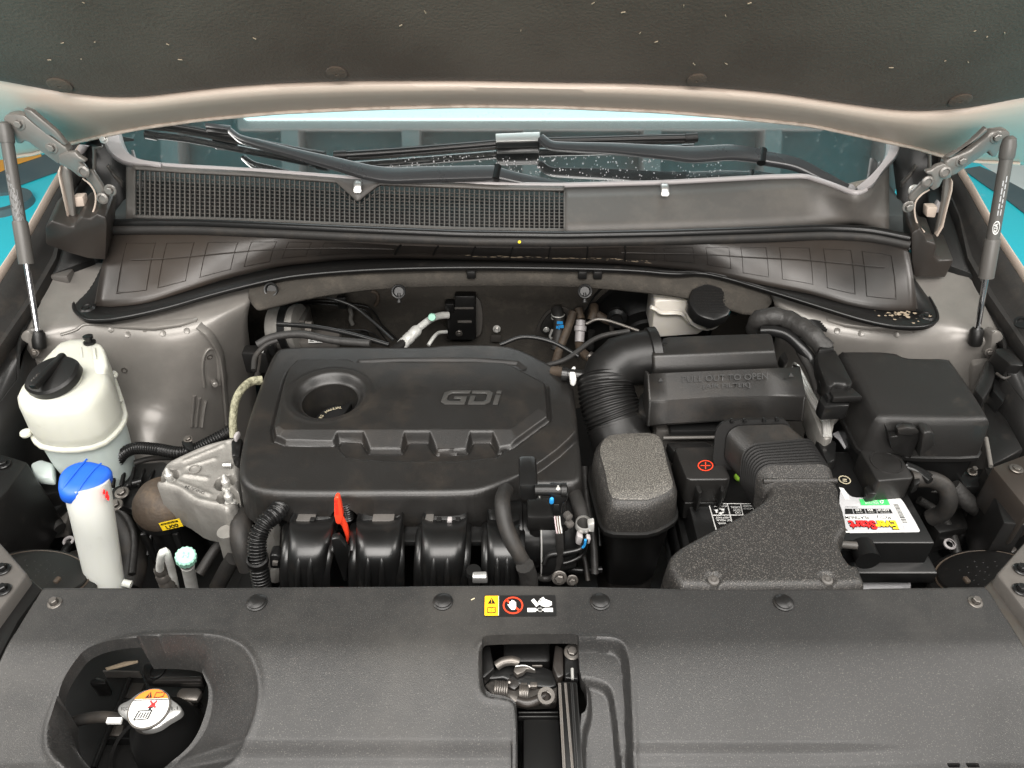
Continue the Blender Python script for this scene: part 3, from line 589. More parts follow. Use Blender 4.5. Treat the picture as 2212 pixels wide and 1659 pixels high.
for p in (cA((697, 440)), cI((922, 105))):
    lathe("push_pin", [(.014, 0), (.014, .003), (.010, .006), (.009, .004), (.004, .004), (.004, .006), (0, .006)], Pz(p, .951), (0, -.1, 1), "black_plastic", pan, 20)
for p in ((1018, 592), (1258, 593), (1291, 593)):
    box("clip_tab", Pz(p, .972), (.018, .012, .018), "black_plastic", pan, .003)
# ---- grey brown end caps either side
for lab, f, pts, sd in (("grey-brown moulded cap at the left end of the cowl seal", cN, [(422, 1290), (480, 1232), (640, 1285), (690, 1290), (705, 1250), (760, 1195), (850, 1215), (905, 1168), (990, 1200), (1000, 1270), (985, 1600), (820, 1585), (660, 1540), (425, 1455)], -1), ("grey-brown moulded cap at the right end of the cowl seal", cO, [(60, 1160), (130, 1120), (180, 1190), (190, 1230), (270, 1250), (272, 1290), (255, 1350), (300, 1395), (425, 1388), (350, 1540), (90, 1535), (65, 1400)], 1)):
    y0 = 1.33; t = thing("end_cap", lab, "end cap", Py(f(pts[0]), y0), "caps at the cowl ends"); P3 = ys(f(*pts), y0)
    slab("cap_shell", P3, (sd * .015, .09, .012), "cowl_plastic", t, .004)
# ================================================================== BODY SHELL
def patch(name, rows, m, parent, sub=2, thick=.003):
    bm = bmesh.new(); add_loft(bm, rows, closed=False); o = done(name, bm, m, parent, 180)
    s = o.modifiers.new("smooth", 'SUBSURF'); s.levels = s.render_levels = sub
    k = o.modifiers.new("thickness", 'SOLIDIFY'); k.thickness = thick; k.offset = -1; return o
def onto(o, p):    # where the sight line of a pixel meets an object
    bpy.context.view_layer.update(); dg = bpy.context.evaluated_depsgraph_get(); e = o.evaluated_get(dg); mi = o.matrix_world.inverted(); r = ray(*p).normalized()
    ok, loc, nn, _ = e.ray_cast(mi @ CAM, r)
    return (o.matrix_world @ loc, nn if nn.dot(r) < 0 else -nn) if ok else (None, None)
def mx(p): return (2212 - p[0], p[1])
for sd, lab in ((-1, "painted inner fender panel behind the white coolant tank"), (1, "painted inner fender panel behind the black fuse box")):
    t = thing("inner_fender", lab, "body panel", (sd * .7, 1.2, .9), "painted inner fender panels")
    g = (lambda p: p) if sd < 0 else mx
    def R(l): return [Pz(g((a, b)), c) if kind == 'z' else Py(g((a, b)), c) for a, b, kind, c in l]
    rows = [R([(60, 575, 'z', 1.0), (130, 570, 'z', .985), (250, 570, 'z', .975), (400, 575, 'z', .97), (540, 560, 'z', .975), (600, 560, 'z', .975)]),
            R([(75, 640, 'z', .965), (140, 640, 'z', .953), (260, 650, 'z', .943), (400, 640, 'z', .945), (520, 610, 'z', .95), (565, 600, 'z', .95)]),
            R([(50, 715, 'z', .945), (140, 694, 'z', .940), (260, 700, 'z', .936), (400, 690, 'z', .938), (490, 665, 'z', .940), (545, 645, 'z', .940)]),
            R([(62, 742, 'z', .932), (150, 704, 'z', .934), (260, 708, 'z', .930), (400, 703, 'z', .931), (490, 680, 'z', .932), (535, 660, 'z', .932)]),
            R([(100, 800, 'y', 1.19), (170, 740, 'y', 1.20), (260, 735, 'y', 1.20), (400, 730, 'y', 1.205), (470, 712, 'y', 1.24), (530, 700, 'y', 1.30)]),
            R([(110, 860, 'y', 1.17), (190, 820, 'y', 1.185), (270, 815, 'y', 1.19), (400, 812, 'y', 1.195), (475, 800, 'y', 1.25), (545, 790, 'y', 1.36)]),
            R([(120, 940, 'y', 1.15), (200, 880, 'y', 1.17), (280, 880, 'y', 1.165), (390, 890, 'y', 1.18), (480, 890, 'y', 1.25), (555, 880, 'y', 1.36)]),
            R([(130, 1010, 'y', 1.10), (230, 935, 'y', 1.13), (300, 940, 'y', 1.10), (400, 955, 'y', 1.14), (490, 960, 'y', 1.25), (560, 960, 'y', 1.36)]),
            R([(150, 1100, 'y', 1.06), (250, 1040, 'y', 1.06), (330, 1040, 'y', 1.06), (420, 1040, 'y', 1.12), (500, 1040, 'y', 1.25), (570, 1040, 'y', 1.36)])]
    tw = patch("tower_panel", rows, "bay_paint", t)
    # overlapping top sheet with its stepped edge, and the seam sealer strip
    ov = [Pz(g(p), .938) for p in ((170, 645), (180, 690), (200, 700), (250, 704), (330, 707), (385, 700), (425, 690), (428, 683), (420, 660), (300, 640))]
    slab("top_sheet", ov, (0, 0, -.008), "bay_paint", t, .003)
    if sd < 0:
        P = [onto(tw, p)[0] for p in cA((1575, 560), (1650, 620), (1700, 690), (1745, 780), (1765, 900), (1778, 1050), (1790, 1200), (1800, 1330))]
        tube("seam_sealer", [p for p in P if p], .0055, "bay_paint", t, 10, flat=2.4)
        def ridge(pts, r, fl):
            Q = [onto(tw, p)[0] for p in cA(*pts)]; Q = [q for q in Q if q]
            if len(Q) > 2: tube("pressed_ridge", Q, r, "bay_paint", t, 12, flat=fl)
        for k in range(3): ridge(((1540 + 42 * k, 1120 + 20 * k), (1535 + 40 * k, 1200), (1525 + 38 * k, 1290), (1520 + 36 * k, 1370)), .003, 2.2)
        ridge(((1620, 1050), (1605, 900), (1625, 790), (1670, 750), (1715, 790), (1730, 900), (1735, 1040)), .0028, 1.6)
        ridge(((480, 640), (600, 600), (680, 555), (900, 560), (1250, 575), (1480, 545)), .0025, 1.6)
        for q in ((1660, 815), (985, 922)): P, nn = onto(tw, cA(q)); lathe("hole_rim", [(.006, -.001), (.006, .001), (.004, .001), (.0035, -.0005), (0, -.0005)], P, nn, "steel_dark", t, 16)
        q = onto(tw, cA((1690, 1010)))[0]; lathe("weld_stud", [(0, 0), (.006, 0), (.006, .016), (.004, .018), (0, .018)], q, (.5, -.8, .1), "bay_paint", t, 12)
    for q in ((880, 600), (1010, 640), (1150, 595), (1290, 630), (1480, 610)):
        P, nn = onto(tw, g(cA(q)))
        if P: lathe("weld_dimple", [(.0065, -.0008), (.005, .0012), (.0025, .0004), (0, 0)], P, nn, "bay_paint", t, 16)
    # strut foot bracket
    f = [g(p) for p in cA((150, 660), (170, 620), (215, 600), (255, 640), (260, 720), (300, 790), (270, 830), (215, 880), (185, 780))]
    slab("foot_bracket", ys(f, 1.165), (0, .03, -.01), "bay_paint", t, .006)
    f = [g(p) for p in ((40, 800), (60, 770), (108, 790), (118, 850), (66, 960), (44, 1000))]; slab("rail_gusset", ys(f, 1.17), (0, .03, 0), "bay_paint", t, .006)
    bolt("clamp_screw", Py(g(cA((275, 780))), 1.16), (-sd * .3, -1, .3), .008, "steel_dark", t)
# ---- fenders with their dark inner gutters
for sd, lab in ((-1, "fender edge and dark gutter left of the printed strut"), (1, "fender edge and dark gutter right of the badge strut")):
    g = (lambda p: p) if sd < 0 else mx
    t = thing("fender", lab, "fender", (sd * .95, 1.4, 1.05), "front fenders")
    E = [((190, 285), 1.15), ((165, 322), 1.135), ((140, 350), 1.125), ((110, 400), 1.10), ((60, 490), 1.06), ((0, 580), 1.03), ((-70, 690), 1.00), ((-150, 820), .97), ((-260, 1010), .94)]
    e = [Pz(g(p), z) for p, z in E]; o_ = [Vector((sd * .006, 0, -.004)), Vector((sd * .009, 0, -.02)), Vector((sd * .012, 0, -.06)), Vector((sd * .014, 0, -.25)), Vector((sd * .014, 0, -.6))]
    loft("outer_panel", [[p + Vector((-sd * .006, 0, -.012)) for p in e], e] + [[p + q for p in e] for q in o_], "paint", t, closed=False, thick=.002)
    I1 = [((215, 300), 1.12), ((195, 340), 1.10), ((165, 400), 1.07), ((140, 470), 1.04), ((120, 560), 1.0), ((75, 640), .975), ((20, 720), .96), ((-60, 840), .93), ((-180, 1000), .90)]
    i1 = [Pz(g(p), z) for p, z in I1]
    i0 = [p + Vector((-sd * .006, 0, -.012)) for p in e]
    loft("gutter", [i0, [a.lerp(b, .35) + Vector((0, 0, -.012)) for a, b in zip(i0, i1)], [a.lerp(b, .75) + Vector((0, 0, -.012)) for a, b in zip(i0, i1)], i1, [p + Vector((-sd * .004, -.01, -.03)) for p in i1]], "rubber", t, closed=False, thick=.004)
    L_ = [Pz(g(p), z) for p, z in (((220, 470), 1.0), ((200, 560), .99), ((115, 590), .985), ((60, 660), .96), ((38, 740), .945), ((36, 820), .92), ((-10, 880), .91), ((-120, 1000), .88))]
    loft("inner_liner", [L_, [p + Vector((-sd * .01, -.02, -.06)) for p in L_], [p + Vector((-sd * .0, -.05, -.4)) for p in L_]], "black_plastic", t, closed=False, thick=.003)
    loft("gutter_floor", [[p + Vector((0, 0, -.022)) for p in i1[:8]], [p + Vector((0, 0, -.002)) for p in L_]], "black_plastic", t, closed=False, thick=.003)
    if sd < 0: box("clip_block", Pz(cA((480, 180)), .975), (.045, .03, .02), "grey_plastic", t, .004)
    else: lathe("drain_hole", [(.014, 0), (.014, .003), (.010, .003), (.009, -.002), (0, -.002)], Pz(cI((1710, 150)), .99), (-.3, -.2, 1), "satin_black", t, 18)
# pillar roots: dark cavities behind the hinges
for sd, lab in ((-1, "dark pillar cavity behind the left hood hinge"), (1, "dark pillar cavity behind the right hood hinge")):
    g = (lambda p: p) if sd < 0 else mx
    t = thing("pillar_root", lab, "body panel", (sd * .85, 1.6, 1.1), "pillar roots behind the hinges")
    loft("cavity_wall", [[Py(g(p), 1.62) for p in ((150, 300), (200, 292), (240, 290), (290, 300))], [Py(g(p), 1.58) for p in ((140, 420), (190, 420), (240, 420), (275, 420))], [Py(g(p), 1.50) for p in ((110, 560), (170, 560), (230, 560), (270, 560))]], "black_plastic", t, closed=False, thick=.004)
    slab("flange_strip", [Py(g(p), 1.52) for p in cN((850, 535), (900, 520), (950, 540), (945, 565), (888, 570), (886, 860), (855, 870), (858, 600))], (0, .01, 0), "bay_paint", t, .003)
    slab("brace_strip", [Py(g(p), 1.54) for p in cN((985, 720), (1010, 710), (1040, 780), (1140, 880), (1145, 930), (1060, 830))], (0, .01, 0), "steel_dark", t, .002)
    bolt("hinge_stud", Py(g(cN((1030, 945))), 1.46), (0, -1, .2), .011, "silver", t, .016)
    slab("white_tab", [Py(g(p), 1.50) for p in cN((750, 1090), (800, 1040), (850, 1150), (840, 1200), (735, 1190))], (0, .012, 0), "trim_grey", t, .004)
    tube("edge_trim", [Py(g(p), 1.60) for p in cN((800, 510), (740, 600), (690, 680))], .008, "trim_grey", t, 8)
    loft("pillar_cover", [[Py(g(p), 1.50) for p in cN((740, 500), (800, 470), (945, 440))], [Py(g(p), 1.51) for p in cN((800, 505), (880, 500), (945, 470))], [Py(g(p), 1.53) for p in cN((900, 520), (930, 530), (945, 525))]], "satin_black", t, closed=False, thick=.004)

# ================================================================== FIREWALL
fwl = thing("firewall", "dusty felt-lined firewall behind the engine cover", "firewall", (0, 1.5, .8))
bm = bmesh.new(); gx = 40; gy = 14
rows = [[Vector((-.62 + 1.24 * i / gx, 1.50 + .006 * noise.noise(Vector((i * .5, j * .5, 0))), .98 - .5 * j / gy)) for i in range(gx + 1)] for j in range(gy + 1)]
loft("felt_lining", rows, "sound_felt", fwl, closed=False, thick=.01)
LE = [(541, 640), (548, 662), (556, 672), (575, 668), (661, 647), (740, 634), (814, 625), (940, 619), (1100, 617), (1238, 619), (1356, 629), (1490, 645), (1570, 668), (1618, 683), (1653, 674), (1668, 650), (1660, 636)]
TE = [(541, 622), (556, 612), (580, 606), (600, 602), (661, 594), (740, 586), (814, 582), (940, 578), (1100, 576), (1238, 579), (1356, 583), (1460, 588), (1530, 590), (1580, 600), (1630, 614), (1656, 624), (1662, 632)]
te = [Pz(p, zbt(p[0]) - .014) for p in TE]; le = [Pz(p, .938) for p in LE]
te = chaikin(te, 1, False); le = chaikin(le, 1, False)
loft("felt_strip", [[p + Vector((0, .03, .004)) for p in te], te, [a.lerp(b, .4) + Vector((0, -.012, .004)) for a, b in zip(te, le)], [a.lerp(b, .8) + Vector((0, -.014, 0)) for a, b in zip(te, le)], le, [p + Vector((0, .02, -.012)) for p in le], [p + Vector((0, .10, .0)) for p in le]], "sound_felt", fwl, closed=False, smooth=180)
for p in (cE((252, 195)), cE((990, 206)), cG((188, 255))):
    q = Pz(p, .962); lathe("felt_hole", [(.0145, .000), (.0135, .003), (.011, .002), (.009, -.004), (0, -.004)], q + Vector((0, -.008, 0)), (0, -.85, .5), "black_print", fwl, 20)
    lathe("felt_pin", [(0, 0), (.004, 0), (.004, .016), (.0052, .016), (.0052, .019), (0, .019)], q + Vector((0, -.004, -.006)), (0, -.6, -.8), "black_plastic", fwl, 12)
yF = 1.493
slab("port_ring", ys(chaikin([Vector((*p, 0)) for p in cE((1290, 300), (1310, 240), (1370, 218), (1430, 225), (1475, 270), (1480, 430), (1450, 480), (1300, 480))], 2) and [(v.x, v.y) for v in chaikin([Vector((*p, 0)) for p in cE((1290, 300), (1310, 240), (1370, 218), (1430, 225), (1475, 270), (1480, 430), (1450, 480), (1300, 480))], 2)], yF), (0, -.010, 0), "grey_plastic", fwl, .004)
gp_ = [(v.x, v.y) for v in chaikin([Vector((*p, 0)) for p in cE((1775, 450), (1800, 380), (1860, 310), (1930, 290), (2000, 320), (1985, 400), (1900, 500), (1810, 490))], 2)]
slab("grommet_plate", ys(gp_, yF), (0, -.008, 0), "steel_dark", fwl, .003)
c_ = np.mean([(p[0], p[1]) for p in gp_], 0); slab("grommet", ys([(c_[0] + (p[0] - c_[0]) * .72, c_[1] + (p[1] - c_[1]) * .72) for p in gp_], yF - .008), (0, -.008, 0), "rubber", fwl, .003)
bolt("grommet_bolt", Py(cE((1845, 440)), yF - .016), (0, -1, 0), .007, "silver", fwl)
bolt("firewall_stud", Py(cE((1557, 436)), yF - .008), (0, -1, .3), .009, "silver", fwl, .022); slab("stud_plate", ys(cE((1527, 470), (1580, 470), (1580, 508), (1523, 508)), yF - .01), (0, -.003, 0), "steel_dark", fwl, .001)
tube("brake_line", [Py(p, 1.475) for p in cE((400, 275), (560, 272), (700, 290), (800, 305), (850, 345), (890, 410), (960, 480), (1010, 520))], .0021, "satin_black", fwl, 8)
tube("brake_line", [Py(p, 1.468) for p in cE((380, 285), (560, 292), (720, 310), (800, 330), (830, 370), (870, 440), (930, 520))], .0021, "satin_black", fwl, 8)
tube("brake_line", [Py(p, 1.462) for p in cE((440, 410), (560, 425), (700, 440), (800, 445), (880, 490))], .0021, "satin_black", fwl, 8)
tube("brake_line", [Py(p, 1.455) for p in cE((430, 470), (540, 480), (640, 500), (720, 510))], .0021, "satin_black", fwl, 8)
for c in ((660, 280), (790, 485)): box("line_clip", Py(cE(c), 1.46), (.02, .012, .03), "black_plastic", fwl, .002)
tube("wire_loop", [Py(p, 1.486) for p in cE((830, 215), (862, 230), (868, 270), (850, 300))], .004, "brown_rubber", fwl, 8)
tube("ground_clip", [Py(p, 1.47) for p in cE((705, 320), (712, 350), (708, 380), (720, 410))], .005, "cast_metal", fwl, 8)
# ---- brake hydraulic unit behind the cover
t = thing("hydraulic_unit", "metal brake hydraulic block with speckled round motor at the rear left", "hydraulic unit", Py(cE((330, 430)), 1.36))
lathe("motor", [(0, 0), (.045, 0), (.048, .006), (.048, .05), (.05, .05), (.05, .06), (0, .06)], Py(cE((265, 430)), 1.36), (1, -.12, .1), "cast_metal", t, 30)
lathe("motor_flange", [(0, 0), (.055, 0), (.055, .016), (0, .016)], Py(cE((345, 430)), 1.36), (1, -.12, .1), "satin_black", t, 30)
box("valve_block", Py(cE((415, 440)), 1.38), (.045, .06, .085), "steel_dark", t, .003); box("connector_box", Py(cE((530, 500)), 1.35), (.085, .05, .022), "grey_plastic", t, .003)
o_ = Py(cE((463, 516)), 1.322); sh = Sheet(o_, Py(cE((545, 514)), 1.322) - o_, Py(cE((463, 492)), 1.322) - o_)
sh.poly("sticker", rect(0, 0, 1, 1), "white_print", t); sh.polys("sticker_bars", [rect(.64 + .09 * (k % 3), .2 + .22 * (k // 3), .70 + .09 * (k % 3), .34 + .22 * (k // 3)) for k in (0, 2, 4, 5, 6, 8)] + [rect(.1, .6, .3, .75), rect(.1, .25, .4, .4)], "black_print", t)
for k in range(3): lathe("line_nut", [(0, 0), (.007, 0), (.007, .014), (0, .014)], Py(cE((450, 405 + 32 * k)), 1.345), (1, -.2, 0), "steel_dark", t, 6)
t = thing("cable_connector", "small black wiring connector cluster at the rear left corner of the cover", "connector", Py(cE((180, 620)), 1.25))
box("connector_body", Py(cE((170, 610)), 1.25), (.05, .03, .05), "black_plastic", t, .004); box("connector_lock", Py(cE((230, 540)), 1.26), (.03, .02, .03), "satin_black", t, .003)
tube("lead", [Py(p, 1.24) for p in cE((190, 560), (180, 640), (165, 720))], .006, "steel_dark", t, 8)
for k, q in enumerate(((215, 500), (240, 520), (195, 560), (265, 470))): lathe("terminal_pin", [(0, 0), (.003, 0), (.003, .008), (0, .008)], Py(cE(q), 1.24), (.3, -1, .4), "zinc", t, 10)
# ---- air conditioning block and pipe
t = thing("refrigerant_pipe", "silver refrigerant pipe with small mint cap entering a black block", "pipe", Py(cE((1180, 420)), 1.42))
tube("silver_tube", [Py(p, y) for p, y in ((cE((1275, 355)), 1.46), (cE((1230, 358)), 1.45), (cE((1180, 375)), 1.43), (cE((1130, 410)), 1.41), (cE((1075, 455)), 1.39))], .008, "pipe_metal", t, 14)
a, b = Py(cE((1105, 430)), 1.40), Py(cE((1035, 500)), 1.37); d = (b - a)
bm = bmesh.new(); add_lathe(bm, [(r_ * .78, h_) for r_, h_ in ((.011, 0), (.014, .004), (.016, .008), (.016, .022), (.0145, .025), (.0165, .029), (.0165, .040), (.0145, .043), (.0165, .047), (.0155, .058), (.012, .062), (0, .062))], a, d, 18); done("crimp", bm, "pipe_metal", t, 50)
tube("black_hose", [b, Py(cE((985, 540)), 1.345), Py(cE((920, 590)), 1.31)], .0098, "rubber", t, 12)
lathe("service_cap", [(0, 0), (.0085, 0), (.0085, .008), (.0075, .0095), (0, .0095)], Py(cE((1183, 366)), 1.415), (0, -.9, .5), "mint", t, 14)
tube("thin_tube", [Py(p, y) for p, y in ((cE((1265, 452)), 1.46), (cE((1220, 458)), 1.44), (cE((1190, 485)), 1.41), (cE((1160, 530)), 1.39))], .0042, "pipe_metal", t, 10)
t = thing("expansion_valve_cover", "black moulded block against the grey oval firewall port", "valve cover", Py(cE((1350, 380)), 1.47))
slab("block", ys(cE((1268, 340), (1310, 330), (1312, 245), (1435, 245), (1437, 500), (1275, 502), (1268, 430)), 1.465), (0, .022, 0), "black_plastic", t, .004)
slab("side_lug", ys(cE((1255, 290), (1310, 290), (1310, 345), (1255, 340)), 1.462), (0, .02, 0), "black_plastic", t, .003)
for q in (((1312, 312), (1424, 312), (1424, 322), (1312, 322)), ((1330, 390), (1412, 390), (1412, 402), (1330, 402))): slab("moulded_rib", ys(cE(*q), 1.462), (0, .004, 0), "grey_plastic", t, .001)
bolt("valve_screw", Py(cE((1338, 462)), 1.463), (0, -1, 0), .008, "steel_dark", t)
# ---- heater hoses
t = thing("heater_hose", "black heater hose with blue print and wire clamp below the grommet", "hose", Py(cE((1920, 400)), 1.45))
tube("hose", [Py(p, y) for p, y in ((cE((1905, 320)), 1.47), (cE((1915, 370)), 1.45), (cE((1920, 440)), 1.43), (cE((1905, 560)), 1.40))], .0135, "rubber", t, 14)
o_ = Py(cE((1902, 437)), 1.414); sh = Sheet(o_, Py(cE((1945, 437)), 1.414) - o_, Py(cE((1902, 385)), 1.414) - o_); sh.polys("hose_print", [rect(.0, .1, .25, .4), rect(.3, .0, .5, .45), rect(.55, .15, 1, .5), rect(.1, .6, .9, .9)], "blue_print", t)
bm = bmesh.new()
for k in (0, 1): add_lathe(bm, [(.0137, 0), (.0152, .0015), (.0137, .003)], Py(cE((1912, 356)), 1.452) + Vector((0, 0, -.008 * k)), (0, .1, 1), 22)
done("wire_clamp", bm, "silver", t); tube("clamp_ear", [Py(p, 1.43) for p in cE((1880, 440), (1865, 480), (1880, 490))], .003, "silver", t, 6)
t = thing("heater_hose", "brown dusty heater hose pair joined by a pale valve coupling", "hose", Py(cE((2050, 450)), 1.43))
tube("hose", [Py(p, y) for p, y in ((cE((2030, 320)), 1.47), (cE((2045, 380)), 1.45))], .0098, "brown_rubber", t, 12)
tube("hose", [Py(p, y) for p, y in ((cE((2040, 470)), 1.43), (cE((2035, 520)), 1.41), (cE((2055, 570)), 1.38), (cE((2105, 610)), 1.35))], .0098, "brown_rubber", t, 12)
tube("hose", [Py(p, y) for p, y in ((cG((255, 380)), 1.47), (cG((255, 430)), 1.45), (cG((240, 480)), 1.44))], .0105, "brown_rubber", t, 12)
tube("hose", [Py(p, y) for p, y in ((cG((280, 440)), 1.45), (cG((340, 475)), 1.44), (cG((420, 500)), 1.43))], .0098, "brown_rubber", t, 12)
a, b = Py(cE((2045, 385)), 1.44), Py(cE((2040, 465)), 1.42); lathe("coupling", [(0, 0), (.0105, 0), (.0105, .012), (.0135, .014), (.0135, .024), (.0105, .026), (.0105, .048), (0, .048)], a, b - a, "trim_grey", t, 18)
lathe("coupling_stub", [(0, 0), (.008, 0), (.008, .035), (.009, .037), (.009, .045), (0, .045)], Py(cG((238, 560)), 1.42), (0, -.05, -1), "black_plastic", t, 16)
slab("clamp_tab", ys(cG((370, 530), (400, 530), (405, 570), (370, 560)), 1.41), (0, .01, 0), "steel_dark", t, .002); lathe("hose_clamp", [(.010, 0), (.0115, .002), (.0115, .009), (.010, .011)], Py(cG((420, 500)), 1.43), (1, 0, -.2), "steel_dark", t, 18)
lathe("hose_clamp", [(.010, 0), (.0118, .002), (.0118, .010), (.010, .012)], Py(cG((212, 735)), 1.36), (.8, -.5, -.4), "steel_dark", t, 18)
t = thing("coolant_pipe", "long dusty brown hose slanting down between grommet and elbow duct", "hose", Py(cE((1940, 500)), 1.40))
tube("pipe", [Py(p, y) for p, y in ((cE((2000, 340)), 1.45), (cE((1970, 430)), 1.42), (cE((1920, 560)), 1.38), (cE((1890, 660)), 1.34))], .0095, "brown_rubber", t, 12)
# ---- brake booster and fluid tank
t = thing("brake_booster", "black dished brake booster with bright rim lines behind the fluid tank", "brake booster", Py(cG((640, 500)), 1.44))
lathe("shell", [(0, .10), (.03, .10), (.035, .09), (.06, .088), (.065, .082), (.085, .080), (.095, .07), (.108, .055), (.125, .04), (.132, .03), (.140, .03), (.142, .02), (.142, 0), (0, 0)], Py(cG((640, 520)), 1.50), (-.1, -1, .05), "gloss_black", t, 48)
lathe("rim_bead", [(.143, 0), (.146, .003), (.146, .008), (.143, .011)], Py(cG((640, 520)), 1.475), (-.1, -1, .05), "satin_black", t, 48)
lathe("vacuum_valve", [(0, 0), (.022, 0), (.022, .012), (.014, .016), (.014, .03), (0, .03)], Py(cG((425, 450)), 1.425), (-.2, -1, .1), "satin_black", t, 20)
t = thing("brake_fluid_tank", "pale brown-stained brake fluid tank with big black ribbed cap", "fluid tank", Py(cG((900, 500)), 1.33))
bm = bmesh.new(); y0 = 1.36
def tr(pts, y, dy): return [Py(p, y + d) for p, d in zip(cG(*pts), dy)]
ft = tr([(700, 345), (735, 336), (935, 336), (960, 400), (985, 450), (1160, 480), (1165, 497), (1100, 520), (1010, 585), (735, 605), (672, 590), (690, 440)], 1.33, [0] * 12)
slab("tank", ft, (0, .085, .0), "brake_tank", t, .010, 3)
P = tr([(668, 385), (700, 400), (745, 425), (880, 430), (935, 480), (985, 510), (1100, 515), (1165, 492)], 1.325, [0] * 8); tube("seam_flange", P, .0042, "brake_tank", t, 8, flat=1.6)
q = Py(cG((1085, 385)), 1.295); ax = Vector((.04, -.45, 1)); lathe("filler_neck", [(0, -.03), (.036, -.03), (.036, .01), (0, .01)], q, ax, "brake_tank", t, 24)
bm = bmesh.new(); n = 48; axn = ax.normalized(); u = axn.orthogonal().normalized(); v = axn.cross(u); rings = []
for r, h in ((.040, -.010), (.0425, -.008), (.0425, .014), (.040, .018), (.036, .0195), (.0, .0195)):
    rings.append([q + axn * h + (u * math.cos(a) + v * math.sin(a)) * max(1e-5, r * (1 + (.035 * max(0, math.cos(a * 8)) if r > .038 else 0))) for a in [2 * math.pi * k / n for k in range(n)]])
add_loft(bm, rings); done("cap", bm, "satin_black", t, 35)
bm = bmesh.new(); rr = random.Random(9); e2 = Vector((1, 0, 0)); e2 = (e2 - axn * e2.dot(axn)).normalized(); e1 = axn.cross(e2)
for j in range(9):
    yy = -.026 + .0065 * j; xx = -math.sqrt(max(0, .033 ** 2 - yy ** 2))
    while xx < -(-math.sqrt(max(0, .033 ** 2 - yy ** 2))) - .004: l = rr.uniform(.002, .007); add_slab(bm, [q + axn * .0196 + e2 * (xx + a) + e1 * (yy + b) for a, b in ((0, 0), (l, 0), (l, .003), (0, .003))], axn * .0006); xx += l + .0018
o = done("raised_or_painted_lettering", bm, "black_plastic", t, 0); o["kind"] = "stuff"
tube("cap_tether", [Py(p, 1.34) for p in cG((1200, 395), (1230, 370), (1255, 380), (1240, 410), (1290, 440))], .0035, "black_plastic", t, 8)
lathe("screw_clamp", [(0, 0), (.007, 0), (.0078, .002), (.0078, .005), (0, .005)], Py(cG((685, 572)), 1.20), (0, -1, .3), "silver", t, 20)
box("clamp_body", Py(cG((690, 615)), 1.20), (.014, .012, .012), "silver", t, .002)
# ================================================================== ENGINE COVER
ZC = .93
ec = thing("engine_cover", "large matt black engine cover with raised panel and round filler opening", "engine cover", (-.12, .97, .9))
main = xy(cE((300, 527), (700, 528), (1150, 531), (1250, 516), (1560, 512), (1700, 540), (1890, 640), (1985, 700), (2008, 760), (2030, 1000), (2012, 1040), (1880, 1160), (1650, 1312), (1500, 1372), (1380, 1395), (720, 1396), (590, 1400), (180, 1395), (80, 1345), (44, 1262), (90, 1000), (180, 740), (248, 580)), ZC)
lobe = xy(cE((2030, 990), (2050, 1080), (2060, 1240), (2030, 1290), (1980, 1303), (1745, 1302), (1660, 1322)), ZC)
outer = xy(cE((300, 527), (700, 528), (1150, 531), (1250, 516), (1560, 512), (1700, 540), (1890, 640), (1985, 700), (2008, 760), (2030, 980), (2048, 1080), (2060, 1240), (2045, 1280), (2000, 1302), (1750, 1304), (1690, 1300), (1630, 1322), (1500, 1372), (1380, 1395), (720, 1396), (590, 1400), (180, 1395), (80, 1345), (44, 1262), (90, 1000), (180, 740), (248, 580)), ZC)
panel = xy(cE((400, 640), (708, 638), (732, 656), (1600, 658), (1660, 682), (1842, 776), (1856, 962), (1642, 1120), (1570, 1128), (1530, 1068), (1410, 1068), (1380, 1132), (1210, 1138), (1165, 1068), (1030, 1068), (1000, 1132), (820, 1132), (780, 1068), (640, 1068), (610, 1106), (330, 1102), (272, 1080), (262, 1022), (330, 745), (352, 690)), ZC)
ptop = xy(cE((410, 648), (715, 648), (740, 664), (1595, 666), (1650, 690), (1825, 785), (1800, 930), (1640, 1050), (330, 1052), (300, 1030), (345, 750), (365, 695)), ZC)
band = xy(cE((640, 1060), (1640, 1060), (1660, 1110), (1530, 1206), (700, 1206), (610, 1112)), ZC); band2 = xy(cE((720, 650), (760, 602), (1660, 602), (1760, 680), (1640, 680), (1600, 660)), ZC)
hc = Pz(cE((588, 848)), ZC); hr = (Pz(cE((752, 848)), ZC) - hc).x * .98
hole = [(hc.x + hr * math.cos(a), hc.y + hr * math.sin(a)) for a in [2 * math.pi * k / 72 for k in range(72)]]
O2 = ch2(outer, 2); P2 = panel; M2 = ch2(main, 1); N2 = ptop; B2 = ch2(band, 1); B3 = ch2(band2, 1)
notch = Pz(cE((655, 1398)), ZC)
def ech(X, Y):
    dp, _, _ = sdf(P2, X, Y); dt, _, _ = sdf(N2, X, Y); db, _, _ = sdf(B2, X, Y); db3, _, _ = sdf(B3, X, Y); dm, _, _ = sdf(M2, X, Y)
    h = -.014 * sm(dm, -.002, .006)
    h = h - .007 * sm(-db, -.001, .007) * sm(dp, -.001, .003) - .005 * sm(-db3, -.001, .010) * sm(dp, -.001, .003)
    h = h + .0125 * sm(-dp, -.0004, .0032) - .0125 * np.clip(dt / .032, 0, 1) * sm(-dp, -.0004, .0032)       # raised panel with falling front border
    h = h - .0035 * np.exp(-((dp - .0030) / .0022) ** 2)                 # groove round it
    r = np.hypot(X - hc.x, Y - hc.y); h = h - .016 * (1 - sm(r, hr, hr + .020)) ** 1.5 + .0012 * np.exp(-((r - hr - .024) / .004) ** 2)
    return h + .004 * sm(Y, .80, 1.15) * 0
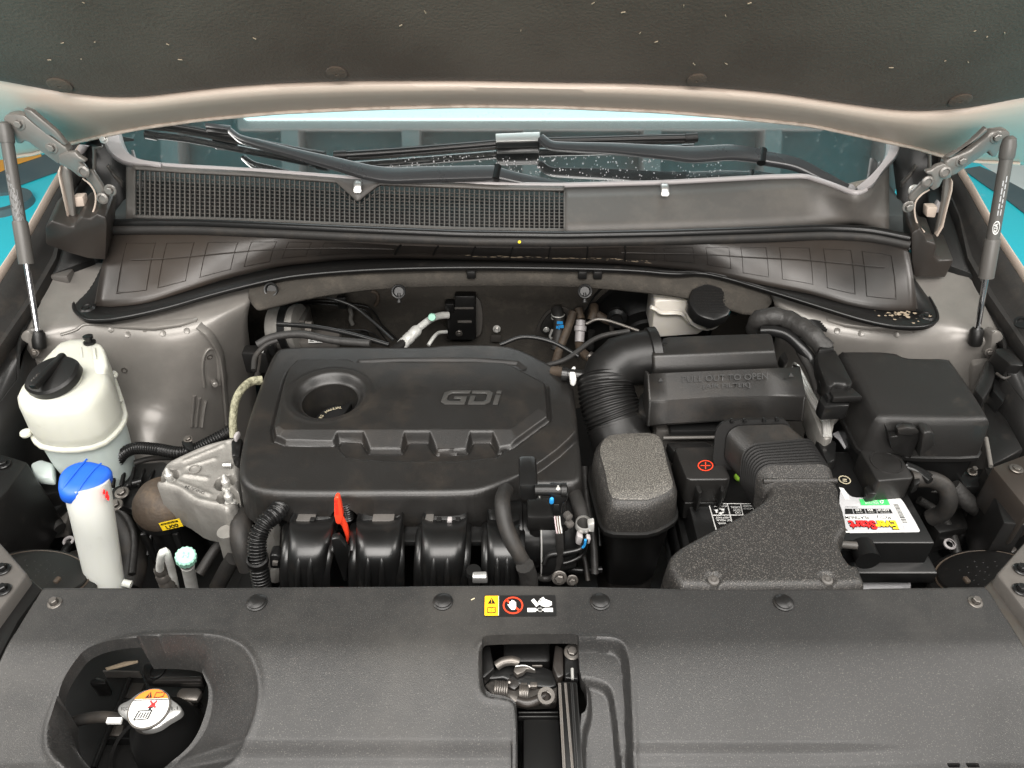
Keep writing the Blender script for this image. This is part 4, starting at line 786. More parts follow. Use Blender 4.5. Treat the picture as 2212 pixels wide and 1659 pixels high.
def ecskirt(x, y):
    if y > .9: return .05
    d = abs(x - notch.x); s = .056
    if d < .026: s = .056 - .048 * math.sqrt(max(0, 1 - (d / .026) ** 2))
    l = Pz(cE((240, 1395)), ZC).x
    if abs(x - l) < .035: s -= .022 * math.cos((x - l) / .035 * math.pi / 2)
    return s
ecs = relief("shell", O2, ZC, ech, .0014, "cover_plastic", ec, ecskirt, [hole], .03, .012, .006)
lathe("filler_tunnel", [(hr, 0), (hr * .985, -.015), (hr * .96, -.04), (hr * .93, -.07)], (hc.x, hc.y, ZC - .012 + .0), (0, 0, 1), "cover_plastic", ec, 60, 60)
# emblem letters: hollow outlined wedge letters standing proud
def stroke_letters():
    o_ = Pz(cE((1226, 876)), ZC + .0132); X = Pz(cE((1570, 878)), ZC + .0132) - o_; Y = Pz(cE((1258, 796)), ZC + .0132) - o_
    return o_, X, Y
o_, X_, Y_ = stroke_letters()
LET = {"G": [(.10, 1.0), (.46, 1.0), (.44, .80), (.15, .80), (.09, .68), (.09, .34), (.15, .22), (.32, .22), (.32, .40), (.20, .40), (.20, .56), (.42, .56), (.42, .0), (.08, .0), (.0, .18), (.0, .84)],
       "D": [(.47, 1.0), (.76, 1.0), (.84, .84), (.84, .18), (.76, 0.), (.47, 0.), (.47, .62), (.56, .62), (.56, .20), (.71, .20), (.75, .30), (.75, .70), (.71, .80), (.47, .80)],
       "i": [(.89, .70), (.98, .70), (.98, 0), (.89, 0)], "dot": [(.89, 1.0), (.98, 1.0), (.98, .80), (.89, .80)]}
for k, v in LET.items():
    slab("letter_" + ("dot" if k == "dot" else k.lower()), [o_ + X_ * a + Y_ * b - Vector((0, 0, .0005)) for a, b in v], (0, 0, .0030), "letter_plastic", ecs, .0011)
t = thing("oil_filler_cap", "black oil filler cap with yellow lettering down inside the cover opening", "oil cap", (hc.x, hc.y + .01, ZC - .085))
cc = Vector((hc.x + .008, hc.y + .006, ZC - .054)); cdo = lathe("cap_disc", [(0, -.02), (.043, -.02), (.045, -.016), (.045, 0), (.042, .004), (0, .004)], cc, (0, 0, 1), "satin_black", t, 40)
slab("grip_bar", [cc + Vector((a, b, .004)) for a, b in ((-.012, -.040), (-.002, -.040), (.018, .034), (.008, .036))], (0, 0, .012), "satin_black", t, .002)
def ringtext(s, c, r, a0, a1, size, m, parent, name):
    bm = bmesh.new()
    for i, ch in enumerate(s):
        if ch == " ": continue
        a = math.radians(a0 + (a1 - a0) * i / (len(s) - 1)); me = txt_mesh(ch, 0, .01); rd = Vector((math.cos(a), math.sin(a), 0)); tg = Vector((math.sin(a), -math.cos(a), 0))
        for v in me.vertices: v.co = c + rd * (r + v.co.y * size) + tg * (v.co.x * size - size * .3) + Vector((0, 0, .0008))
        bm.from_mesh(me); bpy.data.meshes.remove(me)
    return done(name, bm, m, parent, 0, normals=False)
ringtext("OWNERS MANUAL", cc + Vector((0, 0, .004)), .031, 205, 95, .0085, "cream_print", cdo, "cap_lettering"); ringtext("SEE", cc + Vector((0, 0, .004)), .031, -5, -40, .0085, "cream_print", cdo, "cap_lettering")
# ---- dark engine mass, and undertray with added light-blocking walls
t = thing("engine_block", "shadowed dark engine block under the cover", "engine", (-.12, .97, .5))
box("block", (-.12, .98, .70), (.46, .34, .20), "satin_black", t, .02); box("head_flange", (-.12, .98, .807), (.40, .30, .02), "steel_dark", t, .004)
ut = thing("undertray", "black floor, added light-blocking walls and cross members below the engine", "undertray", (0, 1, .5))
box("tray", (0, .98, .50), (1.9, 1.5, .02), "black_print", ut, .0); box("front_light_blocker", (0, .22, .60), (1.9, .02, .56), "black_print", ut, 0); [box("side_light_blocker", (k * .93, .9, .68), (.02, 1.4, .36), "black_print", ut, 0) for k in (-1, 1)];  # unseen black tray and walls added to block light and floor colour
for x, y, sx, sy, z in ((-.45, .8, .06, .5, .62), (.45, .8, .06, .5, .60), (0, .66, 1.0, .05, .70), (-.62, .7, .2, .12, .64), (.25, .68, .16, .06, .68), (.16, .72, .10, .12, .70)): box("cross_member", (x, y, z), (sx, sy, .05), "black_plastic", ut, .008)
# ================================================================== DIPSTICK
t = thing("dipstick", "red-orange oil dipstick handle in the notch of the engine cover", "dipstick", Py(cF((640, 300)), .755))
f = cF((612, 245), (625, 232), (640, 236), (650, 270), (664, 345), (655, 385), (640, 395), (622, 385), (612, 340))
gro = slab("grip", ys(f, .752), (0, .010, 0), "orange_handle", t, .003, 3)
f = cF((640, 385), (662, 355), (690, 410), (702, 460), (695, 510), (683, 508), (680, 465), (655, 400)); slab("stem", ys(f, .757), (0, .007, 0), "orange_handle", t, .002)
text("grip_lettering", "ENGINE", Py(cF((640, 330)), .7515), Py(cF((632, 245)), .7515) - Py(cF((640, 330)), .7515), Py(cF((622, 332)), .7515) - Py(cF((640, 330)), .7515), "red_print", gro, .0006)
tube("guide_tube", [Py(cF((690, 505)), .76), Py(cF((700, 560)), .765), Py(cF((690, 640)), .77)], .006, "satin_black", t, 8)
bm = bmesh.new()
t2 = thing("ribbed_boot", "short ribbed black boot beside the dipstick in the notch", "boot", Py(cF((685, 300)), .79)); tube("boot", [Py(p, .79) for p in cF((672, 262), (685, 300), (695, 350))], .0085, "satin_black", t2, 12, rib=(.0045, .12))
# ================================================================== INTAKE MANIFOLD
im = thing("intake_manifold", "glossy black intake manifold with four curved ribbed runners", "intake manifold", (-.15, .73, .78))
def runner(x0t, x1t, x0b, x1b, lab=None):
    rings = []; xa = [(x0t, x1t, 372, .800), (x0t, x1t, 395, .775), ((x0t * .7 + x0b * .3), (x1t * .7 + x1b * .3), 440, .745), ((x0t * .45 + x0b * .55), (x1t * .45 + x1b * .55), 540, .715), (x0b, x1b, 650, .695), (x0b, x1b, 760, .69), (x0b + 12, x1b - 12, 900, .695)]
    for a, b, py, y in xa:
        A, B = Py(cF((a, py)), y), Py(cF((b, py)), y); c = (A + B) / 2; w = (B - A).length; dpt = .07
        rings.append(rrect(c + Vector((0, dpt / 2, 0)), Vector((1, 0, 0)), Vector((0, 1, -.25)).normalized(), w, dpt, min(.028, w * .33), 7))
    R = []
    for k in range(len(rings[0])): R.append(crom([r[k] for r in rings], 4))
    rr = [[R[k][i] for k in range(len(R))] for i in range(len(R[0]))]
    o = loft("runner", rr, "gloss_black", im, smooth=60)
    for fr_ in (.32, .62):
        pts = [Py(cF((a + (b - a) * fr_, py)), y - .001) for a, b, py, y in xa[1:]]; tube("runner_rib", pts, .0042, "gloss_black", im, 8)
    for fr_ in (0.02, .98):
        pts = [Py(cF((a + (b - a) * fr_, py)), y + .012) for a, b, py, y in xa[1:]]; tube("weld_flange", pts, .005, "gloss_black", im, 8, flat=1.8)
runner(345, 610, 330, 560); runner(735, 990, 725, 990); runner(1120, 1385, 1105, 1370); runner(1500, 1690, 1500, 1690)
box("plenum_top", ((Py(cF((350, 380)), .80).x + Py(cF((1680, 380)), .80).x) / 2, .825, .845), (.42, .04, .03), "satin_black", im, .006)
for a, b in ((1010, 1100), (1400, 1480)): slab("web", ys(cF((a, 490), (b, 490), (b, 520), (a, 520)), .74), (0, .03, 0), "satin_black", im, .003)
slab("web", ys(cF((590, 480), (620, 600), (665, 725), (690, 725), (700, 560), (680, 520), (640, 470)), .712), (0, .012, 0), "gloss_black", im, .004)
for c in ((385, 395), (495, 395), (1225, 395), (1333, 395)): box("clip_leg", Py(cF(c), .775), (.007, .008, .028), "black_plastic", im, .001)
for a, b in ((380, 500), (830, 960), (1120, 1190)): slab("gasket_lip", ys(cF((a, 372), (b, 372), (b - 4, 384), (a + 4, 384)), .772), (0, .02, 0), "grey_plastic", im, .002)
lathe("stub", [(0, 0), (.010, 0), (.0115, .004), (.0115, .008), (.0085, .009), (.0085, .05), (0, .05)], Py(cF((1422, 655)), .69), (0, .05, -1), "satin_black", im, 20)
slab("bright_clip", ys(cF((1415, 705), (1498, 702), (1505, 735), (1415, 735)), .675), (0, .01, .003), "zinc", im, .002)
slab("bright_clip", ys(cF((1270, 366), (1298, 366), (1298, 388), (1266, 386)), .765), (0, .008, 0), "trim_grey", im, .002)
# ---- ribbed conduit in front of the cover's left corner
t = thing("wiring_conduit", "thick ribbed black conduit dropping from the cover's lower left edge", "conduit", Py(cF((170, 500)), .72))
tube("ribbed_tube", [Py(p, y) for p, y in ((cF((310, 270)), .80), (cF((280, 320)), .775), (cF((215, 380)), .755), (cF((172, 460)), .74), (cF((165, 560)), .725), (cF((178, 660)), .712), (cF((200, 780)), .70))], .0122, "satin_black", t, 18, rib=(.0046, .13))
lathe("collar", [(.013, 0), (.0155, .002), (.0155, .011), (.013, .013)], Py(cF((172, 612)), .718), (.1, -.1, 1), "black_plastic", t, 24)
slab("collar_clip", ys(cF((235, 575), (270, 570), (310, 590), (310, 650), (240, 650)), .72), (0, .02, 0), "satin_black", t, .003); slab("clip_window", ys(cF((258, 595), (290, 600), (288, 622), (255, 620)), .719), (0, -.004, 0), "grey_plastic", t, .001)
t = thing("coolant_hose", "fat smooth black hose curling below the aluminium mount", "hose", Py(cF((80, 450)), .78))
tube("hose", [Py(p, y) for p, y in ((cF((170, 330)), .86), (cF((90, 350)), .83), (cF((70, 440)), .80), (cF((85, 540)), .78), (cF((120, 640)), .77))], .0165, "rubber", t, 18)
t = thing("cylinder_head_end", "rough bare metal casting seen between conduit and manifold", "engine casting", Py(cF((240, 420)), .80))
slab("casting", ys(cF((150, 400), (270, 370), (310, 420), (300, 560), (330, 740), (120, 740), (140, 560)), .80), (0, .05, 0), "cast_metal", t, .01)
slab("lower_boss", ys(cF((235, 640), (300, 640), (300, 745), (235, 745)), .77), (0, .05, 0), "cast_metal", t, .008)
t = thing("metal_water_pipe", "bare metal pipe stub and dark tube below the aluminium mount", "pipe", Py(cB((1800, 900)), .80))
tube("stub", [Py(p, .80) for p in cB((1790, 790), (1810, 860), (1850, 1010))], .014, "cast_metal", t, 16); tube("dark_tube", [Py(p, .78) for p in cB((1850, 1000), (1790, 1100), (1720, 1230))], .0125, "rubber", t, 14)
# ================================================================== THROTTLE BODY
t = thing("throttle_body", "black round throttle body with plug and wires right of the manifold", "throttle body", Py(cF((1750, 450)), .76))
a = Py(cF((1625, 450)), .79)
lathe("bore", [(0, 0), (.055, 0), (.055, .02), (.050, .022), (.050, .045), (.066, .046), (.066, .078), (.058, .082), (.052, .10), (0, .10)], a, (1, .02, 0), "satin_black", t, 36)
lathe("split_line", [(.0664, 0), (.067, .001), (.0664, .002)], a + Vector((.046, 0, 0)), (1, .02, 0), "silver", t, 36)
slab("top_housing", ys(cF((1685, 165), (1790, 165), (1800, 255), (1690, 255)), .735), (0, .06, 0), "satin_black", t, .005)
lathe("idle_motor", [(0, 0), (.008, 0), (.008, .034), (.010, .035), (.010, .042), (0, .042)], Py(cF((1780, 190)), .73), (1, -.03, .02), "black_plastic", t, 20); box("motor_tip", Py(cF((1913, 190)), .728), (.008, .010, .013), "silver", t, .003)
box("motor_case", Py(cF((1850, 420)), .79), (.06, .07, .10), "satin_black", t, .010); box("motor_case", Py(cF((1830, 330)), .77), (.05, .04, .03), "black_plastic", t, .005)
slab("plug", ys(cF((1865, 215), (1975, 222), (1970, 262), (1940, 280), (1935, 345), (1880, 350), (1868, 300)), .72), (0, .025, 0), "satin_black", t, .004); slab("plug_window", ys(cF((1885, 270), (1920, 270), (1918, 310), (1887, 310)), .719), (0, -.002, 0), "black_print", t, .001)
lathe("blue_pin", [(0, 0), (.003, 0), (.003, .009), (.002, .011), (0, .011)], Py(cF((1875, 262)), .716), (0, -.3, 1), "blue_print", t, 12)
for k, m in enumerate(("pale_wire", "brown_wire", "white_print", "brown_wire", "white_print")): tube("wire", [Py((p[0] + k * 2.4 - 4, p[1]), .724) for p in cF((1905, 345), (1910, 390), (1918, 440))], .0012, m, t, 6)
tube("wire_loom", [Py(p, .73) for p in cF((1918, 435), (1925, 530), (1915, 620), (1880, 690), (1830, 705), (1790, 690))], .0055, "tape", t, 12)
for c in ((1960, 330), (1970, 375)): lathe("screw", [(0, 0), (.006, 0), (.006, .008), (.003, .010), (0, .010)], Py(cF(c), .75), (.6, -1, 0), "grey_plastic", t, 12)
t = thing("vacuum_hose", "smooth black hose bowing down left of the throttle body", "hose", Py(cF((1600, 400)), .74))
tube("hose", [Py(p, y) for p, y in ((cF((1610, 190)), .80), (cF((1590, 260)), .765), (cF((1610, 400)), .735), (cF((1680, 560)), .71), (cF((1735, 660)), .70), (cF((1745, 760)), .695))], .0115, "rubber", t, 14)
tube("taped_end", [Py(p, .692) for p in cF((1720, 630), (1740, 690), (1745, 760))], .0130, "tape", t, 12)
t = thing("fuel_line", "bundle of thin black lines with bright clamp right of the throttle body", "fuel line", Py(cF((1950, 560)), .74))
tube("line", [Py(p, y) for p, y in ((cF((2075, 470)), .74), (cF((2050, 530)), .735), (cF((1960, 555)), .73), (cF((1860, 570)), .73), (cF((1830, 620)), .725))], .0042, "gloss_black", t, 10)
tube("line", [Py(p, y) for p, y in ((cF((2080, 480)), .745), (cF((2060, 560)), .74), (cF((2000, 600)), .735), (cF((1930, 620)), .73))], .0032, "gloss_black", t, 10)
tube("feed_hose", [Py(p, y) for p, y in ((cF((1990, 160)), .86), (cF((2030, 270)), .80), (cF((2055, 370)), .77), (cF((2065, 440)), .75))], .0105, "rubber", t, 14)
lathe("band_clamp", [(.011, 0), (.0122, .002), (.0122, .012), (.011, .014)], Py(cF((2058, 405)), .757), (.05, -.2, 1), "silver", t, 24); slab("clamp_ear", ys(cF((2085, 395), (2125, 385), (2122, 440), (2090, 435)), .745), (0, .012, 0), "silver", t, .002)
slab("lower_clip", ys(cF((2025, 460), (2060, 470), (2045, 520), (2015, 505)), .738), (0, .012, 0), "trim_grey", t, .002); slab("lower_clip", ys(cF((2080, 470), (2105, 478), (2095, 510), (2070, 500)), .737), (0, .01, 0), "trim_grey", t, .002)
tube("blue_line", [Py(p, .728) for p in cF((2072, 480), (2068, 510), (2055, 525))], .002, "blue_print", t, 6)
for c, r in (((1920, 700), .018), ((1995, 715), .014)): bolt("fitting", Py(cF(c), .70), (0, -1, .5), r * .6, "steel_dark", t, .012)

# ================================================================== LOOSE WIRING
def loom(label, loc, lines):
    t = thing("wiring_loom", label, "wiring", loc)
    for pts, r, m in lines: tube("cable", [Pz(p, z) for p, z in pts], r, m, t, 10)
    return t
loom("taped black loom and thin cables between hydraulic unit and engine cover", Pz((640, 735), .93), [
    ([((556, 745), .92), ((590, 728), .93), ((650, 722), .935), ((720, 735), .93), ((800, 742), .93)], .0075, "tape"), ([((600, 700), .93), ((680, 706), .935), ((760, 722), .93), ((840, 745), .92)], .0045, "satin_black"),
    ([((548, 800), .90), ((552, 770), .91), ((575, 745), .92), ((600, 735), .925)], .005, "rubber"), ([((700, 640), .93), ((760, 660), .93), ((800, 690), .925), ((850, 735), .92)], .003, "satin_black")])
loom("dark cables crossing the gap between throttle body and resonator box", Pz((1262, 1130), .80), [
    ([((1262, 1010), .86), ((1268, 1080), .84), ((1280, 1150), .82), ((1285, 1240), .78)], .006, "tape"), ([((1245, 1180), .80), ((1262, 1205), .78), ((1270, 1255), .76)], .004, "rubber"),
    ([((1150, 1210), .78), ((1200, 1225), .77), ((1250, 1232), .76), ((1300, 1230), .76)], .0055, "satin_black"), ([((1275, 1020), .85), ((1290, 1090), .83), ((1296, 1180), .80)], .0035, "satin_black")])
loom("thin dark cables tangled below the coolant tank behind the washer neck", Pz((270, 1090), .74), [
    ([((235, 1090), .76), ((270, 1110), .75), ((290, 1160), .72), ((285, 1240), .70)], .006, "tape"), ([((245, 1060), .77), ((300, 1075), .76), ((330, 1120), .73), ((320, 1200), .70)], .004, "satin_black"),
    ([((290, 1000), .80), ((330, 990), .80), ((400, 985), .81), ((480, 960), .83)], .005, "rubber"), ([((430, 1240), .72), ((470, 1180), .74), ((505, 1150), .76)], .009, "rubber")])
loom("black cables drooping right of the battery toward the headlamp back", Pz((2050, 1120), .78), [
    ([((1985, 1080), .80), ((2030, 1110), .78), ((2060, 1160), .75), ((2075, 1230), .72)], .007, "tape"), ([((2090, 1040), .82), ((2110, 1090), .79), ((2120, 1150), .76)], .005, "satin_black"), ([((2010, 1060), .81), ((2050, 1065), .81), ((2085, 1090), .79), ((2095, 1140), .76)], .004, "rubber")])
loom("black wires running under the heater hoses behind the engine cover", Pz((1150, 720), .93), [
    ([((1080, 745), .92), ((1130, 728), .93), ((1190, 738), .925), ((1250, 770), .91)], .004, "satin_black"), ([((1180, 790), .90), ((1225, 775), .91), ((1290, 730), .92), ((1360, 715), .93)], .005, "rubber"), ([((1265, 700), .93), ((1300, 690), .935), ((1380, 715), .93)], .003, "steel_dark")])
# ================================================================== LEFT SIDE: COOLANT TANK
t = thing("coolant_tank", "milky white coolant expansion tank with black screw cap", "coolant tank", Pz((150, 900), .76))
F0 = zs([(47, 884), (78, 842), (112, 800), (150, 764), (222, 762), (236, 800), (246, 832), (252, 858), (232, 888), (196, 916), (130, 926), (72, 920), (52, 905)], .932)
F = chaikin(F0, 1)
top = [Vector((p.x * .94 + Pz((160, 830), .9).x * .06, p.y, .925)) for p in F]
def shrink(R, d, z): return atz(inset(R, d), z)
loft("upper_body", [shrink(F, .040, 0.9732), shrink(F, .020, 0.9715), shrink(F, .0079, 0.9675), shrink(F, .003, 0.9610), shrink(F, .0005, 0.9510), shrink(F, 0, 0.9320), shrink(F, -.001, 0.9070), shrink(F, .001, 0.8890), shrink(F, .004, 0.8850)], "tank_plastic", t, smooth=180)
loft("seam_flange", [shrink(F, .003, 0.8885), shrink(F, -.0045, 0.8870), shrink(F, -.0055, 0.8840), shrink(F, -.0045, 0.8810), shrink(F, .003, 0.8800)], "tank_plastic", t, smooth=60)
loft("lower_body", [shrink(F, .004, 0.8820), shrink(F, .004, 0.8620), shrink(F, .006, 0.8270), shrink(F, .012, 0.7870), shrink(F, .02, 0.7470)], "tank_lower", t, smooth=60)
slab("mount_foot", [Pz(p, .82) for p in cB((230, 250), (320, 210), (420, 240), (420, 370), (280, 360))], (0, 0, -.02), "tank_lower", t, .006)
slab("rear_lug", chaikin(zs([(140, 788), (158, 752), (172, 738), (214, 737), (228, 758), (233, 800), (200, 812)], .971), 1), (0, 0, -.05), "tank_plastic", t, .007, 3)
for q in ((640, 790), (745, 795)): slab("gusset_rib", [Pz(p, .975) for p in cA((q[0] - 10, q[1] - 60), (q[0] + 6, q[1] - 60), (q[0] + 16, q[1] + 25), (q[0] - 4, q[1] + 30))], (0, 0, -.012), "tank_plastic", t, .002)
lathe("nipple", [(.0105, 0), (.0105, .003), (.006, .004), (.006, .009), (.0085, .010), (.0085, .014), (0, .015)], Pz(cA((712, 705)), .972), (0, .1, 1), "satin_black", t, 18)
for p, z in ((cA((890, 960)), .926), (cA((925, 1160)), .898), (cA((205, 1420)), .894)): lathe("seam_lug", [(0, -.004), (.008, -.004), (.0095, 0), (.008, .004), (0, .004)], Pz(p, z), (0, 0, 1), "tank_plastic", t, 18)
q = Pz(cA((470, 1030)), .970); ax = Vector((-.10, -.20, 1)).normalized()
lathe("filler_neck", [(.036, -.03), (.036, .012), (0, .012)], q, ax, "tank_plastic", t, 32)
bm = bmesh.new(); u = ax.orthogonal().normalized(); v = ax.cross(u); n = 64; rings = []
for r, h in ((.0, .008), (.040, .008), (.0415, .010), (.0415, .022), (.038, .026), (.030, .0275), (0, .028)):
    rings.append([q + ax * h + (u * math.cos(a) + v * math.sin(a)) * max(1e-5, r * (1 + (.05 * max(0, math.cos(a * 2 + .5)) ** 6 if r > .035 else 0))) for a in [2 * math.pi * k / n for k in range(n)]])
add_loft(bm, rings); done("cap", bm, "black_plastic", t, 35)
gv = (Pz(cA((580, 880)), .97) - Pz(cA((400, 1080)), .97)).normalized(); gw = ax.cross(gv).normalized(); c = q + ax * .026
slab("cap_grip", [c + gv * a + gw * b for a, b in ((-.044, -.006), (.044, -.006), (.046, 0), (.044, .006), (-.044, .006))], ax * .012, "black_plastic", t, .003)
text("cap_lettering", "COOLANT", c + ax * .0012 - gv * .022 + gw * .012, gv * .044, gw * .010, "grey_plastic", t, .0004)
for a, b in (((812, 1560), (905, 1370)), ((905, 1560), (975, 1470))):
    p0, p1 = Pn(cA(a), shrink(F, -.0, .83)[0] * 0 + Pz((262, 935), .866), Vector((1, -.35, 0))), Pn(cA(b), Pz((262, 935), .866), Vector((1, -.35, 0))); tube("level_mark", [p0, p1], .0016, "tank_plastic", t, 6)
# ---- washer neck
t = thing("washer_neck", "tall white washer filler neck with blue flip cap", "washer filler", Pz((228, 1262), .74))
a, b = Pz((188, 1050), .925), Pz((231, 1275), .745); d = (b - a)
L_ = d.length; dn = d.normalized()
lathe("neck", [(0, -.008), (.031, -.008), (.0315, 0), (.030, L_ * .3), (.0265, L_), (.0265, L_ + .05), (0, L_ + .05)], a, dn, "neck_plastic", t, 40)
tube("side_tab", [Pz(cB((975, 1195)), .76), Pz(cB((1040, 1210)), .757)], .006, "neck_plastic", t, 10)
cx = a - dn * .010 + Vector((-.0035, 0, .002)); dn = (dn * .72 - (CAM - a).normalized() * .45).normalized(); n = 56; u = Vector((1, 0, 0)); u = (u - dn * u.dot(dn)).normalized(); v = u.cross(dn)
sh = []
for k in range(n):
    an = 2 * math.pi * k / n; r = .0315 + .008 * max(0, math.cos(an - math.radians(35))) ** 12 + .006 * max(0, math.cos(an - math.radians(248))) ** 8
    sh.append((u * math.cos(an) + v * math.sin(an)) * r)
loft("flip_cap", [[cx + dn * .016 + s * .96 for s in sh], [cx + dn * .014 + s for s in sh], [cx + dn * .002 + s for s in sh], [cx - dn * .004 + s * .96 for s in sh], [cx - dn * .0075 + s * .85 for s in sh], [cx - dn * .009 + s * .5 for s in sh], [cx - dn * .0095 + s * .02 for s in sh]], "blue_cap", t, smooth=50)
rd = (Pz(cB((800, 200)), .93) - Pz(cB((540, 510)), .93)).normalized(); rd = (rd - dn * rd.dot(dn)).normalized(); rp = dn.cross(rd)
for of in (-.012, .010): tube("cap_ridge", [cx - dn * .006 + rp * of - rd * .031, cx - dn * .0098 + rp * of * .9 - rd * .015, cx - dn * .0098 + rp * of * .9 + rd * .015, cx - dn * .006 + rp * of + rd * .031], .0014, "blue_cap", t, 8)
bm = bmesh.new(); rc = random.Random(2); nn = (CAM - a).normalized()
for k in range(5):
    p = Pn(cB((838 + rc.uniform(-18, 18), 500 + rc.uniform(-30, 28))), a + nn * .0315, nn); add_slab(bm, [p + Vector((x, 0, z)) for x, z in ((-.003, -.004), (0, -.006), (.003, .003), (.002, .006))], -nn * .012)
done("red_smear", bm, "red_print", t, 0)
# ---- hoses, boots, dark pieces round the tank
t = thing("ribbed_hose", "ribbed black conduit running from the coolant tank to the mount", "conduit", Pz(cB((1200, 150)), .84))
tube("ribbed_tube", [Pz(p, z) for p, z in ((cB((930, 230)), .82), (cB((980, 170)), .835), (cB((1080, 130)), .845), (cB((1250, 140)), .85), (cB((1420, 165)), .85), (cB((1560, 130)), .85), (cB((1700, 60)), .86), (cB((1830, -10)), .87))], .0098, "satin_black", t, 14, rib=(.0046, .12))
slab("conduit_bracket", [Pz(p, .868) for p in cB((1430, 80), (1470, 35), (1510, 40), (1530, 110), (1560, 170), (1480, 130))], (0, 0, -.01), "satin_black", t, .003); bolt("bracket_bolt", Pz(cB((1490, 58)), .868), (0, -.2, 1), .008, "steel_dark", t)
t = thing("ground_strap", "braided pale ground strap looping from the cover's left side", "strap", Pz(cA((1880, 1150)), .93))
tube("braid", [Pz(p, z) for p, z in ((cA((2070, 1000)), .92), (cA((1990, 1010)), .925), (cA((1920, 1065)), .925), (cA((1870, 1150)), .915), (cA((1850, 1250)), .90), (cA((1845, 1340)), .885), (cA((1850, 1450)), .865))], .0085, "mesh_sleeve", t, 14, flat=.7)
t = thing("sensor_plug", "black sensor plug with pale lock at the cover's left edge", "plug", Pz(cB((1880, 60)), .90))
slab("pale_lock", [Pz(p, .91) for p in cB((1842, 40), (1860, 0), (1900, -12), (1885, 15), (1865, 45))], (0, 0, -.012), "trim_grey", t, .003); slab("plug_body", [Pz(p, .895) for p in cB((1825, 60), (1920, 40), (1900, 190), (1830, 190))], (0, 0, -.03), "satin_black", t, .005)
bolt("silver_stud", Pz(cB((1830, 262)), .875), (-1, -.2, .2), .006, "zinc", t, .02)
t = thing("wheel_arch_liner", "dark ribbed liner and hoses low behind the washer neck", "liner", Pz((290, 1150), .7))
tube("low_hose", [Pz(p, z) for p, z in ((cB((900, 600)), .74), (cB((980, 760)), .71), (cB((1040, 900)), .69), (cB((1060, 1060)), .68), (cB((1010, 1240)), .67))], .022, "rubber", t, 16)
for k in range(5): slab("liner_rib", [Pz(p, .80 - .004 * k) for p in cB((900 + 75 * k, 250 + 12 * k), (925 + 75 * k, 240 + 12 * k), (900 + 68 * k, 420), (870 + 68 * k, 420))], (0, 0, -.01), "black_plastic", t, .003)
slab("liner_panel", [Pz(p, .775) for p in cB((870, 260), (1300, 220), (1420, 330), (1100, 640), (880, 560))], (0, 0, -.02), "black_plastic", t, .008)
for c in ((965, 485), (915, 580)): bolt("cable_bolt", Pz(cB(c), .80), (0, -.2, 1), .012, "steel_dark", t)
tube("cable", [Pz(p, .785) for p in cB((1120, 390), (1000, 430), (950, 500), (930, 600))], .006, "satin_black", t, 10)
# ---- engine mount
t = thing("engine_mount", "cast aluminium engine mount arm with three studs", "engine mount", Pz(cB((1550, 400)), .84))
tp = cB((1860, 45), (1720, 75), (1600, 112), (1440, 185), (1320, 245), (1288, 295), (1262, 350), (1228, 425), (1290, 438), (1400, 470), (1470, 520), (1530, 565), (1640, 592), (1720, 605), (1800, 645), (1880, 560), (1900, 300), (1890, 60))
Pm = [(v.x, v.y) for v in chaikin(zs(tp, .868), 1)]; holes_ = []
for c, r in (((1335, 355), .0165), ((1785, 405), .0175), ((1808, 520), .0175)): q = Pz(cB(c), .868); holes_.append((q, r))
def mh(X, Y):
    h = 0 * X
    for q, r in holes_: h = h - .022 * sm(-np.hypot(X - q.x, Y - q.y), -r, -r + .004)
    o = Pz(cB((1500, 380)), .868)
    for (x0, y0), (x1, y1) in (((1465, 235), (1770, 110)), ((1490, 280), (1700, 215)), ((1465, 345), (1640, 370)), ((1420, 400), (1660, 500))):
        a, b = Pz(cB((x0, y0)), .868), Pz(cB((x1, y1)), .868); e = b - a; tt = np.clip(((X - a.x) * e.x + (Y - a.y) * e.y) / (e.x ** 2 + e.y ** 2), 0, 1); dd = np.hypot(X - a.x - tt * e.x, Y - a.y - tt * e.y); h = h + .0035 * np.exp(-(dd / .0035) ** 2)
    D, _, _ = sdf(Pm, X, Y); return h + .004 * np.exp(-((D + .008) / .005) ** 2)
relief("casting", Pm, .868, mh, .0022, "cast_metal", t, lambda x, y: .075, (), .03, .006, .003)
for q, r in holes_:
    bm = bmesh.new(); add_lathe(bm, [(r_ * .68, h_) for r_, h_ in ((.013, 0), (.013, .010), (.011, .012), (.0085, .012), (.0085, .020), (.0095, .021), (.0095, .026), (.006, .029), (.0045, .036), (.003, .038), (0, .038))], q + Vector((0, 0, -.022)), (.0, .05, 1), 18); done("stud", bm, "silver", t, 30)
    lathe("nut_flange", [(.014, -.002), (.014, .001), (.0095, .003), (.009, .007)], q + Vector((0, 0, -.022)), (0, .05, 1), "satin_black", t, 6)
o_ = Pz(cB((1625, 470)), .8705); text("cast_lettering", "DNKA) 24", o_, Pz(cB((1475, 418)), .8705) - o_, (Pz(cB((1612, 500)), .8705) - o_), "black_print", t, .0012)
bm = bmesh.new(); q = Pz(cB((1540, 300)), .869)
for u1 in (1,): add_lathe(bm, [(.008, 0), (.008, .0018), (.010, .0018), (.010, 0)], q, (0, 0, 1), 24)
done("foundry_mark", bm, "cast_metal", t)
q = Pz(cB((1290, 560)), .80); lathe("rubber_dome", [(0, .036), (.018, .035), (.034, .027), (.046, .010), (.050, -.004), (.048, -.018), (.04, -.026), (0, -.026)], q, (0, -.1, 1), "brown_rubber", t, 36)
lathe("mount_cup", [(.049, -.014), (.050, -.024), (.044, -.028), (.038, -.030), (.038, -.15), (0, -.15)], q, (0, -.1, 1), "gloss_black", t, 36)
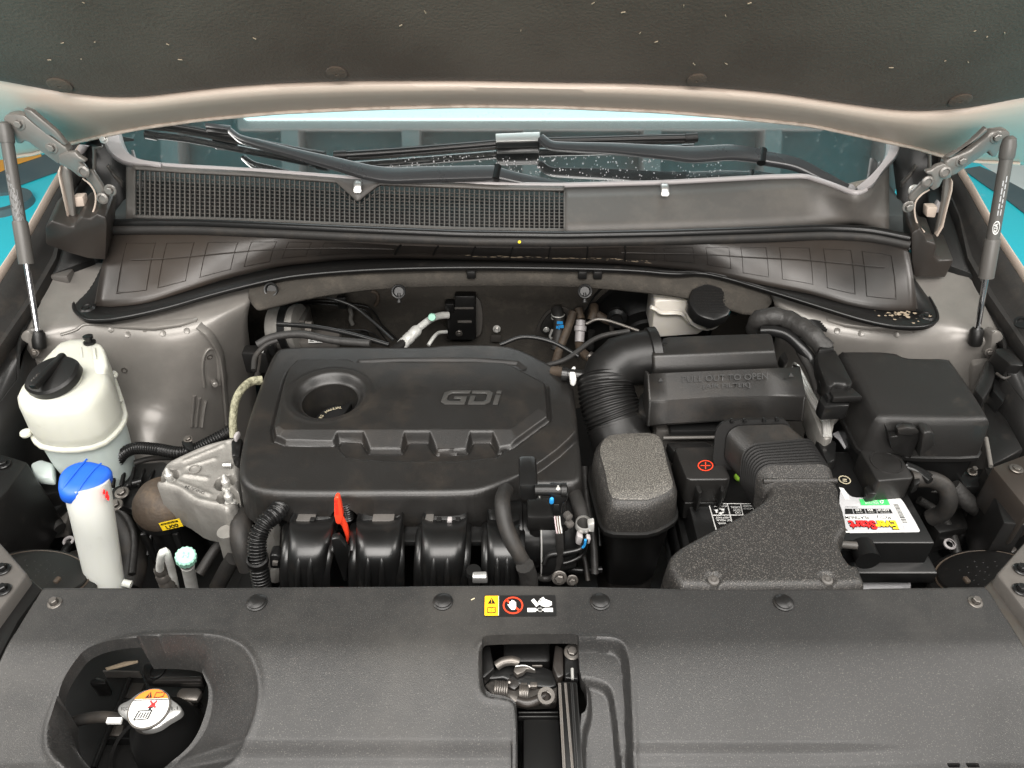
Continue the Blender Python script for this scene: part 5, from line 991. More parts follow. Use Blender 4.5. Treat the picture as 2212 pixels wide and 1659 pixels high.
for k in (-1, 1): slab("cup_strut", [q + Vector((k * .026 + s * .005, -.044, z)) for s, z in ((-1, -.03), (1, -.03), (1, -.12), (-1, -.12))], (0, .008, 0), "gloss_black", t, .002)
o_ = Py(cB((1290, 782)), q.y - .050); sh = Sheet(o_, Py(cB((1452, 745)), q.y - .050) - o_, Py(cB((1260, 728)), q.y - .050) - o_)
ylo = sh.poly("yellow_label", rect(0, 0, 1, 1.1), "yellow_print", t); sh.text("label_text", "U00", .22, .08, .82, .58, "black_print", ylo, .0012, 0, .03); sh.polys("label_bars", [rect(.08 + .06 * k, .78, .08 + .06 * k + (.03 if k % 3 else .045), 1.0) for k in range(14)], "black_print", ylo, .0012)
# ---- refrigerant service ports
t = thing("service_port", "silver service pipe with knurled mint green cap behind the front cover", "service port", Pz(cB((1510, 1230)), .78))
a, b = Pz(cB((1475, 1010)), .86), Pz(cB((1525, 1260)), .74); lathe("pipe", [(0, 0), (.009, 0), (.011, .004), (.011, .010), (.0098, .012), (.0094, .02), (.0102, .022), (.0092, .026), (.0092, (b - a).length)], a, b - a, "pipe_metal", t, 20); lathe("collar", [(.0111, .003), (.0122, .004), (.0122, .009), (.0111, .010)], a, b - a, "cast_metal", t, 20)
bm = bmesh.new(); ax = (a - b).normalized(); u = ax.orthogonal().normalized(); v = ax.cross(u); n = 84
rings = [[a + ax * h + (u * math.cos(k) + v * math.sin(k)) * max(1e-5, r * (1 + (.06 if r > .013 and math.cos(k * 14) > 0 else 0))) for k in [2 * math.pi * i / n for i in range(n)]] for r, h in ((.0122, 0), (.0138, .001), (.0138, .013), (.0122, .0155), (0, .0155))]
add_loft(bm, rings); done("knurled_cap", bm, "mint", t, 25); o_ = a + ax * .0157; ux = Vector((1, 0, 0)); ux = (ux - ax * ux.dot(ax)).normalized(); uy = ax.cross(ux); text("cap_letter", "H", o_ - ux * .0042 - uy * .004, ux * .0084, uy * .008, "mint", t, .0002, 0, .02, .001)
t = thing("refrigerant_bend", "thin silver pipe bent over like a hook beside the mint capped port", "pipe", Pz(cB((1350, 1220)), .78))
tube("bent_pipe", [Pz(p, z) for p, z in ((cB((1265, 1120)), .80), (cB((1270, 1030)), .845), (cB((1285, 960)), .87), (cB((1310, 950)), .87), (cB((1335, 1010)), .85), (cB((1365, 1120)), .80), (cB((1395, 1260)), .735))], .0058, "pipe_metal", t, 14)
a = Pz(cB((1258, 1065)), .82); lathe("ribbed_fitting", [(r_ * .55, h_ * .7) for r_, h_ in ((.012, 0), (.017, .008), (.018, .02), (.015, .024), (.020, .03), (.020, .042), (.016, .046), (.021, .054), (.021, .066), (.017, .07), (.021, .078), (.021, .10), (.012, .11))], a, (0, .02, -1), "steel_dark", t, 22)
# ---- headlamp backs, brackets and side boxes
for sd, lab in ((-1, "round ridged headlamp back cap at the lower left corner"), (1, "round ridged headlamp back cap at the lower right corner")):
    g = (lambda p: p) if sd < 0 else mx
    t = thing("headlamp_back", lab, "headlamp", Pz(g((85, 1262)), .80), "headlamp backs"); q = Pz(g((78, 1275)), .79); ax = Vector((-sd * .25, .35, .8)).normalized()
    lathe("housing", [(.115, -.08), (.112, -.01), (.105, 0), (.095, .004), (0, .004)], q, ax, "black_plastic", t, 48); lathe("cap", [(.085, .0), (.082, .020), (.078, .024), (.066, .026), (.063, .030), (.052, .032), (0, .032)], q, ax, "black_plastic", t, 48)
    lathe("cap_ring", [(.066, .0262), (.0675, .0285), (.069, .0262)], q, ax, "brown_rubber", t, 48)
    u = ax.orthogonal().normalized(); bm = bmesh.new()
    for k in range(24): p = q + ax * .032 + Vector((math.cos(k * 2.4), math.sin(k * 2.4), 0)) * .008 * math.sqrt(k); p = p - ax * (p - q).dot(ax) + ax * .032; add_lathe(bm, [(.0014, 0), (.001, .0005), (0, .0006)], p, ax, 6)
    o = done("dimples", bm, "black_plastic", t); o["kind"] = "stuff"
    slab("cap_tab", [Pz(g(p), .835) for p in cU((400, 1050), (440, 1005), (470, 1015), (430, 1060))], (0, 0, -.006), "brown_rubber", t, .002)
for sd, lab in ((-1, "flat dark grey bracket plate with two bolts at the left edge"), (1, "flat dark grey bracket plate with two bolts at the right edge")):
    g = (lambda p: p) if sd < 0 else mx
    t = thing("carrier_bracket", lab, "bracket", Pz(g((20, 1240)), .95), "carrier bracket plates")
    slab("plate", [Pz(g(p), .955) for p in ((-60, 1100), (0, 1172), (58, 1238), (-10, 1330), (-60, 1400))], (0, 0, -.05), "grey_plastic", t, .004)
    for c in ((6, 1230), (7, 1274)): bolt("plate_bolt", Pz(g(c), .957), (0, 0, 1), .0095, "satin_black", t, .012)
    t = thing("side_rail", "dark plastic rail running along the %s end of the front cover" % ("left" if sd < 0 else "right"), "rail", Pz(g((30, 1340)), .93), "side rails")
    slab("rail", [Pz(g(p), .935) for p in ((58, 1240), (92, 1270), (40, 1340), (-8, 1432), (-80, 1560), (-80, 1380), (0, 1310))], (0, 0, -.06), "steel_dark" if sd > 0 else "black_plastic", t, .006)
t = thing("side_box", "dark box with chamfered edge at the left edge of the bay", "box", Pz((20, 1060), .86))
slab("box_shell", [Pz(p, .87) for p in cU((-160, 20), (0, 62), (215, 130), (60, 350), (-160, 560))], (0, .01, -.16), "black_plastic", t, .006); bolt("box_clip", Pz(cU((28, 152)), .872), (0, 0, 1), .011, "satin_black", t)
t = thing("wiring_bundle", "shadowed connectors and cables low left of the washer neck", "wiring", Pz((100, 1120), .72))
box("plug", Pz(cU((380, 400)), .74), (.07, .05, .05), "black_plastic", t, .008, Matrix.Rotation(.5, 3, 'Z')); box("plug", Pz(cU((330, 500)), .72), (.08, .04, .03), "satin_black", t, .006, Matrix.Rotation(-.3, 3, 'Z')); box("plug", Pz(cU((430, 620)), .70), (.05, .04, .03), "grey_plastic", t, .004, Matrix.Rotation(.2, 3, 'Z'))
tube("cable", [Pz(p, z) for p, z in ((cU((180, 500)), .76), (cU((260, 560)), .74), (cU((350, 560)), .73), (cU((460, 650)), .72))], .012, "rubber", t, 10); tube("cable", [Pz(p, z) for p, z in ((cU((535, 760)), .70), (cU((500, 820)), .71), (cU((460, 900)), .70))], .007, "satin_black", t, 8)
lathe("grommet_ring", [(.005, 0), (.0095, 0), (.0095, .003), (.006, .004), (.005, .002)], Pz(cU((530, 745)), .705), (0, -.2, 1), "trim_grey", t, 18); lathe("bump_stop", [(0, 0), (.010, 0), (.010, .014), (0, .016)], Pz(cU((170, 480)), .80), (0, -.3, 1), "grey_plastic", t, 14)
slab("inner_wall", [Pz(p, .74) for p in cU((-100, 800), (120, 640), (260, 540), (250, 600), (90, 850), (-100, 1000))], (0, 0, -.1), "black_plastic", t, .004); slab("rust_patch", [Pz(p, .7405) for p in cU((20, 780), (110, 650), (180, 630), (190, 670), (100, 720), (60, 810))], (0, 0, -.001), "brown_rubber", t, 0)
slab("floor_plate", [Pz(p, .66) for p in cU((540, 820), (620, 800), (680, 1010), (560, 1000), (500, 900))], (0, 0, -.01), "steel_dark", t, .002)
# ================================================================== RIGHT SIDE: AIR DUCT, FILTER BOX
t = thing("intake_hose", "black intake elbow with corrugated hose right of the engine cover", "air hose", Pz(cG((350, 900)), .9))
el = [Pz(p, z) for p, z in ((cG((670, 745)), .965), (cG((580, 755)), .965), (cG((470, 775)), .962), (cG((390, 830)), .955), (cG((350, 900)), .945), (cG((338, 960)), .935))]
tube("elbow", el, lambda f: .047 - .004 * f if f < .9 else .043, "black_plastic", t, 32)
co_ = [Pz(p, z) for p, z in ((cG((336, 905)), .942), (cG((338, 950)), .936), (cG((348, 1020)), .925), (cG((375, 1120)), .91), (cG((408, 1210)), .895), (cG((425, 1270)), .885))]
tube("corrugated_hose", co_, lambda f: .0455 + .004 * f, "black_plastic", t, 36, rib=(.0062, .04))
tube("cuff", [Pz(p, z) for p, z in ((cG((420, 1250)), .888), (cG((440, 1310)), .88), (cG((470, 1400)), .87))], .051, "black_plastic", t, 36)
lathe("breather_stub", [(0, 0), (.010, 0), (.010, .03), (.012, .031), (.012, .04), (0, .04)], Pz(cG((190, 885)), .945), (-1, .1, .05), "gloss_black", t, 16)
slab("white_clip", [Pz(p, .955) for p in cG((75, 850), (105, 810), (125, 815), (120, 850), (130, 905), (110, 925), (85, 910))], (0, 0, -.012), "white_print", t, .003); tube("breather_hose", [Pz(p, z) for p, z in ((cG((90, 880)), .945), (cG((40, 860)), .94), (cG((-40, 850)), .93))], .009, "brown_rubber", t, 12)
t = thing("resonator_box", "glint-speckled black tapered resonator box below the corrugated hose", "resonator", Pz(cH((500, 700)), .75))
B0 = cH((232, 320), (262, 240), (330, 196), (500, 186), (640, 188), (700, 225), (735, 320), (775, 470), (803, 580), (770, 625), (640, 690), (500, 694), (350, 688), (312, 640), (285, 540), (250, 410))
Bq = chaikin(zs(B0, .915), 1); cB_ = sum(Bq, Vector()) / len(Bq)
def bq(d, z): return atz(inset(Bq, d), z)
loft("lid", [bq(.030, .9285), bq(.024, .928), bq(.012, .925), bq(.004, .919), bq(0, .910), bq(-.002, .885), bq(-.003, .868), bq(.004, .866)], "glint_speckle_plastic", t, smooth=60)
def fp_(X, Y): return 0 * X
loft("glint_face", [bq(.0095, .9258), bq(.012, .9268), bq(.024, .9292), bq(.030, .9298), bq(.06, .9300)], "dense_glint_plastic", t, smooth=60, cap0=False)
loft("rim", [bq(.0, .870), bq(-.007, .868), bq(-.008, .864), bq(-.007, .860), bq(.0, .858)], "black_plastic", t, smooth=50)
lo = lambda k, z: [Vector((cB_.x + (p.x - cB_.x) * k + (1 - k) * .03, cB_.y + (p.y - cB_.y) * k + (1 - k) * .05, z)) for p in Bq]
loft("lower_body", [bq(.003, .862), lo(.93, .83), lo(.80, .74), lo(.76, .70)], "black_plastic", t, smooth=60); loft("outlet_neck", [lo(.74, .71), lo(.70, .70), lo(.70, .60)], "grey_plastic", t, smooth=60)
t = thing("air_filter_box", "black air filter box with lettered pull-out drawer", "air filter box", Pz(cG((1200, 900)), .9))
lid = [Pz(p, z) for p, z in ((cG((752, 606)), 1.0), (cG((800, 596)), 1.0), (cG((1530, 570)), 1.0), (cG((1552, 590)), 1.0), (cG((1578, 705)), 1.0), (cG((685, 738)), 1.0), (cG((672, 690)), 1.0), (cG((745, 660)), 1.0))]
fr_ = [Pz(cG((1604, 820)), .975), Pz(cG((692, 858)), .975)]
bm = bmesh.new(); V = [bm.verts.new(p) for p in lid]; Fv = [bm.verts.new(p) for p in fr_]; low = [bm.verts.new(Vector((p.co.x, p.co.y, .84))) for p in V]; lf = [bm.verts.new(Vector((p.co.x, p.co.y, .84))) for p in Fv]
bm.faces.new(V); bm.faces.new((V[4], Fv[0], Fv[1], V[5])); n = len(V)
for i in range(n):
    if i == 4: continue
    bm.faces.new((V[i], low[i], low[(i + 1) % n], V[(i + 1) % n]))
bm.faces.new((V[4], low[4], lf[0], Fv[0])); bm.faces.new((Fv[1], lf[1], low[5], V[5])); bm.faces.new((Fv[0], lf[0], lf[1], Fv[1])); bmesh.ops.recalc_face_normals(bm, faces=bm.faces); bevel(bm, .007, 3); done("upper_lid", bm, "cover_plastic", t)
lathe("outlet_collar", [(.047, 0), (.051, .002), (.051, .016), (.047, .018)], Pz(cG((650, 748)), .965), (1, .1, .1), "black_plastic", t, 36)
slab("lid_notch", [Pz(p, 1.002) for p in cG((650, 665), (740, 625), (800, 640), (745, 670))], (0, 0, -.02), "black_plastic", t, .003)
# the drawer front: lettered slope, crease, lower lip
d0 = [Pz(p, .992) for p in cG((640, 866), (1752, 816))]; n1 = Vector((0, -.50, .87))
D1 = [Pn(p, d0[0], n1) for p in cG((655, 1072), (800, 1060), (1200, 1034), (1500, 1030), (1795, 1034))]; dz = Vector((0, -.014, -.040))
D2 = [p + dz for p in D1]
tt_ = [0, .13, .47, .73, 1]; D0 = [d0[0].lerp(d0[1], k) for k in tt_]
rows = [[p + Vector((0, .004, -.03)) for p in D0], [p + Vector((0, .001, -.003)) for p in D0], [p + (q - p) * .02 for p, q in zip(D0, D1)], [p.lerp(q, .93) for p, q in zip(D0, D1)], D1, [p.lerp(q, .12) for p, q in zip(D1, D2)], [p.lerp(q, .95) for p, q in zip(D1, D2)], [p + Vector((0, .003, -.003)) for p in D2], [p + Vector((0, .05, -.003)) for p in D2]]
dfo = loft("drawer_front", rows, "cover_plastic", t, closed=False, thick=.003, smooth=30)
for k, sgn in ((0, -1), (4, 1)): slab("drawer_side", [D0[k], D1[k], D2[k], D2[k] + Vector((0, .06, 0)), D0[k] + Vector((0, .02, -.01))], (-sgn * .004, 0, 0), "cover_plastic", t, .001)
NN = n1.normalized()
def drw(p): return Pn(p, d0[0] + NN * .0008, n1)
o_ = drw(cG((898, 932))); text("raised_or_painted_lettering", "PULL OUT TO OPEN", o_, drw(cG((1520, 908))) - o_, drw(cG((898, 886))) - o_, "black_print", dfo, .0002, 0, .006)  # flat black text; shade of the embossing painted as letter colour
o_ = drw(cG((1048, 984))); text("raised_or_painted_lettering", "[AIR FILTER]", o_, drw(cG((1390, 974))) - o_, drw(cG((1048, 944))) - o_, "black_print", dfo, .0002, 0, .006)
for c in ((740, 915), (1685, 880)):
    o_ = drw(cG((c[0] - 18, c[1] + 14))); sh = Sheet(o_, drw(cG((c[0] + 18, c[1] + 12))) - o_, drw(cG((c[0] - 18, c[1] - 16))) - o_); sh.poly("arrow_mark", [(0, 0), (1, 0), (.5, 1)], "black_plastic", dfo, .0003, .0008)
x0, x1 = D2[0].x, D2[-1].x; yb = D2[0].y + .012
box("drawer_slot", ((x0 + x1) / 2 + .01, yb + .02, .905), (x1 - x0 - .06, .05, .014), "satin_black", t, .003); box("lower_housing", ((x0 + x1) / 2, yb + .06, .80), (x1 - x0 - .04, .10, .20), "grey_plastic", t, .006)
tube("slot_lip", [Vector((x0 + .03, yb - .006, .897)), Vector((x1 - .02, yb - .006, .900))], .003, "grey_plastic", t, 8)
slab("left_shoulder", [Pz(p, .93) for p in cG((560, 1080), (600, 1010), (655, 960), (665, 1170), (640, 1190), (580, 1150))], (0, .03, -.10), "black_plastic", t, .006)
for c in ((830, 1160), (1605, 1135)): box("drawer_latch", Pz(cG(c), .90), (.012, .012, .008), "black_plastic", t, .002)
# ---- snorkel duct
t = thing("intake_snorkel", "glint-speckled black intake snorkel with ribbed bellows resting on the front cover", "intake duct", Pz(cH((1500, 900)), .92))
sn = xy(cH((1375, 492), (1620, 490), (1858, 492), (1872, 560), (1912, 680), (1940, 790), (1930, 840), (1890, 885), (1888, 930), (1950, 1052), (1995, 1050), (2012, 1065), (2064, 1180), (2045, 1200), (1500, 1204), (850, 1206), (800, 1185), (735, 1065), (735, 1020), (760, 975), (830, 920), (1060, 800), (1310, 670), (1390, 605), (1412, 550)), .958)
SN = ch2(sn, 2); pins = [Pz(cH(c), .958) for c in ((1040, 1152), (1803, 1150))]
def snh(X, Y):
    h = 0 * X
    for p in pins: r = np.hypot(X - p.x, Y - p.y); h = h - .004 * sm(-r, -.0105, -.008) 
    return h
relief("snorkel", SN, .958, snh, .0025, "glint_speckle_plastic", t, .045, (), .03, .010, .004)
edge = [Vector((x, y, .958 - .044)) for x, y in SN]; tube("flange_bead", edge + [edge[0]], .0035, "black_plastic", t, 6, spline=False)
for p in pins: lathe("push_pin", [(.0075, -.003), (.007, -.001), (.0045, .000), (.004, -.001), (.003, -.001), (.0025, .001), (0, .001)], p + Vector((0, 0, -.002)), (0, 0, 1), "grey_plastic", t, 22)
def ductring(pL, pR, z, hgt, extra=0., r=.022):
    a, b = Pz(cH(pL), z), Pz(cH(pR), z); w = (b - a).length + 2 * extra; c = (a + b) / 2; X = (b - a).normalized(); Y = Vector((0, .35, 1)).normalized(); return rrect(c - Y * (hgt / 2), X, Y, w, hgt + 2 * extra, r, 7)
R_ = [ductring((1085, 105), (1535, 90), .985, .13), ductring((1095, 120), (1560, 104), .985, .125)]
loft("box_flange", [ductring((1066, 98), (1540, 80), .985, .075, .003), ductring((1068, 112), (1552, 94), .985, .075, .003)], "black_plastic", t)
rr = []; a0, b0, a1, b1 = np.array((1130, 132)), np.array((1590, 118)), np.array((1245, 262)), np.array((1705, 216))
for k in np.linspace(0, 1, 5): rr.append(ductring(tuple(a0 + (a1 - a0) * k), tuple(b0 + (b1 - b0) * k), .982 - .006 * k, .068 + .002 * k))
loft("upper_duct", rr, "cover_plastic", t, smooth=50)
rr = []; a0, b0, a1, b1 = np.array((1245, 262)), np.array((1705, 216)), np.array((1350, 415)), np.array((1822, 396))
nr = 9
for i in range(nr * 6 + 1):
    k = i / (nr * 6); e = .0042 * math.sin(2 * math.pi * nr * k - 1.57); rr.append(ductring(tuple(a0 + (a1 - a0) * k), tuple(b0 + (b1 - b0) * k), .978 - .008 * k, .07 + .005 * k, e))
loft("bellows", rr, "black_plastic", t, smooth=60)
rr = []; a0, b0, a1, b1 = np.array((1345, 410)), np.array((1830, 398)), np.array((1392, 520)), np.array((1868, 520))
for k in np.linspace(0, 1, 5): rr.append(ductring(tuple(a0 + (a1 - a0) * k), tuple(b0 + (b1 - b0) * k), .970 - .008 * k, .075 - .015 * k, .003))
loft("cuff", rr, "glint_speckle_plastic", t, smooth=50)
tube("cuff_bead", [Pz(p, .963) for p in cH((1370, 500), (1620, 496), (1862, 498))], .004, "glint_speckle_plastic", t, 8)
for c in ((1160, 98), (1247, 97), (1377, 92), (1462, 88)): box("flange_peg", Pz(cH(c), .989), (.005, .006, .006), "satin_black", t, .001)
# ================================================================== BATTERY
t = thing("battery", "black car battery with upside-down silver label mostly under the snorkel", "battery", (.455, .85, .75))
ZB = .86
bp = [Pz(p, ZB) for p in cJ((1145, 802), (900, 360))]; xr = bp[0].x; yf = bp[0].y; xl = .275; ybk = .955
slab("case", [(xl, yf, ZB), (xr, yf, ZB), (xr, ybk, ZB), (xl, ybk, ZB)], (0, 0, -.17), "satin_black", t, .003)
slab("lid_step", [(xl - .01, yf - .02, ZB - .045), (xr + .012, yf - .02, ZB - .045), (xr + .012, ybk, ZB - .045), (xl - .01, ybk, ZB - .045)], (0, 0, -.025), "satin_black", t, .004)
slab("grey_case", [(xl, yf - .012, ZB - .085), (xr - .01, yf - .012, ZB - .085), (xr - .01, ybk, ZB - .085), (xl, ybk, ZB - .085)], (0, 0, -.12), "grey_print", t, .006)
for a in (.40, .50): box("case_rib", (a + .06, yf - .014, ZB - .093), (.085, .008, .008), "grey_print", t, .002)
slab("handle", [Pz(p, ZB + .004) for p in cJ((250, 770), (500, 765), (525, 800), (505, 850), (440, 850), (400, 800), (250, 790))], (0, 0, -.02), "satin_black", t, .004); lathe("handle_boss", [(0, 0), (.018, 0), (.018, .03), (0, .03)], Pz(cJ((450, 820)), ZB - .01), (0, -1, 0), "satin_black", t, 18)
tube("grab_rail", [Pz(p, ZB + .002) for p in cJ((250, 815), (410, 828))], .006, "grey_plastic", t, 8)
# silver label, printed to be read from the other side
q = lambda p: Pz(cJ(p), ZB + .0006)
lab = chaikin([q(p) for p in ((250, 285), (290, 295), (330, 350), (380, 380), (500, 380), (790, 380), (825, 392), (860, 440), (1000, 680), (995, 700), (970, 702), (640, 706), (250, 712))], 1)
lbo = slab("label", lab, (0, 0, .0005), "grey_print", t, 0)
slab("label_white_end", [q(p) + Vector((0, 0, .0006)) for p in ((690, 384), (790, 382), (822, 394), (994, 690), (985, 700), (880, 702), (775, 520))], (0, 0, .0004), "white_print", lbo, 0)
slab("label_white_corner", [q(p) + Vector((0, 0, .0006)) for p in ((245, 285), (285, 293), (335, 360), (340, 395), (300, 395))], (0, 0, .0004), "white_print", lbo, 0)
slab("label_white_band", [q(p) + Vector((0, 0, .0006)) for p in ((300, 542), (770, 552), (790, 588), (300, 584))], (0, 0, .0004), "white_print", lbo, 0)
slab("label_white_band", [q(p) + Vector((0, 0, .0006)) for p in ((300, 692), (878, 690), (884, 702), (300, 708))], (0, 0, .0004), "white_print", lbo, 0)
slab("label_green", [q(p) + Vector((0, 0, .0012)) for p in ((432, 398), (690, 397), (718, 450), (452, 454))], (0, 0, .0004), "green_print", lbo, 0)
slab("label_black_band", [q(p) + Vector((0, 0, .0006)) for p in ((300, 484), (722, 487), (745, 527), (300, 535))], (0, 0, .0004), "black_print", lbo, 0)
for a, b in ((368, 382), (480, 498), (588, 606)): tube("band_line", [q((a, 486)) + Vector((0, 0, .0012)), q((b, 532)) + Vector((0, 0, .0012))], .0006, "grey_print", lbo, 4)
def btxt(s, lr, ll, ul, m, bold=.02, sh=0., l=.0014): # lower text corner (at right in view), its end, and the top of its first letter
    o_ = q(lr); return text("label_text", s, o_, q(ll) - o_, q(ul) - o_, m, lbo, l, sh, bold)
btxt("AGM H7", (710, 490), (598, 490), (716, 508), "white_print"); btxt("850", (556, 490), (504, 490), (562, 508), "white_print"); btxt("140", (446, 490), (394, 490), (452, 508), "white_print")
btxt("GROUP SIZE", (716, 516), (630, 516), (718, 522), "white_print", 0); btxt("COLD CRANK", (575, 516), (510, 516), (578, 522), "white_print", 0); btxt("RESERVE", (462, 516), (400, 516), (464, 522), "white_print", 0)
btxt("PLATINUM", (516, 556), (300, 556), (522, 582), "black_print", .01); text("label_handwriting", "9C/1", q((728, 558)), q((585, 548)) - q((728, 558)), q((738, 586)) - q((728, 558)), "black_print", lbo, .0014, .3, .0)
btxt("NONSPILLABLE", (420, 466), (300, 466), (424, 474), "black_print", 0)
for s, a, b, m in (("Ever", 765, 562, "yellow_print"), ("Start", 572, 325, "red_print")):
    for bold, mm, l in ((.09, "black_print", .0012), (.035, m, .0018)):
        e = 4 if bold > .05 else 0
        text("brand_text", s, q((a + e, 596 - e * .5)), q((b - e, 596 - e * .5)) - q((a + e, 596 - e * .5)), q((a + 38 + e, 680 + e)) - q((a + e, 596 - e * .5)), mm, lbo, l, .0, bold)
bm = bmesh.new(); rc = random.Random(4); k = .0
while k < 1:
    w = rc.uniform(.008, .03); p = [q((748 + 92 * f + (o), 445 + 180 * f)) + Vector((0, 0, .0011)) for f, o in ((k, 0), (k, 45), (min(1, k + w), 50), (min(1, k + w), 0))]; add_slab(bm, p, (0, 0, .0003)); k += w + rc.uniform(.012, .04)
done("barcode", bm, "black_print", lbo, 0)
sh = Sheet(q((600, 444)), q((460, 444)) - q((600, 444)), q((590, 404)) - q((600, 444))) ; 
for j in range(4): text("label_text", ("RECYCLE", "RETURN TO DEALER", "LEAD ACID BATTERY", "CONTAINS ACID")[j], q((598 + 5 * (3 - j), 438 - 11 * j)), q((470, 438 - 11 * j)) - q((598, 438 - 11 * j)), q((600, 446 - 11 * j)) - q((598, 438 - 11 * j)), "white_print", lbo, .0018)
for k in range(3):
    a = 2 * math.pi * k / 3 + .4; c = (642, 424); bm = bmesh.new(); pts = [(c[0] + 20 * math.cos(a + d) * r, c[1] + 17 * math.sin(a + d) * r) for d, r in ((-.2, .6), (.9, .6), (.9, .4), (1.5, .8), (.9, 1.25), (.9, 1.0), (-.2, 1.0))]; add_slab(bm, [q(p) + Vector((0, 0, .0017)) for p in pts], (0, 0, .0003)); done("recycle_arrow", bm, "white_print", lbo, 0)
# left black warning label
q2 = lambda p: Pz(cH(p), ZB + .0006)
wlo = slab("warning_label", [q2(p) for p in ((1005, 655), (1330, 655), (1330, 860), (1060, 860))], (0, 0, .0004), "black_print", t, 0)
for a, b in (((1005, 655), (1320, 655)), ((1005, 655), (1060, 850)), ((1030, 732), (1320, 730)), ((1130, 658), (1160, 780)), ((1218, 658), (1240, 760))): tube("label_line", [q2(a) + Vector((0, 0, .001)), q2(b) + Vector((0, 0, .001))], .0008, "white_print", wlo, 4)
def wtxt(s, lr, ll, ul): o_ = q2(lr); text("label_text", s, o_, q2(ll) - o_, q2(ul) - o_, "white_print", wlo, .0010, 0, .015)
wtxt("OPEN.", (1214, 672), (1150, 672), (1216, 686)); wtxt("NOT", (1214, 690), (1166, 690), (1216, 704)); wtxt("DO", (1216, 707), (1180, 707), (1218, 721)); wtxt("CHILDREN", (1306, 664), (1232, 664), (1308, 676)); wtxt("REACH OF", (1312, 682), (1236, 682), (1314, 694))
wtxt("HELP FAST", (1142, 742), (1050, 742), (1144, 754)); wtxt("GET MEDICAL", (1150, 760), (1054, 760), (1152, 772)); wtxt("BATTERY MUST", (1124, 662), (1032, 662), (1125, 668)); wtxt("BE RECYCLED", (1124, 671), (1040, 671), (1125, 677)); wtxt("WATER.", (1120, 780), (1064, 780), (1122, 792))
for k in range(3):
    a = 2 * math.pi * k / 3 + .5; c = (1080, 704); bm = bmesh.new(); pts = [(c[0] + 34 * math.cos(a + d) * r, c[1] + 20 * math.sin(a + d) * r) for d, r in ((-.2, .6), (.8, .6), (.8, .35), (1.5, .8), (.8, 1.3), (.8, 1.0), (-.2, 1.0))]; add_slab(bm, [q2(p) + Vector((0, 0, .0008)) for p in pts], (0, 0, .0003)); done("recycle_arrow", bm, "white_print", wlo, 0)
lathe("cap_mark", [(.008, 0), (.008, .0006), (.0095, .0006), (.0095, 0)], Pz(cJ((298, 213)), ZB + .002), (0, 0, 1), "cream_print", t, 24); lathe("vent_cap", [(0, .0012), (.008, .0012), (.008, 0)], Pz(cJ((298, 213)), ZB + .0004), (0, 0, 1), "satin_black", t, 24)
tube("cap_mark", [Pz(p, ZB + .002) for p in cJ((280, 205), (318, 208))], .0008, "cream_print", t, 4); tube("cap_mark", [Pz(p, ZB + .002) for p in cJ((280, 222), (318, 224))], .0008, "cream_print", t, 4)
lathe("green_eye", [(.008, 0), (.008, .003), (.005, .005), (0, .005)], Pz(cH((1207, 480)), ZB + .001), (0, 0, 1), "lime_eye", t, 16)
# ---- terminal covers
t = thing("positive_terminal_cover", "black flip cover with red plus sign in a circle", "terminal cover", Pz(cH((970, 480)), .9))
tc_ = [Pz(p, .918) for p in cH((778, 282), (800, 272), (1050, 268), (1068, 280), (1152, 478), (1130, 490), (880, 492), (856, 478))]
plo = slab("lid", tc_, (0, 0, -.05), "cover_plastic", t, .006, 3); slab("lower_box", [p + Vector((0, -.004, -.05)) for p in inset(tc_, .003)], (0, 0, -.035), "black_plastic", t, .006)
c = Pz(cH((983, 399)), .9186); e = Pz(cH((1035, 399)), .9186) - c; r = e.length; g_ = Pz(cH((983, 360)), .9186) - c
sh = Sheet(c, e, g_.normalized() * r); sh.polys("plus_ring", ring2(0, 0, 1, 1, .13, 32), "orange_handle", plo, .0006); sh.polys("plus_sign", [rect(-.62, -.06, .62, .06), rect(-.06, -.62, .06, .62)], "orange_handle", plo, .0006)
slab("rear_flap", [Pz(p, .905) for p in cH((720, 240), (990, 232), (1030, 262), (1060, 290), (770, 300))], (0, 0, -.03), "black_plastic", t, .004)
for p in (((910, 500), (935, 490), (965, 570), (945, 585), (925, 560)), ((1080, 500), (1100, 490), (1118, 550), (1100, 575), (1085, 560))): slab("latch_arm", [Pz(a, .905) for a in cH(*p)], (0, 0, -.04), "black_plastic", t, .002)
slab("latch_tongue", [Pz(a, .898) for a in cH((972, 525), (1075, 518), (1085, 545), (980, 552))], (0, 0, -.02), "grey_plastic", t, .002)
t = thing("negative_terminal_cover", "small dull black terminal block with ring mark and thick cable", "terminal cover", Pz(cI((620, 1350)), .88))
nt_ = [Pz(p, .905) for p in cI((388, 1182), (660, 1166), (690, 1180), (824, 1400), (810, 1420), (545, 1440), (520, 1420))]
slab("cover", nt_, (0, 0, -.045), "grain_plastic", t, .005, 3); lathe("ring_mark", [(.022, 0), (.0225, .0018), (.025, .0018), (.0255, 0)], Pz(cI((603, 1287)), .9048), (0, 0, 1), "grain_plastic", t, 32)
tube("cable", [Pz(p, z) for p, z in ((cI((800, 1420)), .885), (cI((880, 1420)), .885), (cI((980, 1430)), .88), (cI((1080, 1490)), .87), (cI((1110, 1600)), .85), (cI((1060, 1700)), .82), (cI((960, 1740)), .80))], .0135, "rubber", t, 16)
for p in (((760, 1310), (860, 1350), (960, 1410)), ((770, 1330), (870, 1370), (960, 1440))): tube("thin_cable", [Pz(a, .895) for a in cI(*p)], .006, "satin_black", t, 8)
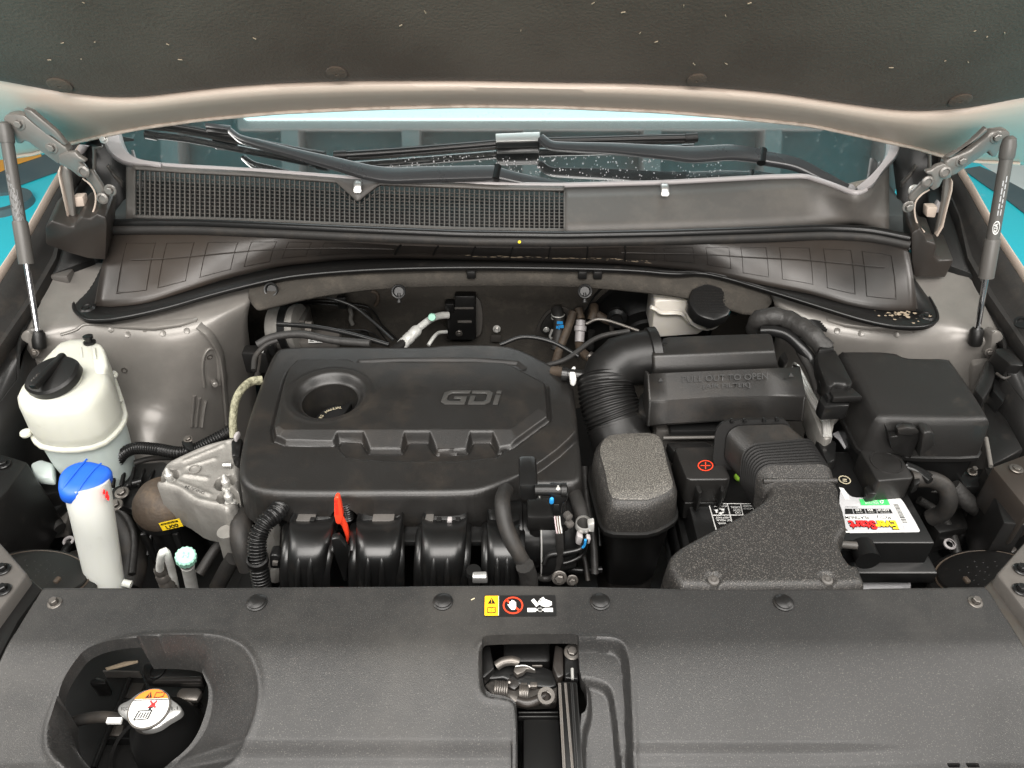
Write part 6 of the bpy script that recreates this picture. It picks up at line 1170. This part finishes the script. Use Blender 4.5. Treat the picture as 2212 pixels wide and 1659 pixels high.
slab("clamp", [Pz(p, .88) for p in cI((420, 1480), (520, 1440), (530, 1540), (450, 1550))], (0, 0, -.02), "satin_black", t, .004); slab("cable_lug", [Pz(p, .90) for p in cI((820, 1420), (880, 1405), (880, 1450), (830, 1480))], (0, 0, -.02), "black_plastic", t, .003)
# ================================================================== FUSE BOX
t = thing("fuse_box", "big black fuse box with rounded lid beside the right inner fender", "fuse box", Pz(cI((950, 900)), .9))
lp = chaikin([Pz(p, .965) for p in cI((205, 392), (260, 385), (640, 385), (735, 435), (900, 440), (1105, 447), (1140, 470), (1300, 700), (1452, 945), (1440, 975), (900, 972), (520, 950), (490, 915), (340, 640))], 1)
sk = [p + Vector((0, 0, 0)) for p in lp]
loft("lid", [atz(inset(sk, .018), .9705), atz(inset(sk, .010), .970), atz(inset(sk, .004), .967), atz(sk, .960), atz(inset(sk, -.004), .93), atz(inset(sk, -.006), .905), atz(inset(sk, -.006), .900)], "grain_plastic", t, smooth=60)
loft("lid_rim", [atz(inset(sk, -.004), .903), atz(inset(sk, -.010), .901), atz(inset(sk, -.010), .894), atz(inset(sk, -.004), .892)], "black_plastic", t, smooth=40); loft("base", [atz(inset(sk, -.002), .893), atz(inset(sk, .006), .80), atz(inset(sk, .02), .72)], "satin_black", t, smooth=40)
yL = Pz(cI((900, 972)), .965).y
slab("latch", [Py(p, yL - .016) for p in cI((600, 1000), (640, 1080), (690, 1075), (700, 1020), (760, 1000), (830, 1003), (880, 1040), (895, 1075), (870, 1100), (800, 1260), (640, 1180))], (0, .012, 0), "black_plastic", t, .003)
slab("latch_tongue", [Py(p, yL - .021) for p in cI((690, 1020), (760, 1003), (835, 1010), (880, 1045), (820, 1075), (700, 1065))], (0, .01, 0), "cover_plastic", t, .003)
slab("latch_boss", [Py(p, yL - .028) for p in cI((900, 1055), (925, 1040), (975, 1042), (998, 1060), (1000, 1150), (970, 1170), (870, 1250), (890, 1150))], (0, .022, 0), "grain_plastic", t, .006)
slab("base_foot", [Pz(p, .84) for p in cI((1150, 1350), (1420, 1330), (1400, 1480), (1250, 1490))], (0, 0, -.03), "satin_black", t, .004); bolt("foot_bolt", Pz(cI((1303, 1365)), .845), (0, -.2, 1), .008, "steel_dark", t, .018)
# ---- ecu plug, harness and bracket
t = thing("harness_plug", "large black harness plug with lever beside the air filter drawer", "connector", Pz(cG((2040, 900)), .93))
slab("shroud", [Pz(p, .985) for p in cG((1870, 710), (1890, 690), (2010, 690), (2060, 780), (2140, 930), (2115, 965), (2080, 940), (2010, 940), (1985, 965), (1940, 950), (1880, 790))], (0, 0, -.03), "black_plastic", t, .006); slab("shroud_band", [Pz(p, .992) for p in cG((1890, 655), (1998, 655), (2005, 690), (1888, 695))], (0, 0, -.03), "black_plastic", t, .004)
slab("lever", [Pz(p, .975) for p in cG((1950, 965), (2010, 970), (2018, 940), (2080, 940), (2085, 972), (2125, 962), (2212, 1035), (1995, 1040))], (0, 0, -.012), "black_plastic", t, .003); slab("plug_body", [Pz(p, .96) for p in cG((1905, 1000), (1995, 1042), (2125, 1042), (2110, 1100), (1930, 1110), (1890, 1060))], (0, 0, -.03), "satin_black", t, .004); slab("side_rail", [Pz(p, .97) for p in cG((1880, 850), (1900, 870), (1990, 1040), (1960, 1050), (1890, 930))], (0, 0, -.02), "satin_black", t, .003)
t = thing("wiring_harness", "fat fabric-taped wiring harness arching behind the air filter box", "harness", Pz(cG((1600, 480)), .95))
tube("taped_bundle", [Pz(p, z) for p, z in ((cG((1430, 560)), .96), (cG((1440, 490)), .985), (cG((1520, 455)), 1.0), (cG((1640, 470)), 1.0), (cG((1760, 530)), 1.0), (cG((1860, 610)), .995), (cG((1930, 690)), .98))], lambda f: .0165 + .0015 * math.sin(f * 40), "tape", t, 16)
tube("branch", [Pz(p, z) for p, z in ((cG((1470, 560)), .98), (cG((1560, 560)), .985), (cG((1660, 590)), .985), (cG((1760, 680)), .975), (cG((1840, 780)), .96), (cG((1880, 900)), .95))], .010, "satin_black", t, 12)
tube("branch", [Pz(p, z) for p, z in ((cG((1740, 580)), .97), (cG((1750, 700)), .965), (cG((1830, 850)), .955), (cG((1880, 1000)), .95))], .007, "tape", t, 10)
slab("stud_clip", [Pz(p, .95) for p in cG((1600, 740), (1640, 700), (1670, 760), (1640, 790))], (0, 0, -.02), "black_plastic", t, .003)
bm = bmesh.new()
for k in range(5): add_tube(bm, [Pz(p, .952 - .002 * k) for p in cG((1790 + 12 * k, 490 + 14 * k), (1850 + 12 * k, 488 + 14 * k), (1900 + 12 * k, 500 + 14 * k))], .004, 6)
done("rubber_ribs", bm, "satin_black", t)
t = thing("control_unit", "finned silver control unit on its cast bracket between filter box and fuse box", "control unit", Pz(cG((1900, 1150)), .88))
slab("case", [Pz(p, .90) for p in cG((1700, 770), (1740, 790), (1960, 1200), (1985, 1220), (1985, 1330), (1940, 1350), (1900, 1310), (1780, 1000))], (0, 0, -.05), "cast_metal", t, .004)
for k in range(3): tube("case_edge", [Pz(p, .9035) for p in cG((1735 - 16 * k, 810 + 6 * k), (1850 - 16 * k, 1030 + 6 * k), (1955 - 16 * k, 1210 + 6 * k), (1970 - 20 * k, 1320))], .003, "silver", t, 8, spline=False)
slab("cast_bracket", [Pz(p, .905) for p in cG((1900, 1120), (2060, 1118), (2066, 1135), (2010, 1190), (1985, 1300), (1960, 1290), (1955, 1200))], (0, 0, -.02), "cast_metal", t, .004); slab("mount_post", [Pz(p, .898) for p in cG((1940, 1230), (1985, 1205), (1990, 1330), (1935, 1350))], (0, 0, -.02), "silver", t, .004); slab("bent_plate", [Pz(p, .86) for p in cH((1835, 180), (1900, 150), (1940, 250), (1920, 280), (1880, 220))], (0, 0, -.004), "grey_print", t, .001); slab("dark_support", [Pz(p, .885) for p in cH((1690, 30), (1760, 150), (1790, 210), (1860, 230), (1860, 360), (1800, 380), (1740, 250))], (0, 0, -.06), "satin_black", t, .004)
# ---- relay boxes and fittings along the right wall
t = thing("relay_box", "small black relay box hanging on the right inner fender", "relay", Pz(cI((1600, 440)), .93))
slab("relay", [Pz(p, .945) for p in cI((1500, 352), (1600, 350), (1725, 470), (1725, 500), (1620, 490), (1490, 385))], (0, .01, -.045), "black_plastic", t, .004); slab("socket", [Pz(p, .90) for p in cI((1490, 420), (1620, 520), (1620, 620), (1560, 800), (1470, 700))], (0, .01, -.05), "satin_black", t, .004)
slab("second_relay", [Pz(p, .92) for p in cI((1420, 440), (1480, 470), (1500, 560), (1470, 660), (1400, 780), (1320, 690), (1380, 560))], (0, 0, -.04), "black_plastic", t, .006); tube("relay_wire", [Pz(p, .92) for p in cI((1500, 560), (1560, 600), (1610, 590))], .003, "rubber", t, 6)
t = thing("side_cover", "flat dusty dark cover plate with one screw at the right edge", "cover plate", Pz(cI((1640, 1330)), .90))
slab("plate", [Pz(p, .905) for p in cI((1465, 1320), (1760, 1210), (1900, 1600), (1760, 1680)) ], (0, 0, -.08), "cowl_plastic", t, .004); bolt("screw", Pz(cI((1662, 1340)), .907), (0, 0, 1), .010, "steel_dark", t, .006)
slab("inner_sheet", [Pz(p, .87) for p in cI((1390, 800), (1480, 740), (1725, 1180), (1470, 1310), (1430, 1100))], (0, 0, -.03), "black_plastic", t, .004); tube("edge_wire", [Pz(p, .88) for p in cI((1415, 1090), (1440, 1230), (1455, 1320))], .0035, "bay_paint", t, 8)
slab("long_rail", [Pz(p, .78) for p in cJ((1575, 590), (1620, 555), (1920, 860), (1830, 920))], (0, 0, -.04), "cowl_plastic", t, .003); slab("dark_side_wall", [Pz(p, .87) for p in cI((1400, 1310), (1460, 1325), (1760, 1680), (1760, 1800), (1560, 1780))], (0, 0, -.12), "black_plastic", t, .004)
t = thing("lower_wiring", "shadowed plugs and a rod right of the battery", "wiring", Pz(cJ((1300, 700)), .72))
box("plug", Pz(cJ((1280, 640)), .75), (.09, .05, .04), "black_plastic", t, .006, Matrix.Rotation(.2, 3, 'Z')); box("plug", Pz(cJ((1250, 740)), .73), (.08, .03, .03), "black_plastic", t, .004, Matrix.Rotation(.25, 3, 'Z')); box("plug", Pz(cJ((1390, 690)), .74), (.05, .03, .03), "satin_black", t, .004, Matrix.Rotation(.5, 3, 'Z'))
tube("rod", [Pz(cJ((1290, 830)), .74), Pz(cJ((1390, 1000)), .68)], .006, "satin_black", t, 12); lathe("rod_ring", [(.006, 0), (.010, 0), (.010, .003), (.007, .004)], Pz(cJ((1275, 815)), .745), (0, -.3, 1), "trim_grey", t, 18); tube("strap", [Pz(p, .72) for p in cJ((1030, 1180), (1150, 1080), (1280, 960))], .007, "steel_dark", t, 8); lathe("white_dot", [(0, 0), (.005, 0), (.005, .006), (0, .006)], Pz(cJ((1435, 750)), .74), (0, -.3, 1), "trim_grey", t, 10); tube("dark_loom", [Pz(p, z) for p, z in ((cJ((1300, 270)), .84), (cJ((1450, 420)), .82), (cJ((1560, 500)), .80), (cJ((1600, 560)), .78))], .014, "tape", t, 12)
# ================================================================== FRONT COVER
ZR = .95
rcv = thing("radiator_cover", "wide black grained cover across the front with two openings", "radiator cover", (0, .45, .9))
yb0 = Pz((85, 1268), ZR).y; xl0 = Pz((85, 1268), ZR).x; xr0 = Pz((2135, 1265), ZR).x
bk = [Pz(p, ZR) for p in ((86, 1276), (94, 1267), (300, 1268), (600, 1266), (1106, 1262), (1500, 1270), (1800, 1270), (2000, 1267), (2126, 1265), (2136, 1272))]
OUT = [(p.x, p.y) for p in bk] + [(.603, .50), (.60, .29), (-.60, .29), (-.595, .50)]
def baseZ(Y): t_ = np.clip(.535 - Y, 0, 1); return -.30 * (t_ - .02 * (1 - np.exp(-t_ / .02))) - .9 * np.clip(.405 - Y, 0, 1) ** 1.0 * .35
def zat(p):   # point of the curved cover seen at a pixel
    r = ray(*p); lo, hi = .3, 3.
    for _ in range(40):
        m_ = (lo + hi) / 2; P = CAM + r * m_
        if P.z > ZR + float(baseZ(np.array(P.y))): lo = m_
        else: hi = m_
    return CAM + r * lo
def rx(pts): return [(v.x, v.y) for v in map(zat, pts)]
OV = ch2(rx(cK((1300, 556), (1550, 560), (1690, 600), (1790, 670), (1855, 800), (1880, 950), (1855, 1130), (1790, 1300), (1690, 1430), (1560, 1519), (1300, 1640), (900, 1680), (560, 1600), (430, 1470), (360, 1390), (345, 1260), (375, 1130), (440, 960), (540, 800), (650, 690), (800, 615), (1000, 572))), 2)
def dn_(pts, dz): return [(v.x, v.y) for v in [Pz(p, zat(p).z - dz) for p in pts]]
OI = ch2(dn_(cK((740, 800), (1040, 745), (1300, 742), (1460, 770), (1480, 860), (1530, 960), (1512, 1120), (1430, 1330), (1290, 1470), (1100, 1600), (760, 1640), (640, 1510), (560, 1400), (530, 1260), (550, 1120), (620, 970)), .045), 2)
LT = ch2(rx(cL((395, 700), (405, 630), (450, 585), (520, 572), (1000, 565), (1500, 562), (1590, 590), (1640, 650), (1665, 760), (1680, 1000), (1692, 1300), (1705, 1700), (1720, 2100), (700, 2100), (718, 1659), (712, 1300), (700, 1150), (685, 1095), (600, 1068), (490, 1060), (440, 1035), (405, 970), (397, 850))), 1)
LH = ch2(dn_(cL((425, 700), (432, 645), (470, 620), (1030, 612), (1200, 610), (1240, 640), (1248, 890), (1305, 990), (1312, 1180), (1245, 1225), (1270, 1659), (1285, 2100), (722, 2100), (725, 1659), (718, 1160), (700, 1100), (600, 1058), (480, 1045), (425, 950)), .02), 1)
pocket = ch2(dn_(cL((1250, 900), (1400, 925), (1500, 975), (1540, 1080), (1590, 1500), (1620, 2100), (1270, 2100), (1255, 1400), (1320, 1200), (1310, 1000)), .02), 1)
v1 = rx(cM((1772, 1160), (1845, 1160), (1860, 1186), (1785, 1186))); v2 = rx(cM((1877, 1160), (1950, 1160), (1968, 1186), (1892, 1186)))
def rch(X, Y):
    z = baseZ(Y)
    so, _, _ = sdf(OV, X, Y); si, _, _ = sdf(OI, X, Y); t_ = np.clip(-so / np.maximum(np.abs(so) + np.maximum(si, 0), 1e-6), 0, 1); t_ = np.where(so < 0, t_, 0)
    z = z - .046 * np.clip(t_ * 1.1, 0, 1) + .0016 * np.exp(-((so - .0025) / .0035) ** 2)
    sl, _, _ = sdf(LT, X, Y); z = z - .020 * sm(-sl, -.0005, .0065) + .0012 * np.exp(-((sl - .0025) / .003) ** 2); sp_, _, _ = sdf(pocket, X, Y); z = z - .012 * sm(-sp_, -.0005, .006)
    # shallow crease toward each end and long low ridge near the front
    z = z - .004 * sm(np.abs(X) , .50, .56) * sm(-Y, -.50, -.44) + .0
    z = z - .010 * sm(-Y, -.428, -.412) * sm(np.abs(X + .16), .28, .20) * (X < .0) - .006 * sm(-Y, -.425, -.415) * (X > .12) * sm(-X, -.5, -.3)
    return z
relief("panel", OUT, ZR, rch, .0018, "front_grain", rcv, .03, [OI, LH, v1, v2], .02, .004)
pins = []
for k, p in enumerate(((555, 1303), (957, 1301), (1296, 1301), (1692, 1303))):
    P = zat(p)
    if k == 0: pin = lathe("push_pin", [(.0125, -.001), (.0125, .002), (.0112, .0028), (.0105, .003), (.0105, .0045), (.0075, .0062), (.004, .0068), (0, .007)], P, (0, 0, 1), "black_plastic", rcv, 28); P0 = P
    else: copy_of(pin, P - P0)
for p in ((118, 1303), (2107, 1301)): bolt("corner_bolt", zat(p), (0, -.05, 1), .0085, "steel_dark", rcv, .012)
# printed warning strip
o_ = zat((1046, 1333)) + Vector((0, 0, .0008)); sh = Sheet(o_, zat((1202, 1332)) + Vector((0, 0, .0008)) - o_, zat((1047, 1288)) + Vector((0, 0, .0008)) - o_)
W_ = sh.X.length / sh.Y.length   # width to height
wl2 = sh.poly("warning_label", [(.008, 0), (.992, 0), (1, .03), (1, .97), (.992, 1), (.008, 1), (0, .97), (0, .03)], "black_print", rcv, .0002, .0004)
sh.poly("label_amber_end", [(.012, .03), (.195, .03), (.195, .97), (.012, .97), (.004, .92), (.004, .08)], "amber_print", wl2, .0008); sh.poly("label_white_line", rect(.197, .03, .202, .97), "white_print", wl2, .0008)
sh.polys("warning_triangle", [[(.045, .58), (.155, .58), (.10, .88)]], "black_print", wl2, .0012); sh.polys("exclamation", [rect(.096, .68, .104, .80), rect(.096, .62, .104, .655)], "amber_print", wl2, .0016)
sh.polys("book_symbol", [[(.04, .15), (.098, .12), (.098, .16), (.05, .19), (.05, .38), (.06, .40), (.098, .37), (.098, .41), (.06, .44), (.04, .40)], [(.16, .15), (.102, .12), (.102, .16), (.15, .19), (.15, .38), (.14, .40), (.102, .37), (.102, .41), (.14, .44), (.16, .40)], rect(.098, .13, .102, .40), [(.128, .22), (.134, .22), (.142, .34), (.134, .34)]], "black_print", wl2, .0012)
cu, cv, ru, rv = .40, .5, .122, .122 * W_ * .98 * .98
rv = .41; ru = rv / W_
sh.polys("prohibition_ring", ring2(cu, cv, ru, rv, .14, 32) + [[(cu - ru * .74, cv + rv * .60), (cu - ru * .60, cv + rv * .74), (cu + ru * .74, cv - rv * .60), (cu + ru * .60, cv - rv * .74)]], "orange_handle", wl2, .0012)
hand = [(-.30, -.20), (-.46, .12), (-.40, .18), (-.30, .05), (-.28, .45), (-.20, .47), (-.17, .12), (-.14, .60), (-.05, .61), (-.03, .14), (.0, .56), (.09, .55), (.10, .12), (.14, .42), (.22, .40), (.22, -.10), (.12, -.42), (-.14, -.42)]
sh.poly("hand_symbol", [(cu + a * ru * 1.25 + .004, cv + b * rv * 1.1 - .03) for a, b in hand], "white_print", wl2, .0016)
fan = [rect(.60, .18, .715, .36), rect(.835, .18, .955, .36), [(.655, .72), (.695, .82), (.765, .52), (.725, .42)], [(.715, .22), (.745, .25), (.745, .31), (.715, .33)], [(.835, .22), (.805, .25), (.805, .31), (.835, .33)]]
sh.polys("fan_symbol", fan + ring2(.775, .28, .036, .036 * W_, .40, 6) + ring2(.775, .28, .030, .030 * W_, .3, 12), "white_print", wl2, .0012)
sh.polys("cut_hand_symbol", [[(.79, .46), (.845, .80), (.945, .66), (.945, .50), (.90, .42), (.84, .42)], [(.735, .58), (.76, .62), (.80, .56), (.79, .50)], [(.75, .68), (.775, .72), (.82, .64), (.80, .58)], [(.775, .78), (.80, .82), (.838, .72), (.82, .66)], [(.805, .86), (.83, .89), (.848, .80), (.832, .74)]], "white_print", wl2, .0014)
slab("straw_bit", [zat(p) + Vector((0, 0, .001)) for p in cL((330, 245), (360, 230), (364, 236), (334, 250))], (0, 0, .001), "cream_print", rcv, 0)
# ---- radiator cap in the oval opening
t = thing("radiator_filler_cap", "silver eared radiator cap with orange and white warning label", "radiator cap", Pz(cK((1090, 1100)), .87))
ZQ = .885; c = Pz(cK((1088, 1090)), ZQ); axq = Vector((.02, -.10, 1)).normalized(); pq = lambda p, l=0.: Pn(cK(p), c + axq * l, axq)
pl = chaikin([pq(p) for p in ((855, 1075), (880, 1050), (935, 1030), (985, 985), (1050, 950), (1130, 945), (1200, 970), (1245, 1020), (1290, 1050), (1322, 1085), (1315, 1120), (1270, 1150), (1215, 1180), (1150, 1230), (1050, 1250), (960, 1215), (920, 1160), (870, 1130), (850, 1105))], 2)
cc = sum(pl, Vector()) / len(pl)
loft("cap_plate", [[p - axq * .010 for p in pl], [p - axq * .002 for p in pl], [cc + (p - cc) * .98 for p in pl], [cc + (p - cc) * .94 + axq * .001 for p in pl]], "zinc", t, smooth=50)
lathe("cap_skirt", [(.024, -.014), (.024, 0), (0, 0)], c - axq * .001, axq, "steel_dark", t, 32)
lc = pq((1083, 1090), .002); ex = (pq((1228, 1085), .002) - lc); r = ex.length; ex.normalize(); ey = axq.cross(ex)
sh = Sheet(lc, ex * r, ey * r); cir = [(math.cos(a), math.sin(a)) for a in [2 * math.pi * k / 48 for k in range(48)]]
loft("label_bed", [[lc + ex * (u * r * 1.06) + ey * (v * r * 1.06) - axq * .002 for u, v in cir], [lc + ex * (u * r * 1.05) + ey * (v * r * 1.05) + axq * .0012 for u, v in cir]], "steel_dark", t)
wl3 = sh.poly("white_label", [(u * .97, v * .97) for u, v in cir], "white_print", t, .0016); hv = .42
sh.poly("orange_label", [(u * .975, v * .975) for u, v in cir if v >= hv], "orange_print", wl3, .0022)
sh.poly("label_line", rect(-.90, hv - .02, .90, hv + .02), "black_print", wl3, .0026)
sh.polys("warning_triangle", [[(-.34, .52), (.02, .52), (-.12, .84)]], "black_print", wl3, .0026); sh.polys("exclamation", [rect(-.15, .62, -.12, .74), rect(-.15, .56, -.12, .60)], "orange_print", wl3, .0030)
sh.polys("book_symbol", [[(.10, .52), (.34, .50), (.34, .54), (.14, .56), (.18, .78), (.36, .76), (.37, .80), (.16, .82)], [(.60, .56), (.34, .50), (.34, .54), (.56, .60), (.58, .80), (.40, .76), (.38, .80), (.62, .84)]], "black_print", wl3, .0026)
sh.polys("cross_mark", [[(-.05, .34), (.04, .38), (.38, .02), (.30, -.02)], [(-.06, .02), (.02, -.02), (.36, .30), (.30, .38)]], "red_print", wl3, .0026); sh.polys("hand_mark", [[(.0, .08), (.10, .22), (.26, .26), (.30, .14), (.20, .06), (.10, .02)]], "red_print", wl3, .0024)
rad = [(-.60, -.62), (.14, -.58), (.24, -.10), (-.46, -.12)]
def fr2(q, w):
    o = []; m_ = np.mean(q, 0)
    for k in range(4):
        a, b = np.array(q[k]), np.array(q[(k + 1) % 4]); o.append([tuple(a), tuple(b), tuple(b + (m_ - b) * w), tuple(a + (m_ - a) * w)])
    return o
sh.polys("radiator_symbol", fr2(rad, .18) + [rect(.02, -.12, .14, .0), rect(-.06, .0, .22, .05)] + [[(-.42 + .13 * k, -.50), (-.37 + .13 * k, -.50), (-.30 + .13 * k, -.22), (-.35 + .13 * k, -.22)] for k in range(4)], "black_print", wl3, .0026)
for s, a, b, h in (("1.1", (1245, 1100), (1290, 1098), (1245, 1075)), ("FCC", (880, 1105), (930, 1100), (880, 1080))): o_ = pq(a, .0015); text("cap_lettering", s, o_, pq(b, .0015) - o_, pq(h, .0015) - o_, "black_print", t, .0006)
t = thing("radiator_neck", "dark hollow filler neck under the radiator cap", "filler neck", Pz(cK((1090, 1350)), .82))
lathe("neck", [(.022, 0), (.026, -.015), (.038, -.035), (.044, -.06), (.046, -.09)], c - axq * .016 + Vector((.0, -.0, 0)), axq, "satin_black", t, 36)
bm = bmesh.new(); q = Pz(cK((1090, 1390)), .80); add_lathe(bm, [(.044, 0), (.047, .003), (.049, 0), (.047, -.003)], q, (0, -.1, 1), 36); done("neck_rim", bm, "black_plastic", t)
t = thing("overflow_hose", "curved black overflow hose with white mark left of the radiator cap", "hose", Pz(cK((640, 1190)), .85))
tube("hose", [Pz(p, z) for p, z in ((cK((330, 1330)), .84), (cK((420, 1250)), .85), (cK((520, 1190)), .858), (cK((660, 1155)), .862), (cK((780, 1150)), .866), (cK((900, 1165)), .868))], .0068, "rubber", t, 16)
bm = bmesh.new(); q0, q1 = Pz(cK((775, 1172)), .876), Pz(cK((880, 1172)), .878); add_slab(bm, [q0 + Vector((0, -.003, 0)), q1 + Vector((0, -.003, 0)), q1 + Vector((0, .003, .001)), q0 + Vector((0, .003, .001))], (0, 0, -.004)); done("white_mark", bm, "white_print", t, 0)
t = thing("radiator_shroud", "shadowed ribbed fan shroud below the oval opening", "shroud", (-.42, .45, .8))
box("shroud_floor", (-.42, .44, .775), (.36, .40, .02), "black_plastic", t, .004)
for pts in (((745, 805), (1010, 812), (1015, 822), (745, 818)), ((860, 1015), (1450, 1020), (1450, 1040), (860, 1035)), ((740, 1290), (1420, 1292), (1420, 1310), (740, 1308))): slab("shroud_rib", [Pz(p, .80) for p in cK(*pts)], (0, 0, -.02), "grey_plastic" if pts[0][1] < 900 else "satin_black", t, .001)
for a, b in (((940, 870), (680, 1519)), ((1480, 900), (1240, 1500))): tube("shroud_rib", [Pz(cK(a), .80), Pz(cK(b), .80)], .004, "satin_black", t, 6)
slab("shroud_bracket", [Pz(p, .83) for p in cK((1040, 740), (1480, 760), (1470, 890), (1060, 880), (1030, 830))], (0, 0, -.02), "black_plastic", t, .005); slab("bracket_lip", [Pz(p, .834) for p in cK((1190, 850), (1470, 845), (1465, 885), (1090, 890))], (0, 0, -.01), "cowl_plastic", t, .003); lathe("bracket_hole", [(.008, 0), (.011, .001), (.011, -.002)], Pz(cK((1135, 815)), .832), (0, 0, 1), "satin_black", t, 20)
slab("grey_tab", [Pz(p, .815) for p in cK((1270, 980), (1310, 930), (1440, 930), (1470, 960), (1430, 1030), (1290, 1030))], (0, 0, -.01), "steel_dark", t, .004); slab("rear_strip", [Pz(p, .85) for p in cK((760, 790), (900, 745), (1000, 735), (1000, 745), (850, 785), (770, 802))], (0, 0, -.004), "dry_mud", t, .001); slab("dark_plug", [Pz(p, .83) for p in cK((640, 880), (700, 850), (770, 870), (770, 910), (660, 920))], (0, 0, -.03), "black_plastic", t, .004); slab("floor_panel", [Pz(p, .79) for p in cK((930, 895), (1050, 900), (1000, 1015), (890, 1010))], (0, 0, -.01), "cowl_plastic", t, .002); slab("floor_panel", [Pz(p, .79) for p in cK((800, 1210), (900, 1200), (880, 1285), (770, 1285))], (0, 0, -.01), "steel_dark", t, .002)
# ---- hood latch
t = thing("hood_latch", "dirty metal hood latch with levers inside the middle opening", "latch", Pz(cL((850, 850)), .9))
zl = .905
slab("back_plate", [Pz(p, .90) for p in cL((530, 820), (650, 760), (880, 780), (1020, 830), (1060, 960), (1000, 980), (760, 960), (600, 900), (480, 910), (450, 870))], (0, 0, -.02), "satin_black", t, .003)
tube("spring_bar", [Pz(p, z) for p, z in ((cL((545, 800)), .905), (cL((600, 765)), .908), (cL((680, 752)), .91), (cL((730, 770)), .908))], .006, "steel_dark", t, 8)
slab("catch_hook", [Pz(p, .912) for p in cL((700, 800), (780, 790), (850, 815), (880, 832), (800, 820), (770, 850), (720, 870), (690, 840))], (0, 0, -.008), "steel_dark", t, .002); tube("bright_edge", [Pz(p, .914) for p in cL((705, 800), (790, 795), (870, 830))], .0010, "zinc", t, 6)
slab("lever_lip", [Pz(p, .906) for p in cL((845, 785), (935, 785), (935, 798), (845, 798))], (0, 0, -.004), "steel_dark", t, .001); slab("lever_arm", [Pz(p, .900) for p in cL((650, 850), (740, 850), (770, 880), (740, 960), (700, 1000), (620, 960))], (0, 0, -.02), "cowl_plastic", t, .003)
slab("lower_plate", [Pz(p, .895) for p in cL((440, 960), (500, 910), (620, 930), (720, 980), (1060, 955), (1060, 1100), (1020, 1110), (820, 1120), (700, 1100), (640, 1060), (520, 1050))], (0, 0, -.015), "steel_dark", t, .003)
def coil(name, a, b, r, turns):
    pts = []; d = (b - a); u = d.orthogonal().normalized(); v = d.normalized().cross(u)
    for k in range(turns * 10 + 1): f = k / (turns * 10); an = 2 * math.pi * turns * f; pts.append(a + d * f + (u * math.cos(an) + v * math.sin(an)) * r)
    tube(name, pts, .0016, "steel_dark", t, 6, spline=False)
coil("coil_spring", Pz(cL((535, 1000)), .90), Pz(cL((650, 1010)), .90), .010, 6); coil("coil_spring", Pz(cL((745, 1030)), .90), Pz(cL((820, 1035)), .90), .009, 5)
tube("release_lever", [Pz(p, .905) for p in cL((720, 1090), (800, 1110), (880, 1090), (950, 1050), (975, 1060), (960, 1120))], .0055, "cowl_plastic", t, 10); lathe("lever_ring", [(.006, 0), (.010, .001), (.010, .006), (.006, .006)], Pz(cL((965, 1062)), .908), (0, -.2, 1), "steel_dark", t, 18)
for c in ((778, 968), (860, 962)): box("rivet_block", Pz(cL(c), .902), (.009, .007, .006), "steel_dark", t, .002)
slab("side_bracket", [Pz(p, .91) for p in cL((1040, 610), (1110, 640), (1115, 880), (1060, 900), (1020, 800))], (0, 0, -.05), "cowl_plastic", t, .003); bolt("bracket_screw", Pz(cL((1185, 682)), .915), (0, -.1, 1), .010, "steel_dark", t); slab("screw_pad", [Pz(p, .913) for p in cL((1120, 620), (1235, 620), (1245, 860), (1120, 880))], (0, 0, -.02), "satin_black", t, .004)
slab("left_wall", [Pz(p, .91) for p in cL((430, 640), (490, 620), (530, 820), (440, 900), (415, 880))], (0, 0, -.05), "black_plastic", t, .003); box("dark_motor", Pz(cL((800, 720)), .87), (.06, .04, .04), "black_plastic", t, .006)
slab("strike_plate", [Pz(p, .90) for p in cL((770, 1240), (1075, 1240), (1110, 1659), (1130, 2000), (770, 2000))], (0, 0, -.03), "satin_black", t, .003)
for y in (1180, 1215): slab("cross_rib", [Pz(p, .902) for p in cL((730, y), (1070, y - 2), (1070, y + 12), (730, y + 14))], (0, 0, -.01), "black_plastic", t, .001)
t2 = thing("release_tongue", "long black ribbed hood release tongue standing in the middle opening", "release lever", Pz(cL((1160, 1300)), .92))
slab("tongue", [Pz(p, z) for p, z in ((cL((1072, 940)), .925), (cL((1090, 928)), .925), (cL((1215, 928)), .925), (cL((1228, 942)), .925), (cL((1280, 1700)), .915), (cL((1310, 2100)), .91), (cL((1150, 2100)), .91), (cL((1115, 1700)), .915))], (0, .003, -.02), "gloss_black", t2, .002)
for a, b in ((1078, 1118), (1128, 1190), (1180, 1225)): tube("tongue_rib", [Pz(cL((a, 945)), .9265), Pz(cL((b, 1680)), .9165)], .0018, "satin_black" if a == 1180 else "steel_dark", t2, 6)
slab("tongue_clip", [Pz(p, .915) for p in cL((1190, 830), (1230, 860), (1240, 910), (1130, 900), (1120, 880))], (0, 0, -.01), "satin_black", t2, .002); tube("tongue_cable", [Pz(p, .92) for p in cL((1185, 820), (1188, 910))], .002, "silver", t2, 6)
t = thing("under_carrier", "dark crossmember seen beneath the latch opening", "crossmember", (.1, .45, .8)); box("beam", (.08, .46, .80), (.5, .34, .02), "satin_black", t, .004); box("beam_lip", (.08, .60, .83), (.5, .02, .06), "black_plastic", t, .004)
